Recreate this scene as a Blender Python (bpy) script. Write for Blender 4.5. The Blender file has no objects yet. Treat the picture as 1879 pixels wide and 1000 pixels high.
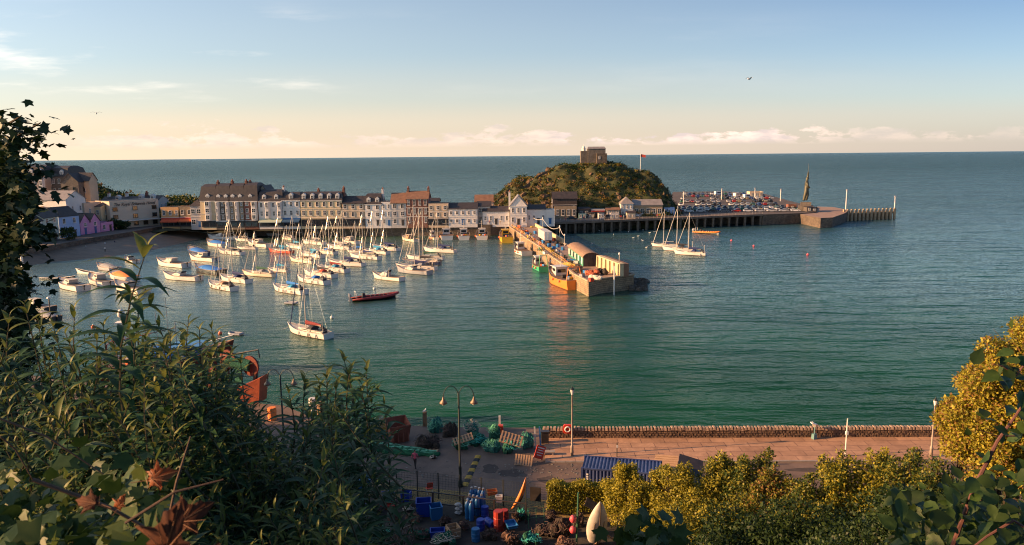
import bpy, math, random
import numpy as np
from mathutils import Matrix, Vector, Euler
PI = math.pi
R = math.radians
random.seed(7)
rng = np.random.default_rng(11)
SC = bpy.context.scene
COL = SC.collection

# ------------------------------------------------------------------ camera
CAMZ = 31.0
FPX = 1350.0
cam_d = bpy.data.cameras.new('camera')
cam_d.sensor_width = 36.0
cam_d.lens = 36.0 * FPX / 1879.0
cam_d.clip_start = 0.1
cam_d.clip_end = 400000.0
cam = bpy.data.objects.new('camera', cam_d)
COL.objects.link(cam)
CAMROT = (Matrix.Rotation(R(90 - 9.01), 3, 'X') @ Matrix.Rotation(R(-0.55), 3, 'Z'))
cam.matrix_world = Matrix.Translation((0, 0, CAMZ)) @ CAMROT.to_4x4()
SC.camera = cam
cam_d.dof.use_dof = True
cam_d.dof.focus_distance = 60.0
cam_d.dof.aperture_fstop = 9.0

# ------------------------------------------------------------------ world, sun, exposure
SUN_EL = R(17.0)
SUN_DIR = Vector((-1.0, -0.14, 0.0)).normalized()      # horizontal direction towards the sun
SUN_VEC = Vector((SUN_DIR.x * math.cos(SUN_EL), SUN_DIR.y * math.cos(SUN_EL), math.sin(SUN_EL)))
w = bpy.data.worlds.new("World")
SC.world = w
w.use_nodes = True
nt = w.node_tree
for n in list(nt.nodes): nt.nodes.remove(n)
def WN(t, **k):
    n = nt.nodes.new(t)
    for a, b in k.items(): setattr(n, a, b)
    return n
sky = WN('ShaderNodeTexSky', sky_type='NISHITA', sun_disc=False)
sky.sun_elevation = SUN_EL
sky.sun_rotation = math.atan2(SUN_DIR.x, SUN_DIR.y)
sky.altitude = 30.0
sky.air_density = 1.0
sky.dust_density = 1.0
sky.ozone_density = 2.2
bg = WN('ShaderNodeBackground')
bg.inputs['Strength'].default_value = 0.10
out = WN('ShaderNodeOutputWorld')
tc = WN('ShaderNodeTexCoord')
sep = WN('ShaderNodeSeparateXYZ')
nt.links.new(tc.outputs['Generated'], sep.inputs[0])
def wmath(op, a, b=None, c=None, clamp=False):
    n = WN('ShaderNodeMath', operation=op, use_clamp=clamp)
    for i, s in enumerate((a, b, c)):
        if s is None: continue
        if isinstance(s, (int, float)): n.inputs[i].default_value = s
        else: nt.links.new(s, n.inputs[i])
    return n.outputs[0]
def wramp(fac, stops, interp='EASE'):
    r = WN('ShaderNodeValToRGB'); r.color_ramp.interpolation = interp
    el = r.color_ramp.elements
    while len(el) < len(stops): el.new(0.5)
    for e, (p, c) in zip(el, stops):
        e.position = p; e.color = (c, c, c, 1)
    nt.links.new(fac, r.inputs[0])
    return r.outputs[0]
# clouds: azimuth a = x / y, elevation e = z / y   (the view is towards +y)
az = wmath('DIVIDE', sep.outputs[0], wmath('MAXIMUM', sep.outputs[1], 0.05))
el_ = wmath('DIVIDE', sep.outputs[2], wmath('MAXIMUM', sep.outputs[1], 0.05))
def wnoise(sx, sy, scale, detail, rough=0.55, off=0.0):
    c = WN('ShaderNodeCombineXYZ')
    nt.links.new(wmath('MULTIPLY', az, sx), c.inputs[0])
    nt.links.new(wmath('MULTIPLY', el_, sy), c.inputs[1])
    c.inputs[2].default_value = off
    n = WN('ShaderNodeTexNoise'); n.inputs['Scale'].default_value = scale
    n.inputs['Detail'].default_value = detail; n.inputs['Roughness'].default_value = rough
    nt.links.new(c.outputs[0], n.inputs['Vector'])
    return n.outputs['Fac']
# low cumulus bank just over the horizon: higher to the middle and right
n1 = wnoise(15, 42, 1.0, 8, 0.62, 1.3)
nbase = wnoise(3.0, 3.0, 1.0, 2, 0.5, 4.2)
hgt = wmath('MULTIPLY_ADD', nbase, 0.055, 0.012)             # top of the bank
inb = wmath('SUBTRACT', hgt, el_)
bank = wmath('MULTIPLY_ADD', inb, 9.0, n1)
bank = wramp(bank, [(0.58, 0), (0.66, 1)])
bank = wmath('MULTIPLY', bank, wramp(el_, [(0.012, 0), (0.02, 1)], 'LINEAR'))
azm = wramp(wmath('MULTIPLY_ADD', az, 0.7, 0.5), [(0.06, 0.15), (0.16, 0.5), (0.35, 0.45), (0.52, 0.5), (0.57, 1.0), (0.74, 0.9), (0.82, 0.35), (1.0, 0.2)])
bank = wmath('MULTIPLY', bank, azm)
# thin high cirrus streaks on the left
c1 = wnoise(2.2, 16, 1.0, 6, 0.62, 7.7)
cir = wramp(c1, [(0.46, 0), (0.68, 1)])
cm = wramp(el_, [(0.06, 0), (0.10, 0.9), (0.165, 0.9), (0.20, 0.05)])
ca = wramp(wmath('MULTIPLY_ADD', az, 0.7, 0.5), [(0.0, 1), (0.28, 0.85), (0.36, 0.1), (1.0, 0.0)])
cir = wmath('MULTIPLY', wmath('MULTIPLY', cir, cm), ca)
hsv = WN('ShaderNodeHueSaturation')
hsv.inputs['Saturation'].default_value = 0.82
hsv.inputs['Value'].default_value = 0.86
nt.links.new(sky.outputs[0], hsv.inputs['Color'])
# warm evening murk low over the sea, thickest towards the sun
murk = WN('ShaderNodeMixRGB', blend_type='MIX')
mk = wramp(el_, [(0.0, 0.92), (0.04, 0.66), (0.08, 0.27), (0.14, 0.06), (0.28, 0.0)])
mz = wramp(wmath('MULTIPLY_ADD', az, 0.6, 0.5), [(0.0, 1.0), (0.5, 0.92), (1.0, 0.72)])
nt.links.new(wmath('MULTIPLY', mk, mz), murk.inputs['Fac'])
deepb = WN('ShaderNodeMixRGB', blend_type='MULTIPLY')
nt.links.new(wmath('MULTIPLY', wramp(wmath('MULTIPLY_ADD', az, 0.6, 0.5), [(0.3, 0.0), (0.95, 1.0)]), wramp(el_, [(0.0, 0.3), (0.3, 1.0)])), deepb.inputs['Fac'])
nt.links.new(hsv.outputs[0], deepb.inputs['Color1']); deepb.inputs['Color2'].default_value = (0.36, 0.50, 0.68, 1)
nt.links.new(deepb.outputs[0], murk.inputs['Color1'])
tint = WN('ShaderNodeValToRGB'); te = tint.color_ramp.elements
te[0].position = 0.1; te[0].color = (5.5, 4.2, 2.95, 1); te[1].position = 0.95; te[1].color = (3.6, 3.0, 2.6, 1)
nt.links.new(wmath('MULTIPLY_ADD', az, 0.6, 0.5), tint.inputs[0])
nt.links.new(tint.outputs[0], murk.inputs['Color2'])
mixh = WN('ShaderNodeMixRGB', blend_type='MIX')
nt.links.new(bank, mixh.inputs['Fac'])
nt.links.new(murk.outputs[0], mixh.inputs['Color1'])
cshade = WN('ShaderNodeValToRGB'); ce = cshade.color_ramp.elements
ce[0].position = 0.40; ce[0].color = (4.0, 3.3, 3.1, 1); ce[1].position = 0.60; ce[1].color = (6.3, 4.75, 4.0, 1)
nt.links.new(wnoise(16, 60, 1.0, 5, 0.6, 9.1), cshade.inputs[0])
nt.links.new(cshade.outputs[0], mixh.inputs['Color2'])
mix2 = WN('ShaderNodeMixRGB', blend_type='MIX')
nt.links.new(wmath('MULTIPLY', cir, 0.8), mix2.inputs['Fac'])
nt.links.new(mixh.outputs[0], mix2.inputs['Color1'])
mix2.inputs['Color2'].default_value = (7.6, 6.6, 5.6, 1)
nt.links.new(mix2.outputs[0], bg.inputs['Color'])
nt.links.new(bg.outputs[0], out.inputs['Surface'])
sun_l = bpy.data.lights.new('sun', 'SUN')
sun_l.energy = 5.0
sun_l.angle = R(0.6)
sun_l.color = (1.0, 0.56, 0.26)
sun = bpy.data.objects.new('sun', sun_l)
COL.objects.link(sun)
sun.rotation_euler = (-SUN_VEC).to_track_quat('-Z', 'Y').to_euler()
SC.view_settings.view_transform = 'Standard'
SC.view_settings.look = 'None'
SC.view_settings.exposure = 1.15
SC.view_settings.gamma = 1.0
SC.cycles.filter_width = 1.1
SC.cycles.max_bounces = 6
SC.cycles.use_denoising = True
SC.cycles.sample_clamp_indirect = 4.0

# ------------------------------------------------------------------ surveying helpers
def ray(px, py):
    return (CAMROT @ Vector(((px - 939.5) / FPX, -(py - 500.0) / FPX, -1.0)))
def P(px, py, z=0.0):
    "world point on the level z seen at a photo pixel (for measuring the site off the photograph)"
    d = ray(px, py); t = (z - CAMZ) / d.z
    return Vector((d.x * t, d.y * t, z))
def Q(px, py, y):
    "world point in the vertical plane at distance y"
    d = ray(px, py); t = y / d.y
    return Vector((d.x * t, y, CAMZ + d.z * t))

# ------------------------------------------------------------------ object helpers
def link(o, parent=None):
    COL.objects.link(o)
    if parent is not None: o.parent = parent
    return o
def tag(o, label=None, cat=None, group=None, kind=None):
    if label: o['label'] = label
    if cat: o['category'] = cat
    if group: o['group'] = group
    if kind: o['kind'] = kind
    return o
def empty(name, loc, rz=0.0, label=None, cat=None, group=None, scale=1.0):
    o = bpy.data.objects.new(name, None)
    o.empty_display_size = 0.3
    o.location = loc; o.rotation_euler = (0, 0, rz)
    if scale != 1.0: o.scale = (scale,) * 3 if not isinstance(scale, tuple) else scale
    link(o)
    return tag(o, label, cat, group)
def rot2(x, y, a):
    c, s = math.cos(a), math.sin(a)
    return x * c - y * s, x * s + y * c

class MB:
    def __init__(s): s.v = []; s.f = []; s.m = []
    def add(s, vs, fs, m=0):
        b = len(s.v); s.v.extend([tuple(p) for p in vs])
        for f in fs: s.f.append(tuple(b + i for i in f)); s.m.append(m)
        return s
    def box(s, c, d, rz=0.0, m=0, taper=1.0, rx=0.0, ry=0.0):
        hx, hy, hz = d[0] / 2, d[1] / 2, d[2] / 2
        vs = []
        E = Euler((rx, ry, rz)).to_matrix() if (rx or ry) else None
        for z in (-1, 1):
            k = taper if z > 0 else 1.0
            for x, y in ((-1, -1), (1, -1), (1, 1), (-1, 1)):
                px, py, pz = x * hx * k, y * hy * k, z * hz
                if E is not None:
                    q = E @ Vector((px, py, pz)); px, py, pz = q
                else:
                    px, py = rot2(px, py, rz)
                vs.append((c[0] + px, c[1] + py, c[2] + pz))
        return s.add(vs, [(3, 2, 1, 0), (4, 5, 6, 7), (0, 1, 5, 4), (1, 2, 6, 5), (2, 3, 7, 6), (3, 0, 4, 7)], m)
    def tube(s, pts, r, n=6, m=0, cap=True):
        pts = [Vector(p) for p in pts]
        if not isinstance(r, (list, tuple)): r = [r] * len(pts)
        vs = []; fs = []
        up0 = None
        for i, p in enumerate(pts):
            a = pts[min(i + 1, len(pts) - 1)] - pts[max(i - 1, 0)]
            if a.length < 1e-9: a = Vector((0, 0, 1))
            a.normalize()
            if up0 is None:
                up0 = Vector((0, 0, 1)) if abs(a.z) < 0.9 else Vector((1, 0, 0))
            u = a.cross(up0)
            if u.length < 1e-4: u = a.cross(Vector((0.3, 1, 0.2)))
            u.normalize(); w_ = u.cross(a).normalized(); up0 = w_
            for k in range(n):
                t = 2 * PI * k / n
                q = p + (u * math.cos(t) + w_ * math.sin(t)) * r[i]
                vs.append(tuple(q))
        for i in range(len(pts) - 1):
            for k in range(n):
                a = i * n + k; b = i * n + (k + 1) % n
                fs.append((a, b, b + n, a + n))
        if cap:
            fs.append(tuple(range(n))[::-1]); fs.append(tuple((len(pts) - 1) * n + k for k in range(n)))
        return s.add(vs, fs, m)
    def prism(s, poly, z0, z1, m=0, mtop=None, top=True):
        n = len(poly)
        vs = [(p[0], p[1], z0) for p in poly] + [(p[0], p[1], z1) for p in poly]
        fs = [(i, (i + 1) % n, (i + 1) % n + n, i + n) for i in range(n)]
        s.add(vs, fs, m)
        if top: s.add(vs[n:], [tuple(range(n))], m if mtop is None else mtop)
        s.add(vs[:n], [tuple(range(n))[::-1]], m)
        return s
    def loft(s, rings, m=0, closed=True, cap0=True, cap1=True):
        n = len(rings[0]); vs = [p for r_ in rings for p in r_]; fs = []
        for i in range(len(rings) - 1):
            for k in range(n if closed else n - 1):
                a = i * n + k; b = i * n + (k + 1) % n
                fs.append((a, b, b + n, a + n))
        if cap0: fs.append(tuple(range(n))[::-1])
        if cap1: fs.append(tuple((len(rings) - 1) * n + k for k in range(n)))
        return s.add(vs, fs, m)
    def lathe(s, prof, c=(0, 0, 0), n=12, m=0):
        rings = [[(c[0] + r_ * math.cos(2 * PI * k / n), c[1] + r_ * math.sin(2 * PI * k / n), c[2] + z) for k in range(n)] for r_, z in prof]
        return s.loft(rings, m)
    def blob(s, c, d, seed=0, n=10, jag=0.15, m=0):
        rr = random.Random(seed); rings = []
        nz = max(4, n // 2)
        for i in range(nz + 1):
            t = -PI / 2 + PI * i / nz
            ring = []
            for k in range(n):
                a = 2 * PI * k / n; j = 1 + rr.uniform(-jag, jag)
                ring.append((c[0] + d[0] / 2 * max(0.03, math.cos(t)) * math.cos(a) * j, c[1] + d[1] / 2 * max(0.03, math.cos(t)) * math.sin(a) * j, c[2] + d[2] / 2 * math.sin(t) * j))
            rings.append(ring)
        return s.loft(rings, m)
    def xf(s, M):
        s.v = [tuple(M @ Vector(p)) for p in s.v]; return s
    def mesh(s, name, mats, smooth=False):
        me = bpy.data.meshes.new(name)
        me.from_pydata(s.v, [], s.f)
        for m_ in (mats if isinstance(mats, (list, tuple)) else [mats]): me.materials.append(m_)
        if any(s.m): me.polygons.foreach_set('material_index', s.m)
        if smooth: me.polygons.foreach_set('use_smooth', [True] * len(s.f))
        me.update()
        return me
    def build(s, name, mats, parent=None, smooth=False):
        return link(bpy.data.objects.new(name, s.mesh(name, mats, smooth)), parent)

def np_mesh(name, V, F, mats, parent=None, mi=None, smooth=False):
    "V (n,3) F (m,k) arrays, quick"
    me = bpy.data.meshes.new(name)
    me.vertices.add(len(V)); me.vertices.foreach_set('co', np.asarray(V, dtype=np.float32).ravel())
    F = np.asarray(F, dtype=np.int32); m_, k = F.shape
    me.loops.add(m_ * k); me.loops.foreach_set('vertex_index', F.ravel())
    me.polygons.add(m_)
    me.polygons.foreach_set('loop_start', np.arange(0, m_ * k, k, dtype=np.int32))
    me.polygons.foreach_set('loop_total', np.full(m_, k, dtype=np.int32))
    for mm in (mats if isinstance(mats, (list, tuple)) else [mats]): me.materials.append(mm)
    if mi is not None: me.polygons.foreach_set('material_index', np.asarray(mi, dtype=np.int32))
    if smooth: me.polygons.foreach_set('use_smooth', np.ones(m_, dtype=bool))
    me.update(calc_edges=True)
    return link(bpy.data.objects.new(name, me), parent)

# ------------------------------------------------------------------ materials
MATS = {}
def mat(name, col, rough=0.7, var=0.0, scale=3.0, metal=0.0, bump=0.0, bscale=None, spec=0.5, col2=None, tr=0.0, detail=5.0, stretch=None):
    "plain procedural surface: a base colour broken up by noise, with optional bump"
    if name in MATS: return MATS[name]
    m = bpy.data.materials.new(name); m.use_nodes = True
    t = m.node_tree; b = t.nodes['Principled BSDF']
    b.inputs['Roughness'].default_value = rough
    b.inputs['Metallic'].default_value = metal
    b.inputs['Specular IOR Level'].default_value = spec
    c = (col[0], col[1], col[2], 1)
    if var > 0 or col2 is not None or bump > 0:
        g = t.nodes.new('ShaderNodeTexCoord')
        vec = g.outputs['Object']
        if stretch:
            mp = t.nodes.new('ShaderNodeMapping'); mp.inputs['Scale'].default_value = stretch
            t.links.new(vec, mp.inputs[0]); vec = mp.outputs[0]
        nz = t.nodes.new('ShaderNodeTexNoise'); nz.inputs['Scale'].default_value = scale; nz.inputs['Detail'].default_value = detail
        nz.inputs['Roughness'].default_value = 0.65
        t.links.new(vec, nz.inputs['Vector'])
        rp = t.nodes.new('ShaderNodeValToRGB')
        rp.color_ramp.elements[0].position = 0.32; rp.color_ramp.elements[1].position = 0.68
        c2 = col2 if col2 is not None else tuple(min(1, x * (1 + var)) for x in col)
        c1 = col if col2 is not None else tuple(x * (1 - var) for x in col)
        rp.color_ramp.elements[0].color = (*c1, 1); rp.color_ramp.elements[1].color = (*c2, 1)
        t.links.new(nz.outputs['Fac'], rp.inputs[0])
        t.links.new(rp.outputs[0], b.inputs['Base Color'])
        if bump > 0:
            nb = t.nodes.new('ShaderNodeTexNoise'); nb.inputs['Scale'].default_value = bscale or scale * 2; nb.inputs['Detail'].default_value = 6
            t.links.new(vec, nb.inputs['Vector'])
            bp = t.nodes.new('ShaderNodeBump'); bp.inputs['Strength'].default_value = bump; bp.inputs['Distance'].default_value = 0.1
            t.links.new(nb.outputs['Fac'], bp.inputs['Height']); t.links.new(bp.outputs[0], b.inputs['Normal'])
    else:
        b.inputs['Base Color'].default_value = c
    if tr > 0:
        ou = t.nodes['Material Output']
        tl = t.nodes.new('ShaderNodeBsdfTranslucent'); mx = t.nodes.new('ShaderNodeMixShader'); mx.inputs[0].default_value = tr
        src = b.inputs['Base Color'].links[0].from_socket if b.inputs['Base Color'].is_linked else None
        if src: t.links.new(src, tl.inputs['Color'])
        else: tl.inputs['Color'].default_value = c
        t.links.new(b.outputs[0], mx.inputs[1]); t.links.new(tl.outputs[0], mx.inputs[2]); t.links.new(mx.outputs[0], ou.inputs['Surface'])
    MATS[name] = m
    return m
def blockmat(name, c1, c2, mortar, bw, bh, rough=0.85, ms=0.02, bump=0.5, wallish=True, dirt=0.25):
    "masonry / paving: brick texture on object coordinates, broken up by noise; wallish: u runs along x+y, v up z"
    if name in MATS: return MATS[name]
    m = bpy.data.materials.new(name); m.use_nodes = True
    t = m.node_tree; b = t.nodes['Principled BSDF']; b.inputs['Roughness'].default_value = rough
    g = t.nodes.new('ShaderNodeTexCoord'); vec = g.outputs['Object']
    if wallish:
        sp = t.nodes.new('ShaderNodeSeparateXYZ'); t.links.new(vec, sp.inputs[0])
        ad = t.nodes.new('ShaderNodeMath'); t.links.new(sp.outputs[0], ad.inputs[0]); t.links.new(sp.outputs[1], ad.inputs[1])
        cb = t.nodes.new('ShaderNodeCombineXYZ'); t.links.new(ad.outputs[0], cb.inputs[0]); t.links.new(sp.outputs[2], cb.inputs[1]); vv = cb.outputs[0]
    else: vv = vec
    br = t.nodes.new('ShaderNodeTexBrick')
    br.inputs['Scale'].default_value = 1.0
    br.inputs['Brick Width'].default_value = bw; br.inputs['Row Height'].default_value = bh
    br.inputs['Mortar Size'].default_value = ms; br.inputs['Mortar Smooth'].default_value = 0.3
    br.inputs['Color1'].default_value = (*c1, 1); br.inputs['Color2'].default_value = (*c2, 1); br.inputs['Mortar'].default_value = (*mortar, 1)
    t.links.new(vv, br.inputs['Vector'])
    nz = t.nodes.new('ShaderNodeTexNoise'); nz.inputs['Scale'].default_value = 0.6; nz.inputs['Detail'].default_value = 8; nz.inputs['Roughness'].default_value = 0.7
    t.links.new(vec, nz.inputs['Vector'])
    mr = t.nodes.new('ShaderNodeMapRange'); mr.inputs['From Min'].default_value = 0.3; mr.inputs['From Max'].default_value = 0.7
    mr.inputs['To Min'].default_value = 1 - dirt; mr.inputs['To Max'].default_value = 1 + dirt
    t.links.new(nz.outputs['Fac'], mr.inputs['Value'])
    mu = t.nodes.new('ShaderNodeMixRGB'); mu.blend_type = 'MULTIPLY'; mu.inputs['Fac'].default_value = 1
    t.links.new(br.outputs['Color'], mu.inputs['Color1']); t.links.new(mr.outputs[0], mu.inputs['Color2'])
    t.links.new(mu.outputs[0], b.inputs['Base Color'])
    bp = t.nodes.new('ShaderNodeBump'); bp.inputs['Strength'].default_value = bump; bp.inputs['Distance'].default_value = 0.03
    bp.invert = True
    t.links.new(br.outputs['Fac'], bp.inputs['Height']); t.links.new(bp.outputs[0], b.inputs['Normal'])
    MATS[name] = m
    return m

ORD = 'first second third fourth fifth sixth seventh eighth ninth tenth eleventh twelfth thirteenth fourteenth fifteenth sixteenth seventeenth eighteenth nineteenth twentieth twenty-first twenty-second twenty-third twenty-fourth twenty-fifth twenty-sixth twenty-seventh twenty-eighth twenty-ninth thirtieth thirty-first thirty-second thirty-third thirty-fourth thirty-fifth thirty-sixth thirty-seventh thirty-eighth thirty-ninth fortieth forty-first forty-second forty-third forty-fourth forty-fifth'.split()
# ================================================================== THE SETTING
def seamat():
    m = bpy.data.materials.new('sea_water'); m.use_nodes = True
    t = m.node_tree; b = t.nodes['Principled BSDF']
    g = t.nodes.new('ShaderNodeNewGeometry')
    def N(typ, **k):
        n = t.nodes.new(typ)
        for a, c in k.items(): setattr(n, a, c)
        return n
    def noise(scale, detail, rot, st, rough=0.6):
        mp = N('ShaderNodeMapping'); mp.inputs['Rotation'].default_value = (0, 0, rot); mp.inputs['Scale'].default_value = st
        t.links.new(g.outputs['Position'], mp.inputs[0])
        n = N('ShaderNodeTexNoise'); n.inputs['Scale'].default_value = scale; n.inputs['Detail'].default_value = detail; n.inputs['Roughness'].default_value = rough
        t.links.new(mp.outputs[0], n.inputs['Vector']); return n.outputs['Fac']
    def M(op, a, b_, c=None):
        n = N('ShaderNodeMath', operation=op)
        for i, s in enumerate((a, b_, c)):
            if s is None: continue
            if isinstance(s, (int, float)): n.inputs[i].default_value = s
            else: t.links.new(s, n.inputs[i])
        return n.outputs[0]
    sp = N('ShaderNodeSeparateXYZ'); t.links.new(g.outputs['Position'], sp.inputs[0])
    # the water's own colour: silty in the shallow harbour, green in the channel, blue-green out at sea
    mr = N('ShaderNodeMapRange'); mr.inputs['From Min'].default_value = 90; mr.inputs['From Max'].default_value = 340; t.links.new(sp.outputs[1], mr.inputs['Value'])
    deep = N('ShaderNodeMixRGB'); deep.inputs['Color1'].default_value = (0.006, 0.060, 0.026, 1); deep.inputs['Color2'].default_value = (0.021, 0.060, 0.071, 1)
    t.links.new(mr.outputs[0], deep.inputs['Fac'])
    big = noise(0.02, 5, 0.4, (1, 1.6, 1))
    hx = N('ShaderNodeMapRange'); hx.inputs['From Min'].default_value = 20; hx.inputs['From Max'].default_value = -70; t.links.new(sp.outputs[0], hx.inputs['Value'])
    hy = N('ShaderNodeMapRange'); hy.inputs['From Min'].default_value = 340; hy.inputs['From Max'].default_value = 300; t.links.new(sp.outputs[1], hy.inputs['Value'])
    hy2 = N('ShaderNodeMapRange'); hy2.inputs['From Min'].default_value = 100; hy2.inputs['From Max'].default_value = 190; t.links.new(sp.outputs[1], hy2.inputs['Value'])
    sh = M('MULTIPLY', M('MULTIPLY', hx.outputs[0], hy.outputs[0]), hy2.outputs[0])
    shal = N('ShaderNodeMixRGB'); t.links.new(sh, shal.inputs['Fac']); t.links.new(deep.outputs[0], shal.inputs['Color1']); shal.inputs['Color2'].default_value = (0.034, 0.066, 0.040, 1)
    br = N('ShaderNodeMapRange'); br.inputs['From Min'].default_value = 0.35; br.inputs['From Max'].default_value = 0.65; br.inputs['To Min'].default_value = 0.72; br.inputs['To Max'].default_value = 1.28
    t.links.new(big, br.inputs['Value'])
    mu = N('ShaderNodeMixRGB', blend_type='MULTIPLY'); mu.inputs['Fac'].default_value = 1; t.links.new(shal.outputs[0], mu.inputs['Color1']); t.links.new(br.outputs[0], mu.inputs['Color2'])
    # waves: fine ripples everywhere, longer swell outside the pier
    r1 = noise(1.15, 5, 0.45, (1, 2.1, 1), 0.62)
    r2 = noise(0.30, 4, 0.30, (1, 2.6, 1), 0.6)
    r3 = noise(0.055, 5, 0.10, (1, 3.2, 1), 0.55)
    r4 = noise(0.012, 6, -0.04, (1, 3.6, 1), 0.62)
    sea = N('ShaderNodeMapRange'); sea.inputs['From Min'].default_value = 180; sea.inputs['From Max'].default_value = 420; t.links.new(sp.outputs[1], sea.inputs['Value'])
    opn = N('ShaderNodeMapRange'); opn.inputs['From Min'].default_value = -60; opn.inputs['From Max'].default_value = 50; opn.inputs['To Min'].default_value = 0.22; t.links.new(sp.outputs[0], opn.inputs['Value'])
    opn = M('MAXIMUM', opn.outputs[0], sea.outputs[0])
    h = M('ADD', M('MULTIPLY', r1, 0.13), M('MULTIPLY', r2, 0.55))
    h = M('ADD', h, M('MULTIPLY', r3, M('MULTIPLY', opn, 4.2)))
    h = M('ADD', h, M('MULTIPLY', r4, M('MULTIPLY', sea.outputs[0], 17.0)))
    bp = N('ShaderNodeBump'); bp.inputs['Strength'].default_value = 1.0; bp.inputs['Distance'].default_value = 1.0
    t.links.new(h, bp.inputs['Height'])
    df = N('ShaderNodeBsdfDiffuse'); gl = N('ShaderNodeBsdfGlossy'); gl.inputs['Roughness'].default_value = 0.20
    gl.inputs['Color'].default_value = (0.84, 1.0, 0.99, 1)
    fr = N('ShaderNodeFresnel'); fr.inputs['IOR'].default_value = 1.333
    # wave slopes turn towards the eye: a rough sea never mirrors fully at grazing angles
    far = N('ShaderNodeMapRange'); far.inputs['From Min'].default_value = 250; far.inputs['From Max'].default_value = 1500; far.inputs['To Min'].default_value = 0.95; far.inputs['To Max'].default_value = 0.55
    t.links.new(sp.outputs[1], far.inputs['Value'])
    near = N('ShaderNodeMapRange'); near.inputs['From Min'].default_value = 75; near.inputs['From Max'].default_value = 170; near.inputs['To Min'].default_value = 0.60; near.inputs['To Max'].default_value = 2.5
    t.links.new(sp.outputs[1], near.inputs['Value'])
    fac = M('MULTIPLY', M('MULTIPLY', near.outputs[0], 1.0), M('DIVIDE', fr.outputs[0], M('MULTIPLY_ADD', fr.outputs[0], 1.1, 1.0)))
    fac = M('MULTIPLY', fac, far.outputs[0])
    mx = N('ShaderNodeMixShader'); t.links.new(fac, mx.inputs[0]); t.links.new(df.outputs[0], mx.inputs[1]); t.links.new(gl.outputs[0], mx.inputs[2])
    t.links.new(mu.outputs[0], df.inputs['Color'])
    for n_ in (gl, fr): t.links.new(bp.outputs[0], n_.inputs['Normal'])
    t.links.new(mx.outputs[0], t.nodes['Material Output'].inputs['Surface'])
    t.nodes.remove(b)
    return m
sea_mat = seamat()
def ring_sheet(name, z, m):
    V = []; F = []
    rad = [0, 60, 150, 300, 600, 1200, 3000, 8000, 25000, 130000]; n = 48
    V.append((0, 0, z))
    for r_ in rad[1:]:
        for k in range(n): V.append((r_ * math.cos(2 * PI * k / n), r_ * math.sin(2 * PI * k / n), z))
    for k in range(n): F.append((0, 1 + k, 1 + (k + 1) % n))
    for i in range(len(rad) - 2):
        for k in range(n):
            a = 1 + i * n + k; b = 1 + i * n + (k + 1) % n
            F.append((a, a + n, b + n, b))
    mb = MB(); mb.add(V, F); o = mb.build(name, m)
    return o
tag(ring_sheet('sea', 0.0, sea_mat), kind='structure')

tarmac = mat('tarmac', (0.10, 0.070, 0.055), 0.8, scale=0.35, col2=(0.20, 0.135, 0.10), bump=0.25, bscale=9, detail=9)
paving = blockmat('paving_slabs', (0.43, 0.25, 0.15), (0.33, 0.185, 0.11), (0.13, 0.07, 0.05), 2.2, 1.1, 0.8, 0.03, 0.2, wallish=False, dirt=0.32)
kerbm = mat('kerb_stone', (0.30, 0.26, 0.23), 0.8, 0.2, 2.0)
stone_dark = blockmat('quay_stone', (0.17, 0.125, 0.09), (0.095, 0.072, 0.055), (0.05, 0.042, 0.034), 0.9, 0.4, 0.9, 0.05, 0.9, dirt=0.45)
stone_lit = blockmat('pier_stone', (0.34, 0.24, 0.14), (0.24, 0.165, 0.10), (0.12, 0.09, 0.06), 1.0, 0.45, 0.9, 0.05, 0.8, dirt=0.4)  # paler copy of the quay stone, sunlit tone put into its colour
concrete = mat('concrete', (0.26, 0.22, 0.18), 0.85, scale=0.8, col2=(0.38, 0.33, 0.28), bump=0.2, detail=9)
pierdeck = mat('pier_concrete', (0.24, 0.16, 0.12), 0.85, scale=0.5, col2=(0.36, 0.25, 0.19), bump=0.3, bscale=6, detail=9)

# ---- the near quay: road, pavement, kerb
ZQ = 4.0
wl0 = P(992, 806, ZQ); wl1 = P(1708, 804, ZQ)
dirw = (wl1 - wl0).normalized()                            # along the parapet
nrm = Vector((-dirw.y, dirw.x, 0))                         # towards the water
qedge = [P(992, 785, ZQ), P(800, 783, ZQ), P(600, 776, ZQ), P(520, 744, ZQ), P(330, 728, ZQ), P(160, 700, ZQ), P(-200, 660, ZQ)]
farR = wl0 + dirw * 130
qpoly = [(-140, 10), (150, 10), (farR.x, farR.y + 0.35)] + [(wl0.x, wl0.y + 0.35)] + [(p.x, p.y) for p in qedge[0:]] + [(-140, qedge[-1].y)]
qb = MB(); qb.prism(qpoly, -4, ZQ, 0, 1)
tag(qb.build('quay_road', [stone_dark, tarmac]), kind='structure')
# pavement: raised slabs from the parapet to the kerb
k0 = P(1004, 848, ZQ); kd = -(k0 - wl0).dot(nrm)
pv0 = wl0 + dirw * 0.3
pv = MB()
a = pv0; b_ = wl0 + dirw * 128
pv.prism([(a.x - nrm.x * kd, a.y - nrm.y * kd), (b_.x - nrm.x * kd, b_.y - nrm.y * kd), (b_.x, b_.y), (a.x, a.y)], ZQ - 0.3, ZQ + 0.13)
pvo = pv.build('pavement', paving); tag(pvo, kind='structure')
kb = MB()
for i in range(140):
    c = wl0 + dirw * (0.3 + 0.45 + i * 0.9) - nrm * (kd + 0.08)
    kb.box((c.x, c.y, ZQ + 0.0), (0.88, 0.155, 0.27), math.atan2(dirw.y, dirw.x))
tag(kb.build('kerb', kerbm), kind='structure')

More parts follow.
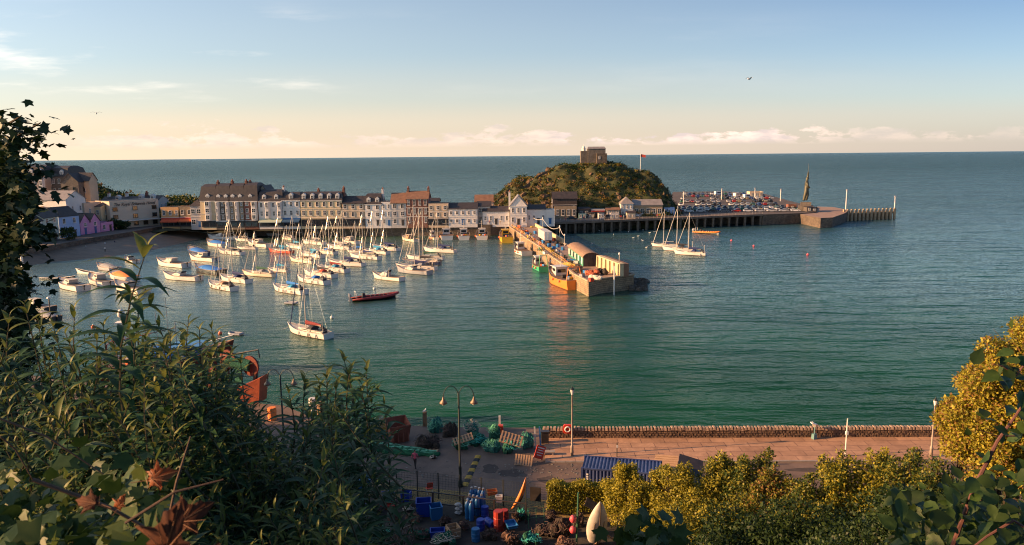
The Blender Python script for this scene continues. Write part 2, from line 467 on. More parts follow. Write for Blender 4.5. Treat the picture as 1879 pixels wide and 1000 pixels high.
# ---- parapet wall along the promenade: rough rubble with a coping of upright stones
rub = mat('rubble', (0.095, 0.06, 0.042), 0.92, scale=3.2, col2=(0.24, 0.15, 0.095), bump=1.0, bscale=5, detail=7)
cop = mat('coping_stone', (0.30, 0.20, 0.14), 0.9, scale=2.0, col2=(0.42, 0.30, 0.21), bump=0.5)
def parapet(s0, s1, name, label):
    mb = MB(); th = 0.5; H = 1.05
    c0 = wl0 + dirw * s0; L = s1 - s0; n = int(L / 0.33)
    rr = random.Random(3); M_ = math.atan2(dirw.y, dirw.x)
    core = c0 + dirw * (L / 2) + nrm * (th / 2 + 0.06)
    mb.box((core.x, core.y, ZQ + H * 0.43 - 1.2), (L, th - 0.08, H * 0.86 + 2.4), M_, 0)
    cb = MB()
    for i in range(n):
        s = s0 + (i + 0.5) * L / n
        for row in range(4):
            q = wl0 + dirw * (s + (0.15 if row % 2 else 0) + rr.uniform(-.03, .03)) + nrm * (0.06 + rr.uniform(-.03, .02))
            mb.box((q.x, q.y, ZQ + 0.13 + row * 0.21 + 0.1), (0.30 * rr.uniform(.7, 1.1), 0.16, 0.19 * rr.uniform(.7, 1.05)), M_, 0, 0.9)
        q = wl0 + dirw * s + nrm * (th / 2)
        cb.box((q.x, q.y, ZQ + H - 0.07 + rr.uniform(-.03, .05)), (0.24 * rr.uniform(.7, 1.2), th + 0.12, 0.26), M_ + rr.uniform(-.12, .12), 0, 0.8)
    root = mb.build(name, rub)
    cb.build('coping', cop, root)
    tag(root, label, 'wall')
    return root
parapet(0.2, 52.0, 'stone_parapet', 'long low rubble stone parapet between the promenade and the water')

# ---- hillside under the camera and the unseen shading spur on the left
def fbm(x, y, s=1.0, seed=0):
    v = 0; a = 1; f = s
    for k in range(5):
        v += a * (math.sin(x * f * 1.7 + seed + k * 1.3 + 1.9 * math.sin(y * f * 1.1 + k)) * math.cos(y * f * 1.9 - seed * 0.7 + k * 2.1 + 1.3 * math.sin(x * f * 0.9)))
        a *= 0.5; f *= 2.07
    return v
def ss(a, b, x):
    t = min(1, max(0, (x - a) / (b - a))); return t * t * (3 - 2 * t)
def hill_z(x, y):
    z = 29.3 - 0.62 * max(0, y) if y < 12 else 21.86 - (y - 12) * 0.92
    if y < 0: z = 29.3 - 0.15 * y
    # right-hand spur and the bank above the road
    z += 5.0 * ss(12, 30, x) * ss(6, 16, y) * (1 - ss(40, 52, y))
    z = z * (1 - ss(30, 41, y)) + 0 * y
    z += 3.2 * ss(4, 14, x) * ss(26, 36, y) * (1 - ss(44, 50, y)) * (1 - 0)
    # left spur, out of view, added to keep the quay in shade
    z = max(z, 25.5 * ss(-56, -68, x) * (1 - ss(62, 70, y)) * ss(-8, 20, y) + 0.0)
    z = max(z, 30.9 * ss(-(.72 * y + 1.2), -(.72 * y + 3.2), x)) if -8 < y < 11 else z  # unseen bank left of the view, added to shade the near shrubs
    return z + 0.35 * fbm(x, y, 0.35, 2)
def grid_field(name, x0, x1, y0, y1, nx, ny, fz, m, drop=None):
    xs = np.linspace(x0, x1, nx); ys = np.linspace(y0, y1, ny)
    V = [(x, y, fz(x, y)) for y in ys for x in xs]
    F = [(j * nx + i, j * nx + i + 1, (j + 1) * nx + i + 1, (j + 1) * nx + i) for j in range(ny - 1) for i in range(nx - 1)]
    return np_mesh(name, V, F, m, smooth=True)
earth = mat('earth', (0.035, 0.028, 0.018), 0.95, scale=0.8, col2=(0.03, 0.045, 0.016), bump=0.6, bscale=3)
hs = grid_field('hillside', -150, 90, -25, 72, 120, 70, hill_z, earth)
tag(hs, kind='structure')

# ---- the harbour street: one raised slab behind the sea wall, from the beach road round to the hill
ZS = 4.4
wallpx = [(-60, 462), (30, 458), (100, 449), (170, 436), (235, 426), (290, 416), (345, 412), (440, 413), (600, 413), (760, 413), (900, 412), (965, 409)]
wall_line = [P(x, y, ZS) for x, y in wallpx]
backpts = [(26, 330), (26, 352), (-20, 338), (-70, 322), (-110, 330), (-150, 345), (-330, 350), (-330, 200)]
spoly = [(p.x, p.y) for p in wall_line] + backpts
sb = MB(); sb.prism(spoly, -4, ZS, 0, 1)
tag(sb.build('harbour_street', [stone_dark, mat('street', (0.13, 0.11, 0.095), 0.85, 0.3, 0.3, bump=0.1)]), kind='structure')
# beach in front of the left wall
bw = [P(-120, 512, 0.0), P(20, 492, 0), P(100, 480, 0), (P(200, 470, 0)), P(280, 458, 0), P(345, 442, 0), P(400, 432, 0), P(440, 428, 0)]
wl_in = [wall_line[0], wall_line[1], wall_line[2], wall_line[3], wall_line[4], wall_line[5], wall_line[6], wall_line[7]]
mb = MB(); V = []; nrow = 9
for j, (u, v_) in enumerate(zip(wl_in, bw)):
    for k in range(nrow):
        t_ = k / (nrow - 1)
        p = Vector((u.x, u.y, 0)).lerp(Vector((v_.x, v_.y, 0)), t_ * 1.12)
        V.append((p.x, p.y, 2.7 * (1 - t_ * 1.10) + 0.1 + 0.06 * fbm(p.x, p.y, 0.3) * (1 - t_)))
F = [(j * nrow + k, j * nrow + k + 1, (j + 1) * nrow + k + 1, (j + 1) * nrow + k) for j in range(len(wl_in) - 1) for k in range(nrow - 1)]
mb.add(V, F)
tag(mb.build('beach', mat('wet_sand', (0.10, 0.068, 0.046), 0.55, scale=0.25, col2=(0.20, 0.14, 0.095), bump=0.3, stretch=(1, 2.5, 1), detail=8), smooth=True), kind='structure')

# ---- old pier in the middle of the harbour
ZP = 3.5
pr = [P(968, 407, ZP), P(1034, 446, ZP), P(1100, 480, ZP), P(1163, 504, ZP)]
pl = [Vector((*q, ZP)) for q in ((14.6, 170), (13.0, 187), (10.4, 205), (8.8, 222), (5.2, 245), (2.2, 268), (-1.0, 290))]
pend = [P(1161, 506, ZP), P(1103, 511, ZP), P(1080, 516, ZP)]
ppoly = [(pr[0].x, pr[0].y), (pr[1].x, pr[1].y), (pr[2].x, pr[2].y), (pr[3].x, pr[3].y), (pend[1].x, pend[1].y), (pend[2].x, pend[2].y), *[(q.x, q.y) for q in pl]]
mb = MB(); mb.prism(ppoly[::-1], -4, ZP - 0.02, 0, 1)
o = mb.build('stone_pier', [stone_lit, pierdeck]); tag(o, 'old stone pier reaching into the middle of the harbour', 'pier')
# rim stones of the pier edge
mb = MB()
for a, b_ in zip(ppoly[:-1], ppoly[1:]):
    A = Vector((*a, 0)); B = Vector((*b_, 0)); L = (B - A).length; an = math.atan2(B.y - A.y, B.x - A.x)
    c = (A + B) / 2
    mb.box((c.x, c.y, ZP + 0.06), (L, 0.55, 0.26), an)
mb.build('pier_rim', mat('rim_stone', (0.40, 0.30, 0.20), 0.85, 0.2, 1.0), o)

# ---- Lantern-style rocky hill between harbour and sea
HY = 347.0
sil = [(868, 392), (880, 378), (893, 368), (905, 357), (925, 344), (945, 327), (985, 323), (1010, 311), (1035, 300), (1068, 297), (1120, 298), (1143, 299), (1155, 307), (1190, 312), (1205, 322), (1218, 341), (1228, 366), (1240, 386), (1262, 392)]
silw = [Q(x, y, HY) for x, y in sil]
sx_ = np.array([p.x for p in silw]); sz_ = np.array([p.z for p in silw])
def lant_z(x, y):
    zr = float(np.interp(x, sx_, sz_, left=-6, right=-6))
    t = (y - 312.0) / (HY - 312.0)
    if t < 1: s = ss(-0.05, 1.0, t) ** 0.62
    else: s = 1 - ss(1.1, 2.2, t)
    # terrace path cut into the left front
    z = zr * s if zr > 0 else zr
    n = fbm(x, y, 0.10, 5) * 1.7 + fbm(x, y, 0.35, 9) * 0.6
    edge = min(1, max(0, s * 1.2)) * (0.25 if abs(y - HY) < 3 else 1)
    z -= 1.3 * s
    if -14 < x < 9 and y < HY: z -= 2.2 * ss(330, 338, y) * (1 - ss(341, 346, y))
    return z + n * edge * min(1, max(0, zr) / 14) + (-3 if s < 0.02 else 0)
def hillmat():
    m = mat('hill_scrub', (0.075, 0.062, 0.02), 0.95, scale=0.16, col2=(0.035, 0.05, 0.016), bump=1.0, bscale=0.7, detail=8)
    return m
lant = grid_field('lantern_hill', silw[0].x - 3, silw[-1].x + 3, 308, 392, 110, 90, lant_z, hillmat())
tag(lant, kind='structure')

# ---- headland on the left behind the houses
def head_z(x, y):
    t = ss(298, 330, y)
    base = 9.0 * ss(-95, -150, x) + 9.5 * ss(-165, -215, x)
    e = 1 - ss(352, 366, y)
    return (3.0 + base * t) * e - 2 * (1 - e) + 0.8 * fbm(x, y, 0.12, 3) * ss(-92, -110, x)
hd = grid_field('headland', -330, -88, 286, 372, 90, 40, head_z, mat('head_scrub', (0.045, 0.042, 0.016), 0.95, scale=0.2, col2=(0.02, 0.032, 0.012), bump=1.0, bscale=0.8))
tag(hd, kind='structure')

# worn patches and drain covers in the road and pavement
pm_ = mat('road_patch', (.05, .036, .03), .85, scale=1.5, col2=(.085, .062, .05), bump=.3); iron = mat('cast_iron', (.05, .045, .04), .6, .3, 8)
mb = MB(); rr0 = random.Random(3)
for px, py, a_, b_ in ((940, 868, 2.6, .9), (1005, 880, 1.9, .7), (1330, 858, 5, .5), (1500, 862, 6, .45), (900, 860, 1.6, 1.2), (700, 862, 3, .6), (1600, 856, 4, .4)):
    q = P(px, py, ZQ); n_ = 14; mb.add([(q.x + a_ / 2 * math.cos(2 * PI * k / n_) * rr0.uniform(.7, 1.1), q.y + b_ * math.sin(2 * PI * k / n_) * rr0.uniform(.7, 1.1), ZQ + .004) for k in range(n_)], [tuple(range(n_))])
tag(mb.build('road_repairs', pm_), kind='structure')
for i, (px, py, zz, nm) in enumerate(((1420, 862, ZQ, 'round iron drain cover in the sunny road'), (960, 872, ZQ, 'round iron drain cover in the shaded road by the nets'))):
    q = P(px, py, zz); mb = MB(); mb.lathe([(.01, .0), (.34, .0), (.34, .012), (.01, .012)], n=16); o = mb.build('drain_cover', iron); o.location = (q.x, q.y, zz + .004); tag(o, nm, 'drain cover')
mb = MB()
for k in range(150):
    px = rr0.choice((rr0.uniform(930, 1060), rr0.uniform(700, 1000))); q = P(px, rr0.gauss(866, 9), ZQ); mb.box((q.x, q.y, ZQ + .02), (rr0.uniform(.05, .25), rr0.uniform(.03, .12), .03), rr0.uniform(0, 3))
tag(mb.build('net_scraps', mat('scraps', (.20, .18, .15), .9, .4, 3)), kind='stuff')
# ================================================================== BUILDINGS
slate = mat('slate', (0.028, 0.024, 0.026), 0.6, scale=0.9, col2=(0.062, 0.05, 0.048), bump=0.3, detail=9)
slate_red = mat('roof_tile', (0.17, 0.085, 0.05), 0.7, scale=0.9, col2=(0.26, 0.14, 0.085), bump=0.3, detail=9)
slate_grey = mat('roof_lead', (0.20, 0.18, 0.17), 0.5, scale=0.6, col2=(0.30, 0.27, 0.25))
frame_w = mat('white_frame', (0.72, 0.70, 0.66), 0.5)
frame_d = mat('dark_frame', (0.05, 0.045, 0.04), 0.5)
glass = mat('window_glass', (0.018, 0.022, 0.026), 0.06, spec=0.9)
trim_w = mat('white_trim', (0.66, 0.63, 0.58), 0.6, 0.1, 1.5)
brick_red = blockmat('red_brick', (0.26, 0.075, 0.04), (0.19, 0.055, 0.035), (0.2, 0.15, 0.12), 0.23, 0.075, 0.85, 0.01, 0.2)
brick_buff = blockmat('buff_brick', (0.40, 0.29, 0.17), (0.32, 0.23, 0.14), (0.25, 0.2, 0.15), 0.23, 0.075, 0.85, 0.01, 0.2)
rubstone = blockmat('grey_rubble', (0.20, 0.165, 0.13), (0.12, 0.10, 0.085), (0.09, 0.08, 0.07), 0.5, 0.25, 0.9, 0.03, 0.6, dirt=0.35)
def render_(name, c): return mat('render_' + name, c, 0.8, scale=0.35, col2=tuple(min(1, k * 1.16) for k in c), detail=9, bump=0.08)
white = render_('white', (0.66, 0.62, 0.57)); cream = render_('cream', (0.62, 0.49, 0.30)); grey_w = render_('grey', (0.45, 0.42, 0.39))
pink = render_('pink', (0.60, 0.27, 0.45)); blue_w = render_('blue', (0.32, 0.44, 0.66)); palegreen = render_('palegreen', (0.46, 0.50, 0.42))
orange_w = render_('ochre', (0.58, 0.33, 0.14)); beige = render_('beige', (0.54, 0.41, 0.28)); peach = render_('peach', (0.58, 0.42, 0.30)); dark_w = render_('dark', (0.10, 0.085, 0.075))
teal_w = render_('teal', (0.10, 0.20, 0.22))
pot_red = mat('chimney_pot', (0.35, 0.13, 0.07), 0.8, 0.2, 3)
shop_dark = mat('shop_front', (0.035, 0.03, 0.03), 0.4, 0.4, 1.0)
signred = mat('sign_red', (0.42, 0.05, 0.03), 0.5); signblue = mat('sign_blue', (0.03, 0.12, 0.30), 0.5); signyel = mat('sign_yellow', (0.55, 0.33, 0.03), 0.5)
WMESH = {}
def win_meshes(w_, h, fm, bars):
    key = (w_, h, fm.name, bars)
    if key in WMESH: return WMESH[key]
    mb = MB(); t = 0.11
    for x in (-w_ / 2 + t / 2, w_ / 2 - t / 2): mb.box((x, -0.04, h / 2), (t, 0.14, h))
    mb.box((0, -0.04, h - t / 2), (w_ - 2 * t, 0.14, t)); mb.box((0, -0.04, t / 2), (w_ - 2 * t, 0.14, t))
    mb.box((0, -0.03, h * 0.52), (w_ - 2 * t, 0.10, 0.07))
    for k in range(1, bars): mb.box((-w_ / 2 + w_ * k / bars, -0.035, h / 2), (0.075, 0.11, h - 2 * t))
    mb.box((0, -0.10, -0.05), (w_ + 0.24, 0.26, 0.09))
    p = MB(); p.box((0, -0.005, h / 2), (w_ - 2 * t + 0.02, 0.05, h - 2 * t + 0.02))
    WMESH[key] = (mb.mesh('window', fm), p.mesh('pane', glass))
    return WMESH[key]
def put_window(parent, x, y, z, rz, w_=1.0, h=1.7, fm=None, bars=2, arch=False):
    a, b = win_meshes(round(w_, 2), round(h, 2), fm or frame_w, bars)
    o = bpy.data.objects.new('window', a); o.location = (x, y, z); o.rotation_euler = (0, 0, rz); link(o, parent)
    p = bpy.data.objects.new('pane', b); link(p, o)
    return o
def building(name, p, q, D, H, label, wall=white, roof='gable', rmat=None, rh=2.6, floors=2, cols=3, fm=None, gf='door', cat='house',
             chim=(), dorm=0, wb=None, wh=None, z=ZS, shop=None, bay=False, ov=0.25, trim=True, group=None, side=True, bars=2, fh0=None, cmat=None, awn=None, skip=()):
    """p, q: ends of the front at ground level seen from the water, left then right; D depth; H eaves height.
       local frame: x along the front, y backwards, origin at the front left corner"""
    L = (q - p).length; rz = math.atan2(q.y - p.y, q.x - p.x)
    root = empty(name, (p.x, p.y, z), rz, label, cat, group)
    rmat = rmat or slate
    mb = MB()
    # wall: footprint, gables closed
    hx = L; hy = D
    mb.box((hx / 2, hy / 2, H / 2 - 0.5), (hx, hy, H + 1.0))
    if roof == 'gable':         # ridge parallel to the front
        for x0 in (0.0, hx):
            e = 0.002
            mb.add([(x0, 0, H), (x0, hy, H), (x0, hy / 2, H + rh)], [(0, 1, 2)])
    if roof == 'cross':         # gable facing the water
        mb.add([(0, 0, H), (hx, 0, H), (hx / 2, 0, H + rh)], [(0, 1, 2)])
        mb.add([(0, hy, H), (hx, hy, H), (hx / 2, hy, H + rh)], [(0, 1, 2)])
    if roof == 'flat':
        for (c, d) in (((hx / 2, 0.12, H + 0.25), (hx, 0.24, 0.5)), ((hx / 2, hy - 0.12, H + 0.25), (hx, 0.24, 0.5)), ((0.12, hy / 2, H + 0.25), (0.24, hy - 0.5, 0.5)), ((hx - 0.12, hy / 2, H + 0.25), (0.24, hy - 0.5, 0.5))):
            mb.box(c, d)
    w_o = mb.build('wall', wall, root)
    rf = MB(); t = 0.16
    def slab(a, b, c, d, tt=t):
        up = (Vector(b) - Vector(a)).cross(Vector(d) - Vector(a)).normalized() * tt
        if up.z < 0: up = -up
        vs = [Vector(k) for k in (a, b, c, d)]; vs = vs + [k + up for k in vs]
        rf.add(vs, [(3, 2, 1, 0), (4, 5, 6, 7), (0, 1, 5, 4), (1, 2, 6, 5), (2, 3, 7, 6), (3, 0, 4, 7)])
    if roof == 'gable':
        k = rh / (hy / 2); e = 0.35
        slab((-ov, -e, H - e * k), (hx + ov, -e, H - e * k), (hx + ov, hy / 2, H + rh), (-ov, hy / 2, H + rh))
        slab((-ov, hy / 2, H + rh), (hx + ov, hy / 2, H + rh), (hx + ov, hy + e, H - e * k), (-ov, hy + e, H - e * k))
    elif roof == 'cross':
        k = rh / (hx / 2); e = 0.3
        slab((-e, -ov, H - e * k), (hx / 2, -ov, H + rh), (hx / 2, hy + ov, H + rh), (-e, hy + ov, H - e * k))
        slab((hx / 2, -ov, H + rh), (hx + e, -ov, H - e * k), (hx + e, hy + ov, H - e * k), (hx / 2, hy + ov, H + rh))
    elif roof == 'mansard':
        i = 1.5; e = 0.25
        a = [(-e, -e, H), (hx + e, -e, H), (hx + e, hy + e, H), (-e, hy + e, H)]
        b = [(e, i, H + rh), (hx - e, i, H + rh), (hx - e, hy - i, H + rh), (e, hy - i, H + rh)]
        c = [(e + .5, hy * .35, H + rh + 0.9), (hx - e - .5, hy * .35, H + rh + 0.9), (hx - e - .5, hy * .65, H + rh + 0.9), (e + .5, hy * .65, H + rh + 0.9)]
        rf.loft([a, b, c])
    elif roof == 'hip':
        e = 0.4; r_ = min(hx, hy) / 2
        a = [(-e, -e, H), (hx + e, -e, H), (hx + e, hy + e, H), (-e, hy + e, H)]
        if hx >= hy: b = [(r_, hy / 2 - .05, H + rh), (hx - r_, hy / 2 - .05, H + rh), (hx - r_, hy / 2 + .05, H + rh), (r_, hy / 2 + .05, H + rh)]
        else: b = [(hx / 2 - .05, r_, H + rh), (hx / 2 + .05, r_, H + rh), (hx / 2 + .05, hy - r_, H + rh), (hx / 2 - .05, hy - r_, H + rh)]
        rf.loft([a, b])
    elif roof == 'flat':
        rf.box((hx / 2, hy / 2, H + 0.1), (hx - 0.48, hy - 0.48, 0.12))
    roof_o = rf.build('roof', rmat, root)
    # chimneys
    for (cx, cy, ch) in chim:
        c = MB(); top = H + rh + ch if roof != 'flat' else H + ch
        c.box((cx * hx, cy * hy, (H * 0.8 + top) / 2), (1.5 if False else 0.75, 1.7, top - H * 0.8)); c.box((cx * hx, cy * hy, top + 0.07), (0.95, 1.9, 0.14))
        co = c.build('chimney', cmat or (brick_red if wall is not white else wall), roof_o)
        pm = MB()
        for k in range(3): pm.lathe([(0.16, 0.14), (0.13, 0.75), (0.17, 0.8)], (cx * hx, cy * hy - 0.55 + 0.55 * k, top), 8)
        pm.build('chimney_pot', pot_red, roof_o)
    # windows by storey
    fh = fh0 or H / floors
    n = cols
    wb = wb or min(1.25, hx / n * 0.42); wh = wh or min(1.9, fh * 0.58)
    for f in range(floors):
        if f == 0 and shop is not None: continue
        for c in range(n):
            if (f, c) in skip: continue
            x = hx * (c + 0.5) / n
            if f == 0 and gf == 'door' and c == n // 2:
                d = MB(); d.box((x, -0.03, 1.05), (1.0, 0.1, 2.1)); d.box((x, -0.06, 2.25), (1.4, 0.2, 0.22)); d.build('door', frame_d if (len(label) % 2) else signblue, root); continue
            if bay and f < floors and c % 2 == (0 if bay == 1 else 1):
                if f == floors - 1 and bay == 2 and floors > 3: pass
                continue
            put_window(root, x, 0, fh * f + fh * 0.28, 0, wb, wh, fm, bars)
    if bay:   # projecting bay stacks with windows on their faces
        for c in range(n):
            if c % 2 != (0 if bay == 1 else 1): continue
            x = hx * (c + 0.5) / n; bw_ = min(2.6, hx / n * 0.9); z0 = fh if shop is not None else 0; zt = H - 0.3
            b = MB(); pts = [(x - bw_ / 2, 0.01), (x - bw_ / 2 + 0.45, -0.9), (x + bw_ / 2 - 0.45, -0.9), (x + bw_ / 2, 0.01)]
            b.prism(pts, z0, zt); bo = b.build('bay', trim_w if wall is not white else wall, root)
            for f in range(1 if shop is not None else 0, floors):
                put_window(bo, x, -0.9, fh * f + fh * 0.24, 0, bw_ - 1.1, min(2.1, fh * 0.62), fm, 2)
    if side:
        for f in range(1 if floors > 1 else 0, floors):
            for k in (0.3, 0.7):
                put_window(root, hx, hy * k, fh * f + fh * 0.28, PI / 2, 0.9, wh, fm, bars)
                put_window(root, 0, hy * k, fh * f + fh * 0.28, -PI / 2, 0.9, wh, fm, bars)
    # dormers on the front slope
    for k in range(dorm):
        x = hx * (k + 0.5) / dorm
        d = MB(); yb = 0.25; zz = H + 0.15; dh = 1.9; dw = 1.55
        d.box((x, yb + 1.0, zz + dh / 2), (dw, 2.0, dh))
        d.add([(x - dw / 2 - .1, yb - .1, zz + dh), (x + dw / 2 + .1, yb - .1, zz + dh), (x, yb - .1, zz + dh + .75), (x - dw / 2 - .1, yb + 2.4, zz + dh), (x + dw / 2 + .1, yb + 2.4, zz + dh), (x, yb + 2.4, zz + dh + .75)],
              [(0, 1, 2), (5, 4, 3), (0, 2, 5, 3), (2, 1, 4, 5), (1, 0, 3, 4)])
        do = d.build('dormer', trim_w, roof_o)
        put_window(do, x, yb, zz + 0.2, 0, 1.0, 1.5, fm, 2)
    if shop is not None:
        s = MB(); s.box((hx / 2, -0.06, fh * 0.42), (hx * 0.94, 0.22, fh * 0.80), m=0)
        so = s.build('shop_front', shop_dark, root)
        g = MB(); nn = max(2, int(hx / 2.4))
        for k in range(nn): g.box((hx * 0.06 + hx * 0.88 * (k + 0.5) / nn, -0.18, fh * 0.42), (hx * 0.88 / nn * 0.8, 0.04, fh * 0.55))
        g.build('shop_window', glass, so)
        s = MB(); s.box((hx / 2, -0.2, fh * 0.90), (hx * 0.96, 0.35, fh * 0.16)); s.build('fascia', shop, root)
    if awn is not None:
        s = MB(); s.add([(0.3, -0.1, fh * 0.86), (hx - 0.3, -0.1, fh * 0.86), (hx - 0.3, -2.2, fh * 0.62), (0.3, -2.2, fh * 0.62), (0.3, -0.1, fh * 0.82), (hx - 0.3, -0.1, fh * 0.82), (hx - 0.3, -2.2, fh * 0.52), (0.3, -2.2, fh * 0.52)],
                        [(0, 1, 2, 3), (7, 6, 5, 4), (3, 2, 6, 7), (0, 3, 7, 4), (2, 1, 5, 6)]); s.build('awning', awn, root)
    if trim:
        for f in range(1, min(floors, 3)): MB().box((hx / 2, -0.05, fh * f), (hx + 0.02, 0.12, 0.16)).build('string_course', trim_w, root)
        if roof != 'flat': MB().box((hx / 2, -0.12, H - 0.14), (hx + 0.04, 0.26, 0.22)).build('eaves_board', trim_w, root)
    return root
def FR(x0, x1, py=None, zz=None, off=11.0):
    "front line behind the sea wall between two photo columns: set back from the wall line by off metres"
    zz = ZS if zz is None else zz
    a = P(x0, 413, zz); b = P(x1, 413, zz)
    a.y = a.y * 0 + 281 + off; b.y = a.y
    k = (281 + off) / P(x0, 413, zz).y; a.x = P(x0, 413, zz).x * k; b.x = P(x1, 413, zz).x * k
    return a, b
YF = 281 + 7.5      # the building line of the quay street
def HT(py, y, px=640):  # height over the street of a photo row at distance y
    return Q(px, py, y).z - ZS
def row(name, x0, x1, ye, yr, label, off=7.5, **k):
    "a house on the quay: photo columns x0..x1, eaves row ye, ridge row yr"
    a, b = FR(x0, x1, off=off); D = k.pop('D', 9.0)
    He = HT(ye, a.y); 
    rf = k.get('roof', 'gable')
    yy = a.y + (D / 2 if rf in ('gable', 'hip') else (1.5 if rf == 'mansard' else D / 2))
    Rh = max(0.3, HT(yr, yy) - He)
    if rf == 'flat': He = HT(yr, a.y) - 0.5; Rh = 0.5
    return building(name, a, b, D, He, label, rh=Rh, **k)
# -- the tall Victorian terrace with dormers (four houses)
row('terrace_house', 370, 397, 366, 340, 'cream end house of the tall dormered terrace, leftmost of four', roof='mansard', wall=cream, floors=4, cols=1, bay=1, dorm=1, shop=shop_dark, chim=((0.95, .4, 1.6),), D=12)
row('terrace_house', 397, 423, 367, 339, 'stone terrace house with two dormers, second of the four tall ones', roof='mansard', wall=rubstone, floors=4, cols=3, bay=1, dorm=2, shop=trim_w, chim=((0.97, .4, 1.6),), D=12, skip=((3, 2),))
row('terrace_house', 423, 449, 367, 339, 'brown brick terrace house with three dormers, third of the four tall ones', roof='mansard', wall=brick_buff, floors=4, cols=3, bay=2, dorm=2, shop=shop_dark, chim=((0.97, .4, 1.6),), D=12)
row('terrace_house', 449, 474, 367, 338, 'red brick terrace house with white bays, rightmost of the four tall ones', roof='mansard', wall=brick_red, floors=4, cols=2, bay=2, dorm=1, shop=shop_dark, chim=((0.2, .5, 1.2),), D=12)
row('gabled_house', 474, 497, 357, 338, 'big plain gable rising behind the white terrace', off=13, roof='cross', wall=beige, floors=4, cols=1, D=10, rmat=slate)
row('guest_house', 476, 519, 368, 351, 'white guest house with pale bays and two wide dormers', roof='mansard', wall=white, floors=3, cols=4, bay=2, dorm=2, shop=mat('fascia_pale', (.5, .52, .42), .6), awn=mat('awning_green', (.40, .46, .36), .7), chim=((0.93, .5, 1.6),), D=10)
row('guest_house', 519, 552, 366, 356, 'white house with dark blue shop canopy at quay level', roof='mansard', wall=white, floors=3, cols=3, shop=signblue, awn=mat('awning_blue', (.03, .09, .18), .7), dorm=1, D=10)
row('guest_house', 552, 627, 367, 356, 'long cream hotel with balcony line and mansard dormers', roof='mansard', wall=cream, floors=3, cols=6, shop=mat('fascia_cream', (.45, .36, .22), .6), dorm=5, chim=((0.38, .5, 1.6), (0.99, .5, 2.2)), D=11, cat='hotel')
row('quay_inn', 627, 670, 373, 360, 'grey fronted inn with full width balcony and low slate roof', roof='gable', wall=beige, floors=3, cols=3, shop=shop_dark, chim=((0.04, .5, 2.6),), D=9, cat='inn')
row('quay_house', 670, 701, 375, 360, 'narrow white house with paired white dormers beside the balcony inn', roof='mansard', wall=white, floors=3, cols=2, dorm=2, chim=((0.98, .5, 2.4),), D=9)
row('quay_house', 701, 718, 375, 371, 'small flat topped white house between the dormered and brown roofed ones', roof='flat', wall=white, floors=3, cols=2, D=9)
row('quay_house', 718, 746, 373, 355, 'white house with dark upper storey under a steep brown roof', roof='gable', wall=grey_w, floors=3, cols=2, rmat=slate_red, D=10, wb=1.3)
row('brick_house', 746, 786, 366, 352, 'tall red brick house with white arched ground window', roof='gable', wall=brick_red, floors=3, cols=4, rmat=slate_red, D=10, wb=1.0, wh=2.3, gf='x', chim=((0.05, .5, 1.2), (0.97, .5, 1.2)), skip=((0, 1), (0, 2)))
row('quay_house', 785, 823, 377, 375, 'flat roofed beige house right of the red brick house', roof='flat', wall=beige, floors=3, cols=3, shop=shop_dark, D=9)
row('quay_pub', 823, 876, 385, 374, 'white quayside pub with orange sign board and slate roof', roof='gable', wall=white, floors=2, cols=5, D=9, cat='pub', wb=0.95, wh=1.4)
row('low_house', 876, 900, 381, 372, 'small grey slate roofed house beside the white pub', roof='gable', wall=grey_w, floors=2, cols=2, D=8, off=10)
row('back_house', 872, 905, 372, 360, 'brown roofed house showing over the grey one at the hill foot', off=20, roof='gable', wall=peach, floors=2, cols=2, rmat=slate_red, D=8, gf='x')
row('low_house', 786, 806, 372, 365, 'dark glass roofed outbuilding right of the red brick house', off=18, roof='gable', wall=dark_w, floors=2, cols=1, D=7, gf='x')
# the gabled harbour office under the hill
row('gabled_house', 886, 935, 390, 381, 'low slate roofed white wing left of the twin gabled house', off=8, roof='gable', wall=white, floors=1, cols=5, D=8, fm=None)
row('gabled_house', 936, 967, 381, 361, 'white twin storey house with steep gable under the hill', off=6.5, roof='cross', wall=white, floors=2, cols=3, D=14, rmat=slate_grey, chim=((-0.02, .2, 1.4),), cmat=white)
row('low_house', 967, 1001, 387, 379, 'long low pale shed with blue doors right of the steep gable', off=8, roof='gable', wall=white, floors=1, cols=4, D=7)
row('low_house', 1001, 1018, 392, 388, 'small flat white kiosk building at the pier root', off=8, roof='flat', wall=white, floors=1, cols=1, D=6)
# low houses between the hotel and the terrace
row('quay_cafe', 297, 330, 380, 377, 'ochre cafe with red awning beside the big hotel', off=11, roof='flat', wall=orange_w, floors=2, cols=3, shop=signred, D=9, cat='cafe', awn=mat('awning_red', (.5, .08, .03), .7))
row('quay_cafe', 330, 354, 379, 376, 'brick cafe with orange awning left of the slate pavilion', off=11, roof='flat', wall=brick_buff, floors=2, cols=2, shop=signred, D=9, cat='cafe', awn=mat('awning_orange', (.55, .12, .04), .7))
row('pavilion', 351, 371, 376, 363, 'small hipped slate pavilion left of the tall terrace', off=8.5, roof='hip', wall=grey_w, floors=2, cols=2, D=6, cat='pavilion', wb=1.6)
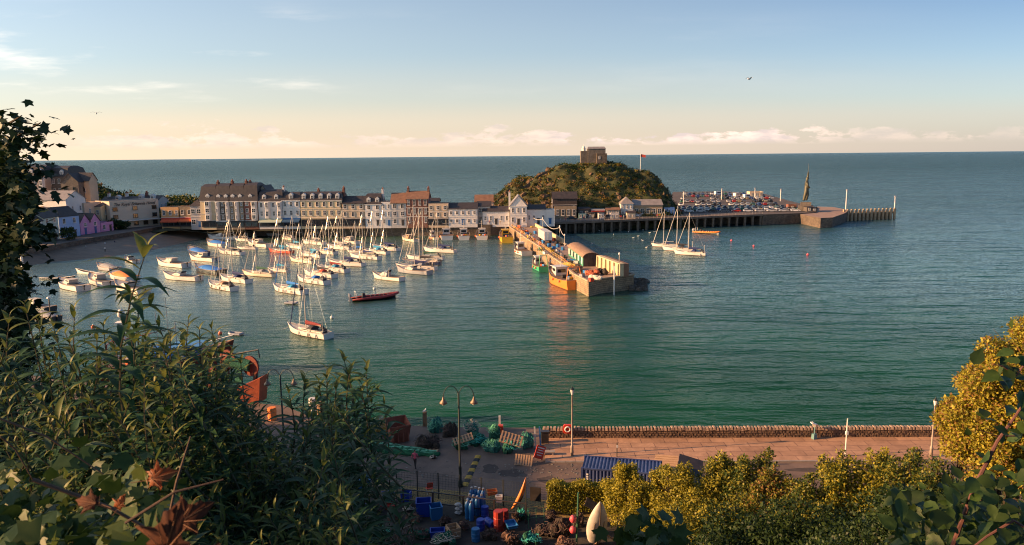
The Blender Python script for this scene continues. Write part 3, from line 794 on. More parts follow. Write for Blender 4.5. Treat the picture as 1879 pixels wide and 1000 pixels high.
# -- the big cream hotel with its name on the front, facing the beach
def lrow(name, x0, y0, x1, y1, H, label, zz=ZS, **k):
    return building(name, P(x0, y0, zz), P(x1, y1, zz), k.pop('D', 10), H, label, z=zz, **k)
hp, hq = P(205, 420.5, ZS), P(294, 413, ZS)
hot = building('hotel', hp, hq, 11, 10.2, 'large cream harbour hotel with painted name on its front', wall=render_('hotel', (0.56, 0.47, 0.36)), roof='flat', floors=3, cols=5, cat='hotel', fm=frame_d, wb=1.9, wh=1.5, trim=False, gf='x', fh0=3.0, skip=((1, 1), (1, 3), (2, 1), (2, 3)))
L = (hq - hp).length
tx = bpy.data.curves.new('lettering', 'FONT'); tx.body = 'The Royal Britannia Hotel'; tx.size = 1.7; tx.extrude = 0.03; tx.offset = 0.02; tx.align_x = 'CENTER'; tx.shear = 0.3
to = bpy.data.objects.new('lettering', tx); to.location = (L / 2, -0.06, 8.75); to.rotation_euler = (PI / 2, 0, 0); to.scale = (0.92, 1, 1)
dg = bpy.context.evaluated_depsgraph_get(); link(to); dg.update()
tm = bpy.data.meshes.new_from_object(to.evaluated_get(dg)); tm.materials.clear(); tm.materials.append(frame_d)
tm.transform(Matrix.Translation(to.location) @ Euler((PI / 2, 0, 0)).to_matrix().to_4x4() @ Matrix.Diagonal((0.92, 1, 1, 1)))
bpy.data.objects.remove(to); link(bpy.data.objects.new('lettering', tm), hot)
s = MB(); s.box((L / 2, -1.3, 2.9), (L - 1, 2.6, 0.25)); s.build('veranda', trim_w, hot)
lrow('brick_house', 191, 411, 213, 408, 8.6, 'narrow beige stone house at the left side of the big hotel', wall=rubstone, roof='flat', floors=3, cols=1, D=10, gf='x')
# pink cottages, pale blue and pale green houses along the beach wall
lrow('cottage', 149, 431, 167, 428.5, 4.4, 'pink cottage with steep gable beside the pale blue house', wall=pink, roof='cross', rh=2.8, floors=2, cols=1, D=8, trim=False, chim=())
lrow('cottage', 167, 428.5, 185, 426, 4.4, 'pink cottage with steep gable beside the low pink wall', wall=pink, roof='cross', rh=2.8, floors=2, cols=1, D=8, trim=False)
lrow('porch_annexe', 186, 425.5, 209, 422.5, 2.9, 'low pink annexe with little gabled porch beside the hotel', wall=pink, roof='flat', floors=1, cols=2, D=5, trim=False, cat='annexe')
lrow('cottage', 111, 437, 148, 432, 7.4, 'pale blue house with a broad slate roof by the beach wall', wall=blue_w, roof='gable', rh=3.0, floors=2, cols=2, D=9, trim=False, wb=1.2)
lrow('cottage', 83, 443, 110, 438.5, 7.8, 'pale green gabled house left of the pale blue one', wall=palegreen, roof='gable', rh=2.8, floors=3, cols=2, D=9, trim=False)
lrow('cottage', 44, 449, 82, 443.5, 7.0, 'whitish house half hidden by the tree left of the green one', wall=white, roof='gable', rh=2.6, floors=2, cols=3, D=9, trim=False)
def back(name, x0, x1, ye, yr, y, label, zz=ZS, **k):
    "a building farther back, its base at zz, front across the view at distance y"
    a = Q(x0, 400, y); b = Q(x1, 400, y); a.z = b.z = zz; rot = k.pop('rot', 0.0)
    if rot: b.y += (b.x - a.x) * math.tan(rot)
    D = k.pop('D', 10)
    He = Q((x0 + x1) / 2, ye, y).z - zz; Rh = max(0.3, Q((x0 + x1) / 2, yr, y + D / 2).z - zz - He)
    return building(name, a, b, D, He, label, rh=Rh, z=zz, **k)
back('chapel_hall', 52, 131, 366, 350, 272, 'long white hall with pale pitched roof above the cottages', wall=white, roof='gable', rmat=slate_grey, floors=2, cols=4, cat='hall', rot=-0.15, gf='x')
back('back_house', 45, 96, 384, 374, 262, 'ochre lit low building under the long white hall', wall=orange_w, roof='flat', floors=2, cols=3, rot=-0.15, gf='x')
back('back_house', 131, 158, 375, 372, 278, 'peach stepped house right of the long white hall', wall=peach, roof='flat', floors=2, cols=2, rot=-0.1, gf='x')
back('back_house', 152, 188, 379, 372, 284, 'cream house with dark recessed roof behind the pink cottages', wall=cream, roof='gable', floors=2, cols=3, rot=-0.1, gf='x')
back('back_house', 186, 250, 370, 361, 314, 'slate roofed house with a white gable behind the hotel', wall=white, roof='gable', floors=2, cols=4, dorm=1, chim=((0.1, .5, 1.3), (0.62, .5, 1.3)), gf='x')
back('back_house', 250, 292, 368, 359, 316, 'dark roofed house with two white dormers behind the hotel', wall=grey_w, roof='gable', floors=2, cols=3, dorm=2, chim=((0.3, .5, 1.3),), gf='x')
# the tall stone hotel on the headland at the left edge
back('headland_hotel', 56, 90, 322, 306, 300, 'tall bay fronted pale hotel on the headland', zz=9, wall=peach, roof='mansard', floors=3, cols=3, bay=1, dorm=2, cat='hotel', gf='x', D=14)
back('headland_hotel', 90, 131, 324, 308, 304, 'dark stone block with arched dormer on the headland', zz=9, wall=rubstone, roof='mansard', floors=4, cols=4, dorm=2, cat='hotel', gf='x', D=14, trim=False)
back('stone_house', 118, 150, 334, 318, 296, 'rough stone house with pitched roof below the headland hotel', zz=6, wall=rubstone, roof='cross', floors=3, cols=2, gf='x', D=11, trim=False, fm=frame_d)
back('stone_house', 146, 170, 331, 317, 300, 'brown stone house with steep slate roof at the headland edge', zz=9, wall=beige, roof='gable', floors=2, cols=1, gf='x', D=6, trim=False, wb=2.0, side=False)

# -- dark long building and restaurant at the foot of the hill
def pierb(name, x0, x1, yb, ye, yr, label, zz=4.6, **k):
    a = P(x0, yb, zz); b = P(x1, yb, zz); D = k.pop('D', 9)
    y = (a.y + b.y) / 2; a.y = b.y = y
    He = Q((x0 + x1) / 2, ye, y).z - zz; Rh = max(0.3, Q((x0 + x1) / 2, yr, y + D / 2).z - zz - He)
    return building(name, a, b, D, He, label, rh=Rh, z=zz, **k)
pierb('restaurant', 1014, 1059, 400, 364, 352, 'tall dark boarded building with arched brick ground floor under the hill', wall=mat('dark_boards', (0.06, 0.045, 0.04), 0.8, 0.3, 1.0, stretch=(8, 8, .5)), roof='gable', rmat=slate, floors=3, cols=4, fm=frame_w, gf='x', cat='restaurant', D=8, skip=((2, 0), (2, 1), (2, 2), (2, 3), (1, 0), (1, 1), (1, 2)))
pierb('arched_front', 1018, 1058, 401, 381, 379, 'brown brick front with arched windows below the dark building', wall=brick_buff, roof='flat', floors=1, cols=4, gf='x', cat='shop', D=1.6, wb=1.2, wh=2.6, side=False)
pierb('aquarium', 1162, 1216, 397.3, 376, 366, 'low brick aquarium building with slate roof beside the hill', wall=brick_buff, roof='gable', rmat=slate_grey, floors=1, cols=5, gf='x', cat='aquarium', D=9, wb=1.6, wh=2.0)
pierb('entrance_tower', 1139, 1162, 398, 374, 361, 'square hip roofed entrance pavilion left of the low brick building', wall=trim_w, roof='hip', rmat=slate_grey, floors=2, cols=3, gf='x', cat='pavilion', D=7)
pierb('kiosk', 1218, 1238, 396, 383, 381, 'blue painted kiosk at the right end of the brick building', wall=blue_w, roof='flat', floors=1, cols=3, gf='x', cat='kiosk', D=4, side=False)
for i, (x0, x1, nm) in enumerate(((1098, 1108, 'small white ticket kiosk with a blue poster'), (1120, 1136, 'white ticket kiosk with a long counter'), (1150, 1166, 'white kiosk with pale blue shutters'), (1062, 1076, 'green and yellow kiosk left of the ticket kiosks'), (1080, 1090, 'narrow pale kiosk beside the yellow banner'))):
    pierb('kiosk', x0, x1, 402 - i * 0.3, (391, 393, 390, 394, 391)[i], (388, 391, 387, 392.5, 389)[i], nm, wall=(white, grey_w, beige, teal_w, dark_w)[i], roof=('hip', 'flat', 'gable', 'flat', 'hip')[i], floors=1, cols=2, gf='x', cat='kiosk', D=2.4, wb=0.8, wh=1.2, side=False, trim=False)

# -- the chapel on top of the hill
cy_ = HY + 2
ca, cb_ = Q(1079, 298, cy_), Q(1111, 298, cy_); zc = Q(1090, 300, cy_).z
ch = empty('hilltop_chapel', (ca.x, ca.y, zc + 0.3), 0, 'small stone chapel with a lantern turret on top of the hill', 'chapel')
W_ = cb_.x - ca.x; Hc = Q(1095, 276, cy_).z - zc
mb = MB(); mb.box((W_ / 2, 3.2, Hc / 2), (W_, 6.4, Hc + 1)); mb.box((-1.6, 2.6, Hc * 0.42), (3.4, 4.2, Hc * 0.84 + 1)); mb.build('wall', rubstone, ch)
rf = MB(); e = .25
rf.loft([[(-e, -e, Hc + .5), (W_ + e, -e, Hc + .5), (W_ + e, 6.4 + e, Hc + .5), (-e, 6.4 + e, Hc + .5)], [(0.3, 2.6, Hc + 1.5), (W_ - .3, 2.6, Hc + 1.5), (W_ - .3, 3.8, Hc + 1.5), (0.3, 3.8, Hc + 1.5)]])
rf.build('roof', slate_grey, ch)
mb = MB(); mb.box((W_ * 0.77, -0.9, Hc * 0.30), (W_ * .58, 2.0, Hc * 0.68 + 1)); mb.build('lean_to', stone_dark, ch)
put_window(ch, W_ * 0.62, -1.9, Hc * 0.3, 0, 0.9, 1.3, frame_w, 2)
mb = MB(); mb.lathe([(0.9, 0), (0.9, 1.1), (1.05, 1.15), (0.6, 1.6), (0.55, 2.0), (0.1, 2.4), (0.05, 3.2)], (-1.9, 2.0, Hc * 0.84 + .5), 8); mb.build('lantern_turret', trim_w, ch)
# flagpole on the hill's right shoulder
fp = Q(1175, 311, HY - 2); ft = Q(1175, 282, HY - 2)
fo = empty('flagpole', (fp.x, fp.y, fp.z - 0.8), 0, 'white flagpole on the right shoulder of the hill', 'flagpole')
MB().tube([(0, 0, 0), (0, 0, ft.z - fp.z + .8)], [.16, .1], 6).build('pole', frame_w, fo)
hh = ft.z - fp.z + .6
mb = MB(); mb.loft([[(x, 0.25 * math.sin(x * 2.2) + o_, zz) for x, zz in ((0.15, hh), (0.9, hh - .1), (1.7, hh - .3), (2.3, hh - .35), (2.3, hh - 1.6), (1.7, hh - 1.5), (.9, hh - 1.4), (.15, hh - 1.3))] for o_ in (-.02, .02)]); mb.build('flag', signred, fo)

pierb('low_shed', 1061, 1082, 399.5, 384, 380, 'low dark shed right of the arched brick front', wall=dark_w, roof='gable', floors=1, cols=2, gf='x', cat='shed', D=4, side=False, trim=False, rmat=slate)
pierb('low_shed', 1084, 1110, 399.2, 386, 384, 'long grey lean to with red fascia at the hill foot', wall=grey_w, roof='flat', floors=1, cols=3, gf='x', cat='shed', D=4, side=False, trim=False, shop=signred)
pierb('low_shed', 1112, 1137, 399, 385, 381, 'low brown roofed shed left of the hip roofed pavilion', wall=beige, roof='gable', floors=1, cols=3, gf='x', cat='shed', D=4, side=False, trim=False, rmat=slate_red)
# rubble terrace wall and white rail climbing the left shoulder of the hill
tw = [(-12, 337), (-6, 338), (0, 339), (6, 340), (13, 341), (20, 343)]
mb = MB()
for (xa, ya), (xb, yb2) in zip(tw[:-1], tw[1:]):
    za, zb2 = lant_z(xa, ya), lant_z(xb, yb2); mb.add([(xa, ya, za - 1), (xb, yb2, zb2 - 1), (xb, yb2, zb2 + 1.6), (xa, ya, za + 1.6), (xa, ya + .6, za - 1), (xb, yb2 + .6, zb2 - 1), (xb, yb2 + .6, zb2 + 1.6), (xa, ya + .6, za + 1.6)], [(0, 1, 2, 3), (7, 6, 5, 4), (3, 2, 6, 7), (0, 3, 7, 4), (1, 5, 6, 2)])
tag(mb.build('terrace_wall', stone_dark), 'dark retaining wall of the path on the left shoulder of the hill', 'wall')
# ================================================================== BOATS
def paint(name, c, rough=0.3): return mat('paint_' + name, c, rough, scale=1.2, col2=tuple(min(1, k * 1.12) for k in c), detail=8)
hw = paint('hull_white', (0.62, 0.585, 0.53)); hcream = paint('hull_cream', (0.66, 0.58, 0.44)); hred = paint('hull_red', (0.55, 0.06, 0.03)); hnavy = paint('hull_navy', (0.02, 0.035, 0.09))
hblack = paint('hull_black', (0.02, 0.02, 0.022)); hgreen = paint('hull_green', (0.05, 0.36, 0.16)); horange = paint('hull_orange', (0.70, 0.20, 0.03)); hyellow = paint('hull_yellow', (0.70, 0.40, 0.03)); hgrey = paint('hull_grey', (0.30, 0.30, 0.31)); hblue = paint('hull_blue', (0.03, 0.18, 0.42))
deckm = paint('deck', (0.50, 0.45, 0.38), 0.6); antif = paint('antifoul', (0.12, 0.03, 0.03), 0.6); antib = paint('antifoul_blue', (0.03, 0.05, 0.12), 0.6); teak = mat('teak', (0.30, 0.17, 0.09), 0.6, 0.3, 4.0, stretch=(1, 8, 1))
mastm = mat('mast_alloy', (0.58, 0.52, 0.43), 0.35, metal=0.0); steel = mat('steel', (0.55, 0.53, 0.5), 0.3, metal=0.8); rope = mat('rope', (0.28, 0.22, 0.15), 0.9)
can = lambda n, c: mat('canvas_' + n, c, 0.85, scale=3.0, col2=tuple(min(1, k * 1.4) for k in c), bump=0.4, bscale=6)
cblue = can('blue', (0.02, 0.14, 0.42)); cnavy = can('navy', (0.015, 0.025, 0.09)); cred = can('red', (0.50, 0.06, 0.03)); cmaroon = can('maroon', (0.16, 0.02, 0.02)); cgreen = can('green', (0.03, 0.09, 0.06)); cdark = can('dark', (0.03, 0.03, 0.035)); cteal = can('teal', (0.03, 0.22, 0.36)); cgrey = can('grey', (0.25, 0.25, 0.25)); corange = can('orange', (0.68, 0.20, 0.05))
rubber = mat('rubber', (0.02, 0.02, 0.02), 0.6); fwhite = paint('fender', (0.7, 0.68, 0.62), 0.5); forange = paint('buoy_orange', (0.75, 0.14, 0.05), 0.45); fpink = paint('buoy_pink', (0.75, 0.10, 0.12), 0.45)
wood_l = mat('wood_light', (0.34, 0.20, 0.11), 0.75, scale=1.5, col2=(0.48, 0.31, 0.18), stretch=(1, 6, 6)); wood_d = mat('wood_dark', (0.07, 0.05, 0.035), 0.85, scale=1.5, col2=(0.14, 0.095, 0.065), stretch=(4, 4, 1))

def hull_rings(L, B, F, sheer=0.25, bowf=1.0, stern=0.75, draft=0.35, full=0.55):
    "sections from the stern to the bow, each from port gunwale under the keel to starboard gunwale"
    rings = []; n = 13
    for i in range(n):
        t = i / (n - 1); x = -L / 2 + L * t
        wv = (stern + (1 - stern) * math.sin(min(1, t / full) * PI / 2)) if t < full else max(0.015, (1 - ((t - full) / (1 - full)) ** 2.3) ** 0.9)
        hb = B / 2 * wv; fz = F * (1 + sheer * (2 * t - 0.8) ** 2 * (1.3 if t > 0.4 else 0.6)) * (1 if t < 0.6 else 1 + 0.12 * bowf * (t - 0.6) / 0.4)
        k = 1 - max(0, (t - 0.75) / 0.25) ** 1.5
        dz = -draft * max(0.05, k)
        xo = (0.07 * L * (max(0, t - 0.75) / 0.25) ** 2)          # raked stem
        r_ = []
        for s_ in (1, -1):
            pts = [(hb, fz, xo), (hb * 0.97, fz * 0.55, xo * .5), (hb * 0.90, 0.12, xo * .1), (hb * 0.84, 0.02, 0), (hb * 0.5, dz * 0.7, -xo * .1)]
            if s_ == -1: pts = pts[::-1]
            if s_ == 1: half = [(x + q[2], q[0], q[1]) for q in pts] + [(x, 0, dz)]; r_ += half
            else: r_ += [(x + q[2], -q[0], q[1]) for q in pts]
        rings.append(r_)
    return rings
def gunwale(rings): return [r_[0] for r_ in rings], [r_[-1] for r_ in rings]
def make_hull(root, L, B, F, hm, am, dm=None, stripe=None, **k):
    rg = hull_rings(L, B, F, **k); mb = MB(); n = len(rg[0])
    for i in range(len(rg) - 1):
        for j in range(n - 1):
            a, b, c, d = rg[i][j], rg[i][j + 1], rg[i + 1][j + 1], rg[i + 1][j]
            jj = min(j, n - 2 - j)
            mb.add([a, b, c, d], [(0, 1, 2, 3)], 1 if jj >= 2 else (2 if (stripe and jj == 0 and False) else 0))
    mb.add(rg[0], [tuple(range(n))[::-1]], 0)
    ho = mb.build('hull', [hm, am], root, smooth=False)
    p_, s_ = gunwale(rg); dk = MB(); m_ = len(p_)
    vs = [(q[0], q[1] * 0.97, q[2] - 0.05) for q in p_] + [(q[0], q[1] * 0.97, q[2] - 0.05) for q in s_]
    dk.add(vs, [(i, i + 1, m_ + i + 1, m_ + i) for i in range(m_ - 1)])
    do = dk.build('deck', dm or deckm, root)
    rl = MB(); rl.tube([Vector(q) + Vector((0, 0, .01)) for q in p_], 0.05, 4); rl.tube([Vector(q) + Vector((0, 0, .01)) for q in s_], 0.05, 4); rl.tube([p_[0], s_[0]], .05, 4)
    rl.build('rubbing_strake', stripe or teak, ho)
    return ho, rg
SBM = {}
def sail_mesh(key, fn):
    if key not in SBM: SBM[key] = fn()
    return SBM[key]
def place_boat(kind, bow, stern, label, cat, group, **k):
    "bow and stern: waterline pixels in the photo"
    b = P(*bow, 0); s = P(*stern, 0); c = (b + s) / 2; L = (b - s).length
    rz = math.atan2(b.y - s.y, b.x - s.x)
    root = empty(kind, (c.x, c.y, 0), rz, label, cat, group)
    return root, L * k.get('ls', 1.06)
GS = 'sailing yachts moored in the harbour'
def yacht(bow, stern, label, mast_top=None, hull=hw, cover=cblue, hood=cblue, am=antif, fend=0, jib=True, B=None, F=None, mast_x=0.08, L=None, roller=mastm, two=False):
    root, L_ = place_boat('sailing_yacht', bow, stern, label, 'yacht', GS); L = L or min(11.5, max(6.0, L_)); B = B or L * 0.29; F = F or 0.082 * L
    ho, rg = make_hull(root, L, B, F, hull, am, stripe=hull if hull is hw else teak)
    # coachroof, cockpit, companionway
    cb = MB(); z0 = F * 1.02
    cb.loft([[(x, -w_, z0 - .05), (x, w_, z0 - .05), (x + sl, w_ * .85, z0 + h), (x + sl, -w_ * .85, z0 + h)] for x, w_, h, sl in ((-0.12 * L, B * .30, .42, 0), (0.10 * L, B * .28, .38, 0), (0.27 * L, B * .14, .16, -.05 * L), (0.30 * L, B * .06, .02, -.05 * L))])
    co = cb.build('cabin', deckm, root)
    wm = MB()
    for s_ in (1, -1):
        wm.box((0.0 * L, s_ * B * .275, z0 + .2), (0.17 * L, .05, .13))
    wm.build('cabin_window', glass, co)
    ck = MB(); ck.box((-0.27 * L, 0, z0 + 0.0), (0.25 * L, B * .34, .06)); ck.build('cockpit', mat('cockpit_dark', (0.10, 0.085, 0.07), .7, .3, 3), root)
    cm = MB()
    for s_ in (1, -1): cm.box((-0.27 * L, s_ * B * .22, z0 + .12), (0.28 * L, .12, .28))
    cm.build('coaming', deckm, root)
    if hood is not None:
        h = MB(); xs = (-0.16 * L, -0.08 * L, -0.02 * L); hh = (0.62, 0.68, 0.1)
        h.loft([[(x, B * .30 * math.cos(a), z0 + .35 + hgt * math.sin(a)) for a in np.linspace(0, PI, 8)] for x, hgt in zip(xs, hh)], closed=True)
        h.build('sprayhood', hood, root)
    # mast, spreaders, rigging
    mx = mast_x * L
    Hm = L * 1.28
    if mast_top is not None:
        base = root.location + Vector((*rot2(mx, 0, root.rotation_euler.z), 0)); Hm = max(5.5, min(L * 1.55, Q(mast_top[0], mast_top[1], base.y).z))
    m_ = MB(); m_.tube([(mx, 0, z0), (mx - .1, 0, Hm)], [.11, .085], 6)
    mo = m_.build('mast', mastm, root)
    sp_ = MB()
    for f in (0.5, 0.75): sp_.tube([(mx, -B * .28, Hm * f), (mx, B * .28, Hm * f)], .04, 4)
    sp_.build('spreader', mastm, mo)
    rg_ = MB(); top = (mx - .1, 0, Hm - .1)
    for q in ((L * .50, 0, F * 1.3), (-L * .49, 0, F * 1.1)): rg_.tube([top, q], .018, 3)
    for s_ in (1, -1):
        rg_.tube([top, (mx, s_ * B * .28, Hm * .75), (mx - .1, s_ * B * .46, F)], .016, 3)
        rg_.tube([(mx, 0, Hm * .5), (mx + .3, s_ * B * .46, F)], .014, 3)
    rg_.build('rigging', steel, mo)
    if jib:
        j = MB(); j.tube([(L * .495, 0, F * 1.4), (mx + (L * .5 - mx) * .06, 0, Hm * .93)], [.09, .05], 6); j.build('furled_jib', roller, root)
    bo = MB(); bz = z0 + 1.05; bl = 0.40 * L
    bo.tube([(mx - .12, 0, bz), (mx - bl, 0, bz + .05)], .07, 6); boo = bo.build('boom', mastm, root)
    if cover is not None:
        c = MB(); c.loft([[(x, r_ * .8 * math.cos(a), bz + .22 + r_ * 1.25 * math.sin(a)) for a in np.linspace(0, 2 * PI, 9)[:-1]] for x, r_ in ((mx - .02, .12), (mx - .12, .34), (mx - bl * .3, .26), (mx - bl * .7, .2), (mx - bl, .1))])
        c.build('sail_cover', cover, boo)
    # guard rails
    gr = MB(); pg, sg = gunwale(rg)
    for side in (pg, sg):
        tops = [Vector(q) + Vector((0, 0, .58)) for q in side]
        gr.tube(tops, .02, 3)
        for i in range(0, len(side), 2): gr.tube([side[i], tops[i]], .02, 3)
    gr.tube([Vector(pg[-1]) + Vector((0, 0, .58)), Vector(sg[-1]) + Vector((0, 0, .58))], .03, 4); gr.tube([Vector(pg[0]) + Vector((0, 0, .58)), Vector(sg[0]) + Vector((0, 0, .58))], .025, 4)
    gr.build('guard_rail', steel, root)
    for k in range(fend):
        i = 2 + int(k * 8 / max(1, fend)); q = sg[i] if True else pg[i]
        for side in (pg, sg):
            q = side[i]; fm_ = MB(); yy = q[1] + (.14 if q[1] > 0 else -.14)
            fm_.lathe([(.02, q[2] - .05), (.11, q[2] - .15), (.11, q[2] - .65), (.02, q[2] - .75)], (q[0], yy, 0), 7); fm_.build('fender', rubber if k % 2 else fwhite, root)
    if L > 7.5: MB().tube([(L * .5, 0, F * 1.1), (L * .5 + 1.3, .1, .25), (L * .5 + 2.4, .2, -.1)], .03, 4).build('mooring_line', rope, root)
    w_ = MB(); w_.tube([(-L * .46, B * .3, F), (-L * .46, B * .3, F + 2.6)], .05, 5); w_.build('ensign_staff', mastm, root)
    sc_ = MB(); sc_.box((-L * .40, 0, F + .45), (.5, B * .35, .7), taper=.6); sc_.tube([(-L * .36, 0, F + .7), (-L * .33, 0, F + 1.0)], .35, 10); sc_.build('wheel_pedestal', cdark if hull is hw else deckm, root)
    return root
Y = yacht
Y((517, 603), (622, 626), 'white yacht with furled dark maroon sail lying nearest, alone in open water', (536, 352), cover=cmaroon, hood=cdark, fend=3, L=10.8, am=antif, roller=cnavy)
Y((383, 524), (434, 535), 'white yacht with brown sprayhood and dark fenders, front left of the fleet', (396, 446), cover=None, hood=teak, fend=4)
Y((402, 512), (463, 521), 'white yacht with navy sprayhood and cover behind the front left yacht', (417, 400), cover=cnavy, hood=cnavy, fend=2)
Y((450, 504), (502, 508), 'cream yacht with dark green sail cover and no sprayhood', (467, 424), hull=hcream, cover=cgreen, hood=cgrey)
Y((495, 497), (528, 500), 'small white yacht with teal cover behind the cream yacht', (497, 436), cover=cteal, hood=None)
Y((498, 530), (567, 542), 'white yacht with bright blue hood and fenders, front centre of the fleet', (516, 424), cover=cblue, hood=cteal, fend=5, roller=cblue)
Y((547, 514), (603, 523), 'white yacht with bright blue hood, right behind the front centre yacht', (559, 423), cover=None, hood=cblue, fend=3)
Y((557, 503), (619, 511), 'white yacht with orange red sprayhood', (577, 412), cover=cdark, hood=cred, fend=2)
Y((580, 494), (642, 501), 'white yacht with dark red boom cover and blue hood', (600, 395), cover=cmaroon, hood=cteal, fend=1)
Y((603, 485), (671, 489), 'white yacht with navy hood and navy cover on a long boom', (627, 384), cover=cnavy, hood=cnavy)
Y((641, 472), (701, 477), 'white yacht with open cockpit and navy tipped boom', (664, 393), cover=cnavy, hood=None, fend=3)
Y((668, 463), (711, 467), 'white yacht with teal hood between two larger yachts', (675, 385), cover=cteal, hood=cteal)
Y((681, 456), (737, 461), 'white yacht with navy hood and a pink buoy at its side', (702, 384), cover=cnavy, hood=cnavy)
Y((781, 461), (835, 464), 'white yacht with navy hood lying apart, right of the fleet', (799, 388), cover=cnavy, hood=cnavy)
Y((673, 428), (719, 430), 'cream yacht with blue cover moored close under the quay', (700, 365), hull=hcream, cover=cblue, hood=cblue)
Y((579, 426), (624, 428), 'pale yacht with navy hood moored by the cream hotel quay', (604, 380), cover=cnavy, hood=cnavy)
Y((497, 462), (535, 465), 'red hulled yacht with teal cover', (503, 398), hull=hred, cover=cteal, hood=cteal)
Y((404, 464), (445, 468), 'white yacht with dark hood and crowded deck on the left of the fleet', (416, 406), cover=None, hood=cdark, fend=2)
Y((438, 457), (470, 458), 'small white yacht with thin mast left of the red hulled yacht', (466, 426), cover=None, hood=None)
Y((432, 441), (458, 443), 'little low white yacht below the tall dormered terrace', (449, 408), cover=None, hood=None)
Y((527, 453), (556, 457), 'white yacht just right of the red hulled one', (538, 395), cover=cteal, hood=None)
Y((519, 438), (538, 441), 'tiny green cream sloop behind the red hulled yacht', (524, 416), hull=hcream, cover=None, hood=None)
Y((556, 446), (596, 450), 'white motor sailer with two masts near the cream hotel', (562, 398), cover=cgrey, hood=cgrey)
Y((533, 478), (579, 484), 'cream yacht with cluttered brown cockpit left of centre', (547, 409), hull=hcream, cover=None, hood=teak)
Y((551, 468), (594, 474), 'white yacht with teal hood in the middle of the fleet', (574, 400), cover=cteal, hood=cteal)
Y((580, 463), (615, 467), 'small white yacht with furled blue jib in mid fleet', (590, 412), cover=None, hood=cblue)
Y((602, 455), (646, 459), 'white yacht with long coachroof in mid fleet', (617, 395), cover=cgrey, hood=cgrey, fend=1)
Y((640, 463), (672, 464), 'white yacht bow hidden behind the navy hooded one', (648, 398), cover=cblue, hood=None)
Y((752, 476), (812, 477), 'white ketch topmost of the raft of boats tied together', (772, 381), cover=cgreen, hood=None, fend=5)
Y((745, 484), (806, 486), 'dark blue hulled yacht in the middle of the raft', (776, 383), hull=hnavy, cover=cdark, hood=None, fend=4)
Y((729, 493), (802, 496), 'long white yacht with navy boom cover and very tall mast in the raft', (722, 366), cover=cnavy, hood=cgrey, fend=3, mast_x=0.06)
Y((1199, 452), (1243, 453), 'farthest of three white yachts rafted off the piled jetty', (1217, 384), cover=None, hood=cnavy)
Y((1220, 459), (1272, 461), 'middle one of three white yachts rafted off the piled jetty', (1247, 378), cover=cdark, hood=cdark)
Y((1241, 466), (1294, 469), 'nearest of three white yachts rafted off the piled jetty', (1264, 390), cover=cnavy, hood=cnavy, fend=1)

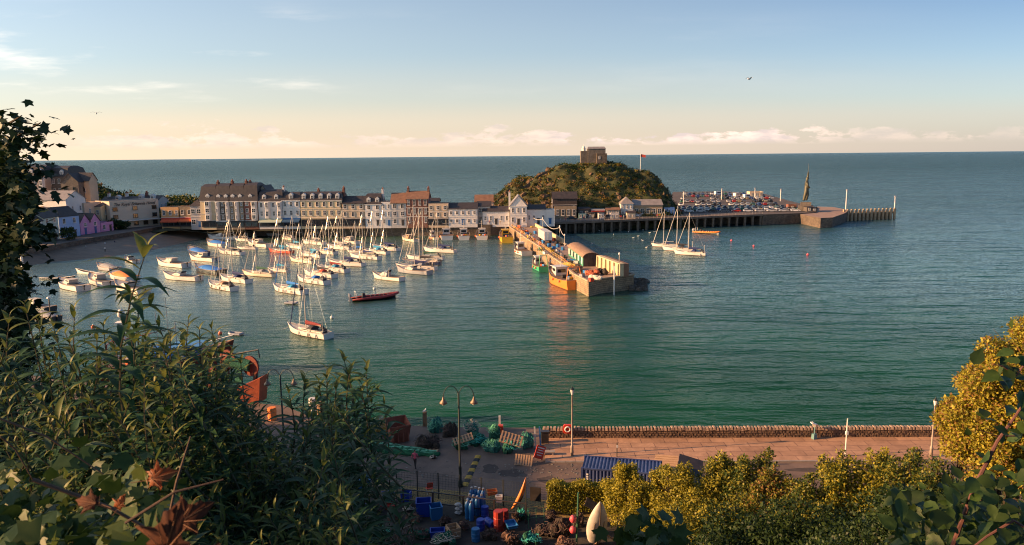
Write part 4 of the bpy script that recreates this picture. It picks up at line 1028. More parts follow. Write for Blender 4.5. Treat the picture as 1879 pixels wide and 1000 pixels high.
GM = 'small motor boats moored in the harbour'
def outboard(x, z, s=1.0, c=rubber):
    o = MB(); o.box((x, 0, z + .35 * s), (.42 * s, .34 * s, .5 * s), taper=.75); o.box((x - .02, 0, z - .25 * s), (.16 * s, .14 * s, .8 * s)); o.box((x - .1, 0, z - .62 * s), (.35 * s, .3 * s, .05)); return o
def motorboat(bow, stern, label, hull=hw, cabin='wheelhouse', top=deckm, cover=None, am=antif, motor=True, L=None, cat='motor boat', kind='motor_boat', group=GM, cs=1.0, arch=False):
    root, L_ = place_boat(kind, bow, stern, label, cat, group); L = L or min(13, max(4.2, L_)); B = L * 0.34 if L < 9 else L * .30; F = 0.10 * L if L < 8 else .095 * L
    ho, rg = make_hull(root, L, B, F, hull, am, sheer=.35, stern=.9)
    if cabin == 'wheelhouse':
        c = MB(); z0 = F; h = 1.35 * cs
        c.loft([[(0.34 * L, -B * .22, z0), (0.34 * L, B * .22, z0), (-.05 * L, B * .33, z0), (-.05 * L, -B * .33, z0)], [(0.24 * L, -B * .2, z0 + .45 * cs), (0.24 * L, B * .2, z0 + .45 * cs), (-.05 * L, B * .32, z0 + .5 * cs), (-.05 * L, -B * .32, z0 + .5 * cs)]])
        c.loft([[(0.16 * L, -B * .25, z0 + .45 * cs), (0.16 * L, B * .25, z0 + .45 * cs), (-.08 * L, B * .28, z0 + .45 * cs), (-.08 * L, -B * .28, z0 + .45 * cs)], [(0.09 * L, -B * .22, z0 + h), (0.09 * L, B * .22, z0 + h), (-.09 * L, B * .25, z0 + h), (-.09 * L, -B * .25, z0 + h)]])
        co = c.build('wheelhouse', top, root)
        r_ = MB(); r_.box((0, 0, z0 + h + .05), (.24 * L, B * .56, .08)); r_.build('roof', deckm, co)
        w_ = MB()
        for s_ in (1, -1): w_.box((-0.0 * L, s_ * B * .262, z0 + h * .72), (.13 * L, .05, h * .30))
        w_.add([(0.135 * L, -B * .2, z0 + h * .52), (0.135 * L, B * .2, z0 + h * .52), (0.103 * L, B * .19, z0 + h * .92), (0.103 * L, -B * .19, z0 + h * .92)], [(0, 1, 2, 3)])
        w_.build('window', glass, co)
    if cabin == 'cuddy':
        c = MB(); z0 = F
        c.loft([[(x, -w_, z0), (x, w_, z0), (x - .02 * L, w_ * .8, z0 + h), (x - .02 * L, -w_ * .8, z0 + h)] for x, w_, h in ((-.02 * L, B * .34, .75 * cs), (.14 * L, B * .32, .7 * cs), (.32 * L, B * .16, .15), (.36 * L, B * .05, .03))])
        co = c.build('cuddy', top, root)
        w_ = MB(); w_.loft([[(x, -w2, z0 + h), (x, w2, z0 + h), (x - .04 * L, w2 * .8, z0 + h + .5 * cs), (x - .04 * L, -w2 * .8, z0 + h + .5 * cs)] for x, w2, h in ((-.03 * L, B * .30, .6 * cs), (.1 * L, B * .27, .45 * cs))]); w_.build('windscreen', glass, co)
    ck = MB(); ck.box((-.25 * L, 0, F * .98), (.36 * L, B * .55, .07)); ck.build('cockpit', mat('cockpit_dark', (0.10, 0.085, 0.07), .7, .3, 3), root)
    if cover is not None:
        c = MB(); c.loft([[(x, B * .44 * math.cos(a), F * .95 + hgt * math.sin(a)) for a in np.linspace(0, PI, 8)] for x, hgt in ((-.46 * L, .25), (-.2 * L, .75), (.1 * L, 1.0), (.22 * L, .7), (.34 * L, .15))]); c.build('cover', cover, root)
    if motor: outboard(-L * .53, F * .8, 1.0 if L > 5 else .8).build('outboard_motor', rubber, root)
    g = MB(); pg, sg = gunwale(rg)
    for side in (pg, sg):
        tops = [Vector(q) + Vector((0, 0, .5)) for q in side[6:]]
        g.tube(tops, .022, 3)
        for i in range(0, len(tops), 2): g.tube([side[6 + i], tops[i]], .022, 3)
    g.build('bow_rail', steel, root)
    if arch: 
        a = MB(); a.tube([(-.1 * L, -B * .3, F), (-.12 * L, -B * .26, F + 2.4), (-.12 * L, B * .26, F + 2.4), (-.1 * L, B * .3, F)], .06, 5); a.tube([(-.12 * L, 0, F + 2.4), (-.12 * L, 0, F + 4.5)], .04, 4); a.build('radar_arch', deckm, root)
    return root
Mb = motorboat
Mb((669, 508), (758, 518), 'white motor cruiser with brown waterline and grey windscreen, in front of the raft', cabin='cuddy', motor=False, am=teak, cs=1.5, L=9.5, arch=True, cat='motor cruiser')
Mb((733, 499), (787, 504), 'dark grey motor boat with pink fenders squeezed in the raft', hull=hgrey, cabin='cuddy', motor=False, am=antib, cat='motor cruiser')
Mb((110, 524), (156, 535), 'white cabin boat with black outboard nearest the left edge', cabin='wheelhouse', cs=.8)
Mb((167, 516), (203, 527), 'white wheelhouse boat with red waterline beside the rowing gigs', cabin='wheelhouse', am=hred)
Mb((205, 508), (246, 517), 'open boat under an orange canvas cover', cabin=None, cover=corange)
Mb((182, 493), (214, 498), 'small dark open boat with stub mast left of the orange covered boat', hull=hgrey, cabin=None, cover=cgrey)
Mb((213, 529), (268, 540), 'cream cabin boat with red motor behind the tall shrub', cabin='cuddy', hull=hcream)
Mb((232, 479), (250, 483), 'tiny white dinghy with motor near the beach', cabin='cuddy')
Mb((293, 486), (341, 491), 'white wheelhouse boat with big side windows and outboard', cabin='wheelhouse', cs=.9)
Mb((306, 511), (364, 515), 'long low white cabin boat right of the tall shrub', cabin='cuddy')
Mb((347, 463), (378, 470), 'dark speedboat with a blue canopy near the beach', hull=hnavy, cabin=None, cover=cblue)
Mb((352, 476), (395, 480), 'white cabin boat with orange waterline under the blue canopy boat', cabin='wheelhouse', am=horange)
Mb((362, 497), (405, 504), 'black hulled launch with blue cover left of the front left yacht', hull=hblack, cabin=None, cover=cblue)
Mb((382, 449), (415, 454), 'white open launch with red waterline and blue cover', cabin=None, cover=cblue, am=hred)
Mb((383, 438), (434, 440), 'long white motor cruiser below the slate pavilion', cabin='cuddy', cs=1.3, motor=False)
Mb((458, 450), (494, 454), 'white launch with wheelhouse right of the little low yacht', cabin='wheelhouse', motor=False)
Mb((468, 431), (515, 433), 'grey motor cruiser moored in the shade of the quay wall', hull=hgrey, cabin='cuddy', cs=1.5, motor=False, top=hgrey, L=12)
Mb((630, 444), (657, 448), 'white motor boat with short mast behind mid fleet', cabin='wheelhouse', motor=False)
Mb((612, 447), (632, 449), 'small pale motor boat between two white yachts at the back', cabin='cuddy')
Mb((740, 440), (764, 444), 'little wooden topped launch at the quay wall', cabin='wheelhouse', top=wood_l, motor=False, hull=hcream)
Mb((60, 583), (104, 588), 'dark low boat beside the old crane post on the left', hull=hblack, cabin=None, cover=cgrey)
Mb((40, 565), (92, 572), 'dark hulled workboat with cluttered deck near the left edge', hull=hblack, cabin='wheelhouse', motor=False)
def gig(bow, stern, label, hull):
    root, L = place_boat('rowing_gig', bow, stern, label, 'rowing boat', 'rowing gigs near the beach')
    ho, rg = make_hull(root, min(L, 10), 1.5, .5, hull, hull, dm=wood_d, sheer=.6, stern=.12, stripe=fwhite)
    t = MB()
    for k in range(6): t.box((-L * .3 + k * L * .11, 0, .46), (.22, 1.2, .05))
    t.build('thwarts', wood_l, root)
gig((134, 514), (73, 513), 'long dark rowing gig with white rim lying lowest near the left edge', hblack)
gig((140, 500), (185, 505), 'long white rowing gig beyond the dark one', hw)
def dinghy(bow, stern, label, hull=hgrey, kind='dinghy'):
    root, L = place_boat(kind, bow, stern, label, 'dinghy', 'dinghies'); L = max(2.4, min(4, L))
    t = MB(); pts = [(-L / 2, -.6, .25), (L * .2, -.62, .27), (L * .42, -.35, .32), (L * .5, 0, .36), (L * .42, .35, .32), (L * .2, .62, .27), (-L / 2, .6, .25), (-L / 2, 0, .25), (-L / 2, -.6, .25)]
    t.tube(pts, .2, 8); t.build('tube', hull, root); f = MB(); f.prism([(-L / 2, -.5), (L * .3, -.5), (L * .45, 0), (L * .3, .5), (-L / 2, .5)], .05, .14); f.build('floor', rubber, root)
dinghy((546, 558), (526, 557), 'small grey inflatable dinghy between the front centre and nearest yachts')
dinghy((422, 614), (442, 615), 'little round grey tender floating alone left of the nearest yacht')
def rib(bow, stern, label, tube, L=None, crew=False):
    root, L_ = place_boat('inflatable_boat', bow, stern, label, 'inflatable boat', 'big inflatable boats'); L = L or L_; B = L * .28
    t = MB(); z = .55
    side = lambda s: [(-L * .5, s * B * .42, z - .05), (-L * .2, s * B * .44, z), (L * .15, s * B * .42, z + .05), (L * .33, s * B * .30, z + .22), (L * .45, s * B * .14, z + .42)]
    t.tube(side(1) + [(L * .5, 0, z + .5)] + side(-1)[::-1], [.16, .3, .3, .29, .27, .26, .27, .29, .3, .3, .16], 10); t.build('tube', tube, root, True)
    h = MB(); h.loft([[(x, -w_, .5), (x, w_, .5), (x, 0, -.3)] for x, w_ in ((-L * .49, B * .36), (0, B * .38), (L * .3, B * .26), (L * .44, .1))]); h.build('hull', hblack if tube is not horange else hw, root)
    d = MB(); d.prism([(-L * .48, -B * .34), (L * .25, -B * .34), (L * .4, 0), (L * .25, B * .34), (-L * .48, B * .34)], .4, .5); d.build('deck', mat('rib_deck', (0.12, 0.08, 0.06), .8, .3, 3), root)
    c = MB(); c.box((-L * .24, 0, 1.0), (.8, .8, 1.1), taper=.7); c.add([(-L * .24 + .1, -.4, 1.5), (-L * .24 + .1, .4, 1.5), (-L * .24 - .3, .34, 2.0), (-L * .24 - .3, -.34, 2.0)], [(0, 1, 2, 3)]); c.build('console', cdark, root)
    for k in range(5):
        s = MB(); s.box((-L * .08 + k * L * .09, 0, .78), (.32, .5, .5), taper=.8); s.build('seat', cdark if not crew else corange, root)
    for s_ in (1, -1):
        o = outboard(-L * .53, .9, 1.3, rubber); o.v = [(x, y + s_ * .45, z_) for x, y, z_ in o.v]; o.build('outboard_motor', hgrey, root)
    a = MB(); a.tube([(-L * .4, -B * .3, .6), (-L * .42, -B * .28, 2.1), (-L * .42, B * .28, 2.1), (-L * .4, B * .3, .6)], .06, 5); a.build('roll_bar', fwhite, root)
rib((733, 545), (643, 553), 'dark red inflatable boat with a row of black seats, lying alone', paint('rib_red', (.22, .03, .03), .5), L=10.5)
rib((1320, 430), (1275, 427), 'orange rescue inflatable with seated crew seats off the piled jetty', horange)
# ---- fishing boats and charter boats at the old pier and quay
GF = 'fishing and charter boats tied up'
def trawler(bow, stern, label, hull, top=hw, am=antib, L=None, gantry=True, clutter=True, kind='fishing_boat', whx=0.12, pot=None, high=1.0, cat='fishing boat', bw=.36):
    root, L_ = place_boat(kind, bow, stern, label, cat, GF); L = L or min(16, max(7, L_)); B = L * bw; F = .13 * L * high
    ho, rg = make_hull(root, L, B, F, hull, am, dm=mat('work_deck', (.16, .10, .07), .8, .4, 2), sheer=.5, stern=.88)
    w_ = MB(); z0 = F; h = 2.2
    x0, x1 = whx * L - .03 * L, whx * L + .18 * L
    w_.loft([[(x0, -B * .28, z0 - .1), (x1 + .06 * L, -B * .22, z0 - .1), (x1 + .06 * L, B * .22, z0 - .1), (x0, B * .28, z0 - .1)], [(x0, -B * .27, z0 + h), (x1, -B * .2, z0 + h), (x1, B * .2, z0 + h), (x0, B * .27, z0 + h)]])
    wo = w_.build('wheelhouse', top, root)
    r_ = MB(); r_.box(((x0 + x1) / 2, 0, z0 + h + .06), (x1 - x0 + .5, B * .62, .12)); r_.build('roof', top, wo)
    g = MB()
    g.add([(x1 + .035 * L, -B * .19, z0 + h * .5), (x1 + .035 * L, B * .19, z0 + h * .5), (x1 + .012 * L, B * .18, z0 + h * .88), (x1 + .012 * L, -B * .18, z0 + h * .88)], [(0, 1, 2, 3)])
    for s_ in (1, -1): g.box(((x0 + x1) / 2, s_ * B * .265, z0 + h * .68), ((x1 - x0) * .7, .05, h * .32), rz=-s_ * .12)
    g.box((x0 - .03, 0, z0 + h * .6), (.05, B * .4, h * .4)); g.build('window', glass, wo)
    m_ = MB(); m_.tube([(x0 + .3, 0, z0 + h), (x0 + .3, 0, z0 + h + 3.4)], .08, 5); m_.tube([(x0 + .3, -B * .25, z0 + h + 2), (x0 + .3, B * .25, z0 + h + 2)], .05, 4); m_.build('mast', mastm, root)
    if gantry:
        a = MB(); xg = -.42 * L
        for s_ in (1, -1): a.tube([(xg, s_ * B * .36, F), (xg + .2, s_ * B * .26, F + 3.2)], .1, 5)
        a.tube([(xg + .2, -B * .26, F + 3.2), (xg + .2, B * .26, F + 3.2)], .1, 5); a.tube([(xg + .2, 0, F + 3.2), (x0 + .3, 0, z0 + h + 2.6)], .05, 4); a.build('gantry', hull if hull is not hw else steel, root)
    if clutter:
        wn = MB(); wn.tube([(-.15 * L, -B * .25, F + .5), (-.15 * L, B * .25, F + .5)], .45, 10); wn.build('winch', rubber, root)
        cb_ = MB(); rr = random.Random(len(label))
        for k in range(4):
            c_ = MB(); c_.box((-.2 * L - rr.random() * .15 * L, rr.uniform(-.25, .25) * B, F + .35), (.8, .6, .5), rr.random()); c_.build('fish_box', (hblue, forange, cgrey, hyellow)[k], root)
    g = MB(); pg, sg = gunwale(rg)
    for side in (pg, sg):
        tops = [Vector(q) + Vector((0, 0, .7)) for q in side[6:]]
        g.tube(tops, .035, 4)
        for i in range(len(tops)): g.tube([side[6 + i], tops[i]], .03, 3)
    g.build('bow_rail', steel, root)
    for k in (3, 6):
        f = MB(); q = pg[k]; f.blob((q[0], q[1] + .2, q[2] - .4), (.5, .5, .6), k, 8, 0.0); f.build('fender', forange, root)
    return root
trawler((1009, 512), (1062, 534), 'fishing boat with orange side and red stern lying at the pier head', horange, L=15, am=hred)
trawler((977, 487), (1004, 502), 'green and white fishing boat behind the orange one', hgreen, L=9.5)
trawler((941, 459), (976, 473), 'white catamaran charter boat with open stern at the pier', hw, L=10, gantry=False, clutter=False, bw=.42)
trawler((925, 438), (932, 447), 'bright yellow twin decked boat at the pier root', hyellow, top=hyellow, L=12, gantry=False, high=1.2, bw=.4)
trawler((884, 434), (885, 441.5), 'white charter boat with dark stern left of the yellow boat', hw, L=11, gantry=False, bw=.42)
trawler((850, 434), (852, 442), 'charter boat with blue stern, second left of the yellow boat', hw, L=11, gantry=False, am=hblue, bw=.42)
trawler((818, 434), (821, 442), 'broad white charter boat at the quay under the white pub', hw, L=11.5, gantry=False, clutter=False, bw=.44)
trawler((788, 437), (803, 441), 'small white work boat with open cabin left of the charter boats', hcream, L=6.5, gantry=False, clutter=False)
# the big boat lying at the near quay, half hidden by the shrubs
tb = trawler((415, 682), (190, 697), 'large red and blue fishing boat at the near quay behind the shrubs', paint('hull_rust', (.22, .04, .025)), top=hblue, am=hblack, L=17, high=1.0)
mm = MB(); x_ = -5.2
for dx, dy in ((-.5, -.5), (.5, -.5), (0, .6)): mm.tube([(x_ + dx * 1.6, dy * 1.6, 2), (x_ + dx * .5, dy * .5, 8.2)], .09, 5)
mm.box((x_, 0, 8.25), (1.5, 1.5, .1)); mm.tube([(x_, 0, 8.3), (x_, 0, 8.9)], .1, 6); mm.build('aerial_tripod', fwhite, tb)
mm = MB(); mm.lathe([(.1, 0), (.42, .15), (.5, .55), (.46, .9), (.25, 1.15), (.03, 1.2)], (x_, 0, 8.9), 12); mm.build('radar_dome', fwhite, tb, True)
mm = MB(); mm.lathe([(.1, 0), (.4, .15), (.44, .5), (.38, .8), (.03, 1.05)], (x_ + 3.3, .3, 6.6), 12); mm.build('radar_dome', fwhite, tb, True)
mm = MB(); mm.tube([(x_ + 3.3, .3, 3.5), (x_ + 3.3, .3, 6.6)], .12, 6); mm.tube([(x_ + 4.5, 0, 3.5), (x_ + 4.5, 0, 9.4)], .05, 5); mm.tube([(x_ + 6, 0, 3.5), (x_ + 6, 0, 11.5)], .035, 5); mm.build('aerial', mastm, tb)
mm = MB(); mm.loft([[(x, 2.3 * math.cos(a), 3.0 + 1.5 * math.sin(a)) for a in np.linspace(0, PI, 7)] for x in (-1.5, 0, 2.0, 3.2)]); mm.build('tarpaulin', cblue, tb)
# floating buoys and gulls on the water
for px, py, m_, nm in ((171, 601, forange, 'orange mooring buoy behind the left shrub tips'), (404, 613, forange, 'orange mooring buoy beside the little tender'), (1342, 442, fpink, 'pink buoy right of the orange inflatable'), (1383, 452, fpink, 'pink buoy farther right of the orange inflatable'), (1482, 468, fpink, 'faint pink buoy far right in open water'), (687, 531, fwhite, 'white buoy below the motor cruiser'), (609, 584, fwhite, 'white buoy above the nearest yacht stern')):
    o = empty('mooring_buoy', P(px, py, 0), 0, nm, 'buoy', 'mooring buoys'); b = MB(); b.blob((0, 0, .18), (.75, .75, .65), 1, 10, 0); b.build('float', m_, o, True); b = MB(); b.tube([(0, 0, .45), (0, 0, .7)], .06, 6); b.build('ring', steel, o)
gull_w = mat('gull_white', (.75, .74, .72), .8); gull_g = mat('gull_grey', (.3, .31, .33), .8)
def gull(loc, rz, label, fly=False, s=1.0, perch=False):
    root = empty('gull', loc, rz, label, 'gull', 'gulls', scale=s)
    b = MB(); b.loft([[(x, r_ * math.cos(a), z + r_ * math.sin(a)) for a in np.linspace(0, 2 * PI, 9)[:-1]] for x, r_, z in ((-.30, .02, .14), (-.18, .07, .13), (0, .10, .12), (.12, .09, .14), (.18, .05, .20), (.22, .06, .25), (.27, .045, .26), (.33, .01, .24))]); 
    b.build('body', gull_w, root, True)
    w_ = MB()
    if fly:
        for s_ in (1, -1): w_.loft([[(x0, s_ * y, z), (x0 - c, s_ * y, z), (x0 - c * .5, s_ * y, z + .02)] for x0, y, z, c in ((.1, .06, .18, .2), (.14, .35, .34, .17), (0.0, .68, .24, .04))])
    else:
        for s_ in (1, -1): w_.loft([[(x0, s_ * .09, z), (x0, s_ * .11, z + h), (x0, s_ * .05, z + h)] for x0, z, h in ((.1, .12, .08), (-.1, .12, .09), (-.36, .15, .02))])
    w_.build('wing', gull_g, root)
    if perch:
        l = MB(); l.tube([(0, .03, 0), (0, .03, .06)], .008, 4); l.tube([(0, -.03, 0), (0, -.03, .06)], .008, 4); l.build('leg', horange, root)
rr = random.Random(5)
gp = [(1100, 424), (1126, 431), (1153, 426), (1162, 437), (1180, 423), (1192, 428), (1201, 426), (1179, 442), (1171, 434), (1087, 448), (1186, 455), (1036, 420)]
for i, (x, y) in enumerate(gp):
    gull(P(x, y, 0), rr.uniform(0, 6), ('white gull floating between pier and jetty, %s from the left' % ORD[sorted(gp).index((x, y))]), s=1.6)
gull(Q(1375, 147, 120), .4, 'dark gull flying high over the sea on the right', True, 1.3)
gull(Q(177, 210, 130), 2.0, 'gull flying over the sea on the left', True, 1.3)
# ================================================================== PILED JETTY, CAR PARK, PIER HEAD
ZJ = 4.6
ja, jb = P(1000, 409.5, ZJ), P(1400, 393.5, ZJ)
jd = (jb - ja).normalized(); jn = Vector((-jd.y, jd.x, 0)); JL = (jb - ja).length
jrz = math.atan2(jd.y, jd.x)
pile_m = mat('pile_timber', (0.13, 0.10, 0.075), 0.85, 0.4, 1.0); deck_m = mat('jetty_deck', (0.15, 0.11, 0.085), 0.85, 0.3, 0.4)
jet = empty('piled_jetty', (ja.x, ja.y, 0), jrz, 'long piled jetty with dark gaps between its posts, carrying the car park road', 'jetty')
mb = MB(); mb.box((JL / 2, 4.6, ZJ - .3), (JL, 9.2, .6)); mb.box((JL / 2, .2, ZJ + .08), (JL, .4, .2)); mb.build('deck', deck_m, jet)
pmesh = MB().box((0, 0, 1.0), (.75, .75, 7.0)).box((0, 3, ZJ - 0.9), (.45, 7.5, .6)).mesh('pile', pile_m)
for k in range(26):
    o = bpy.data.objects.new('pile', pmesh); o.location = (1.2 + k * (JL - 2) / 25, .6, -.2); link(o, jet)
    o = bpy.data.objects.new('pile', pmesh); o.location = (1.2 + k * (JL - 2) / 25, 6.6, -.2); link(o, jet)
mb = MB(); mb.box((JL / 2, 9.0, .5), (JL, .3, 8)); mb.build('back_wall', stone_dark, jet)
mb = MB(); mb.tube([(0, .35, ZJ + 1.15), (JL, .35, ZJ + 1.15)], .04, 4); mb.tube([(0, .35, ZJ + .7), (JL, .35, ZJ + .7)], .03, 4)
for k in range(60): mb.tube([(k * JL / 59, .35, ZJ), (k * JL / 59, .35, ZJ + 1.15)], .04, 4)
mb.build('railing', mat('rail_grey', (.35, .33, .3), .5), jet)
# ground of the car park
cp = [ja + jn * 9.2, jb + jn * 9.2, jb, P(1468, 391, ZJ), P(1497, 389, ZJ), P(1500, 380, ZJ), P(1470, 374, ZJ), P(1440, 366, ZJ), P(1405, 356, ZJ), P(1330, 351, ZJ), P(1235, 352, ZJ), Vector((78, 372, ZJ)), Vector((20, 335, ZJ)), Vector((12, 312, ZJ))]
mb = MB(); mb.prism([(p.x, p.y) for p in cp], -3, ZJ - .02, 0, 1)
tag(mb.build('car_park_ground', [stone_dark, mat('car_park', (0.085, 0.068, 0.058), 0.85, .3, .15, bump=.1)]), kind='structure')
# pier head bastion, landing arch and outer jetty
bp_ = [P(1468, 391, ZJ), P(1490, 397, ZJ - .4), P(1506, 400, ZJ - .4), P(1528, 399, ZJ - .4), P(1548, 392, ZJ - .4), P(1560, 386, ZJ - .4), P(1530, 380, ZJ - .4), P(1500, 379, ZJ - .4)]
mb = MB(); mb.prism([(p.x, p.y) for p in bp_], -3, ZJ - .4, 0, 1); o = mb.build('pier_bastion', [stone_dark, pierdeck]); tag(o, 'rounded stone bastion at the head of the jetty', 'pier')
oa, ob = P(1548, 391, 3.6), P(1641, 388, 3.6); od = (ob - oa); OL = od.length; orz = math.atan2(od.y, od.x)
oj = empty('outer_jetty', (oa.x, oa.y, 0), orz, 'narrow timber jetty running out to the right of the bastion', 'jetty')
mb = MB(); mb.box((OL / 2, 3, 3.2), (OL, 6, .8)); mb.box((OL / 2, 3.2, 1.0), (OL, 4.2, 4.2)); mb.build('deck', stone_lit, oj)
pm2 = MB().box((0, 0, 2.0), (.8, .8, 6.6)).mesh('pile', mat('pile_lit', (.34, .25, .16), .85, .3, 1))  # paler pile timber with the sunlit tone put into its colour
for k in range(14):
    o = bpy.data.objects.new('pile', pm2); o.location = (k * OL / 13, -.2, 0); link(o, oj)
def mastpost(px, y0, y1, z, label, cat='beacon post', name='beacon_post'):
    b = P(px, y0, z); t = Q(px, y1, b.y)
    r_ = empty(name, b, 0, label, cat); m = MB(); m.tube([(0, 0, -2), (0, 0, t.z - z)], [.3, .2], 7); m.build('post', trim_w, r_)
    m = MB(); m.box((0, 0, t.z - z + .2), (.7, .7, .5)); m.build('lamp', hgrey, r_)
mastpost(1552, 383, 349, 3.6, 'pale tall post behind the bastion'); mastpost(1641, 386, 361, 3.6, 'pale tall post at the very end of the outer jetty')
mastpost(1254, 376, 352, ZJ, 'white lamp mast at the left of the car park', 'lamp mast', 'lamp_mast'); mastpost(1385, 363, 346, ZJ, 'white lamp mast at the back of the car park', 'lamp mast', 'lamp_mast'); mastpost(1324, 366, 347, ZJ, 'slim lamp mast above the white vans', 'lamp mast', 'lamp_mast'); mastpost(1432, 369, 348, ZJ, 'thin dark lamp mast left of the statue', 'lamp mast', 'lamp_mast')
# plain bronze figure holding up a long staff (generic)
bronze = mat('bronze', (0.06, 0.058, 0.04), 0.55, metal=.3, scale=.6, col2=(0.11, 0.11, 0.07), bump=.3)
sb_ = P(1478, 386, ZJ); top = Q(1478, 300, sb_.y).z - ZJ; ped = Q(1478, 371, sb_.y).z - ZJ
st = empty('statue', sb_, R(-20), 'tall bronze standing figure with raised staff on a stone plinth', 'statue')
mb = MB(); mb.box((0, 0, ped * .3), (6.4, 5.0, ped * .6)); mb.box((0, 0, ped * .8), (4.6, 3.8, ped * .42)); mb.build('plinth', rubstone, st)
h = (top - ped) * .66
def skin_person(P_, name, mats, zones, h=1.0, sub=1):
    "P_: list of chains of (x,y,z,r) sharing indices through names; one continuous skinned surface"
    me = bpy.data.meshes.new(name + '_skel'); vs, es, rs = [], [], []; idx = {}
    for chain in P_:
        prev = None
        for nm, x, y, z, r_ in chain:
            if nm not in idx: idx[nm] = len(vs); vs.append((x, y, z)); rs.append(r_)
            if prev is not None: es.append((prev, idx[nm]))
            prev = idx[nm]
    me.from_pydata(vs, es, []); o = bpy.data.objects.new(name, me); link(o)
    md = o.modifiers.new('s', 'SKIN'); md.use_smooth_shade = True; md.branch_smoothing = 0.4
    for i, s_ in enumerate(me.skin_vertices[0].data): s_.radius = (rs[i], rs[i]) if not isinstance(rs[i], tuple) else rs[i]; s_.use_root = (i == 0)
    if sub: m2 = o.modifiers.new('d', 'SUBSURF'); m2.levels = sub; m2.render_levels = sub
    dg = bpy.context.evaluated_depsgraph_get(); dg.update()
    out_ = bpy.data.meshes.new_from_object(o.evaluated_get(dg)); bpy.data.objects.remove(o); bpy.data.meshes.remove(me)
    out_.name = name; out_.materials.clear()
    for m in mats: out_.materials.append(m)
    for p in out_.polygons: p.material_index = zones(p.center)
    return out_
fig = skin_person([[('pel', 0, 0, .50, .085), ('wa', 0, 0, .60, .07), ('ch', 0, 0, .74, .085), ('nk', 0, 0, .84, .03), ('hd', .01, 0, .90, .05), ('ht', .01, 0, .96, .035)],
                   [('pel', 0, 0, 0, 0), ('hl', 0, .05, .46, .06), ('kl', .03, .06, .25, .045), ('fl', 0, .06, .02, .035)],
                   [('pel', 0, 0, 0, 0), ('hr', 0, -.05, .46, .06), ('kr', -.03, -.07, .25, .045), ('fr', -.06, -.07, .02, .035)],
                   [('ch', 0, 0, 0, 0), ('sl', 0, .12, .80, .035), ('el', .02, .15, .98, .028), ('wl', .03, .10, 1.15, .02)],
                   [('ch', 0, 0, 0, 0), ('sr', 0, -.11, .78, .035), ('er', .02, -.16, .62, .028), ('wr', .08, -.10, .52, .02)]], 'figure', [bronze], lambda c: 0)
fo = bpy.data.objects.new('figure', fig); fo.location = (0, 0, ped + .4); fo.scale = (h * 1.5, h * 1.5, h); link(fo, st)
mb = MB(); mb.tube([(.03 * h, .10 * h, ped + .4 + h * .9), (.03 * h, .10 * h, top)], [.14, .04], 6); mb.build('staff', bronze, st)

# ---- cars
carp = {n: mat('car_' + n, c, 0.28, spec=.6) for n, c in dict(silver=(.42, .42, .43), white=(.7, .69, .67), black=(.015, .015, .018), blue=(.03, .08, .25), red=(.42, .03, .02), grey=(.13, .13, .14), green=(.03, .12, .07), gold=(.38, .30, .17)).items()}
def car_meshes():
    b = MB(); L, W = 4.25, 1.74
    prof = [(-2.12, .45), (-2.1, .78), (-1.95, .98), (-1.1, 1.0), (.75, .98), (1.55, .86), (2.02, .72), (2.12, .45), (1.9, .28), (-1.95, .28)]
    b.loft([[(x * k, y, z) for x, z in prof] for y, k in ((-W / 2, .97), (-W / 2 + .1, 1), (W / 2 - .1, 1), (W / 2, .97))])
    rp = [(-1.85, .97), (-1.45, 1.42), (-.1, 1.46), (.95, .97)]
    g = MB(); g.loft([[(x, -W * .45, z) if z < 1 else (x, -W * .37, z) for x, z in rp], [(x, W * .45, z) if z < 1 else (x, W * .37, z) for x, z in rp]])
    b.loft([[(-1.42, -W * .36, 1.43), (-.12, -W * .36, 1.47), (-.12, W * .36, 1.47), (-1.42, W * .36, 1.43)], [(-1.4, -W * .34, 1.49), (-.14, -W * .34, 1.53), (-.14, W * .34, 1.53), (-1.4, W * .34, 1.49)]])
    w_ = MB(); w_.tube([(0, -.1, 0), (0, .1, 0)], .31, 12); w_.tube([(0, -.11, 0), (0, .11, 0)], .17, 8, 1)
    hl = MB(); hl.box((2.06, 0, .68), (.1, .36, .16))
    return b.mesh('body', carp['white']), g.mesh('windows', glass), w_.mesh('wheel', [rubber, steel]), hl.mesh('headlight', fwhite)
CB, CG, CW, CH = car_meshes()
def van_meshes(tall=2.5, L=5.2):
    b = MB(); prof = [(-L / 2, .4), (-L / 2, tall - .1), (-L / 2 + .15, tall), (L * .22, tall), (L * .34, 1.25), (L / 2 - .05, 1.0), (L / 2, .4)]
    b.loft([[(x, -.98, z) for x, z in prof], [(x, .98, z) for x, z in prof]])
    g = MB(); g.add([(L * .235, -.85, tall - .12), (L * .335, -.85, 1.35), (L * .335, .85, 1.35), (L * .235, .85, tall - .12)], [(0, 1, 2, 3)]); g.v = [(x + .03, y, z + .02) for x, y, z in g.v]
    for s_ in (1, -1): g.box((-.1, s_ * .985, 1.75), (L * .5, .03, .55)); 
    return b.mesh('body', carp['white']), g.mesh('windows', glass)
VB, VG = van_meshes()
def inst(nm, me, parent, loc=(0, 0, 0), m=None, rz=0):
    o = bpy.data.objects.new(nm, me); o.location = loc; o.rotation_euler = (0, 0, rz); link(o, parent)
    if m is not None: o.material_slots[0].link = 'OBJECT'; o.material_slots[0].material = m
    return o
def car(loc, rz, col, label, group, kind='parked_car', van=False):
    r_ = empty(kind, loc, rz, label, 'van' if van else 'car', group)
    inst('body', VB if van else CB, r_, m=carp[col]); inst('window', VG if van else CG, r_)
    for x in (-1.35, 1.32):
        for y in (-.82, .82): inst('wheel', CW, r_, (x, y, .31))
    for y in (-.62, .62): inst('headlight', CH, r_, (.52 if van else 0, y, .0))
    return r_
rr = random.Random(21)
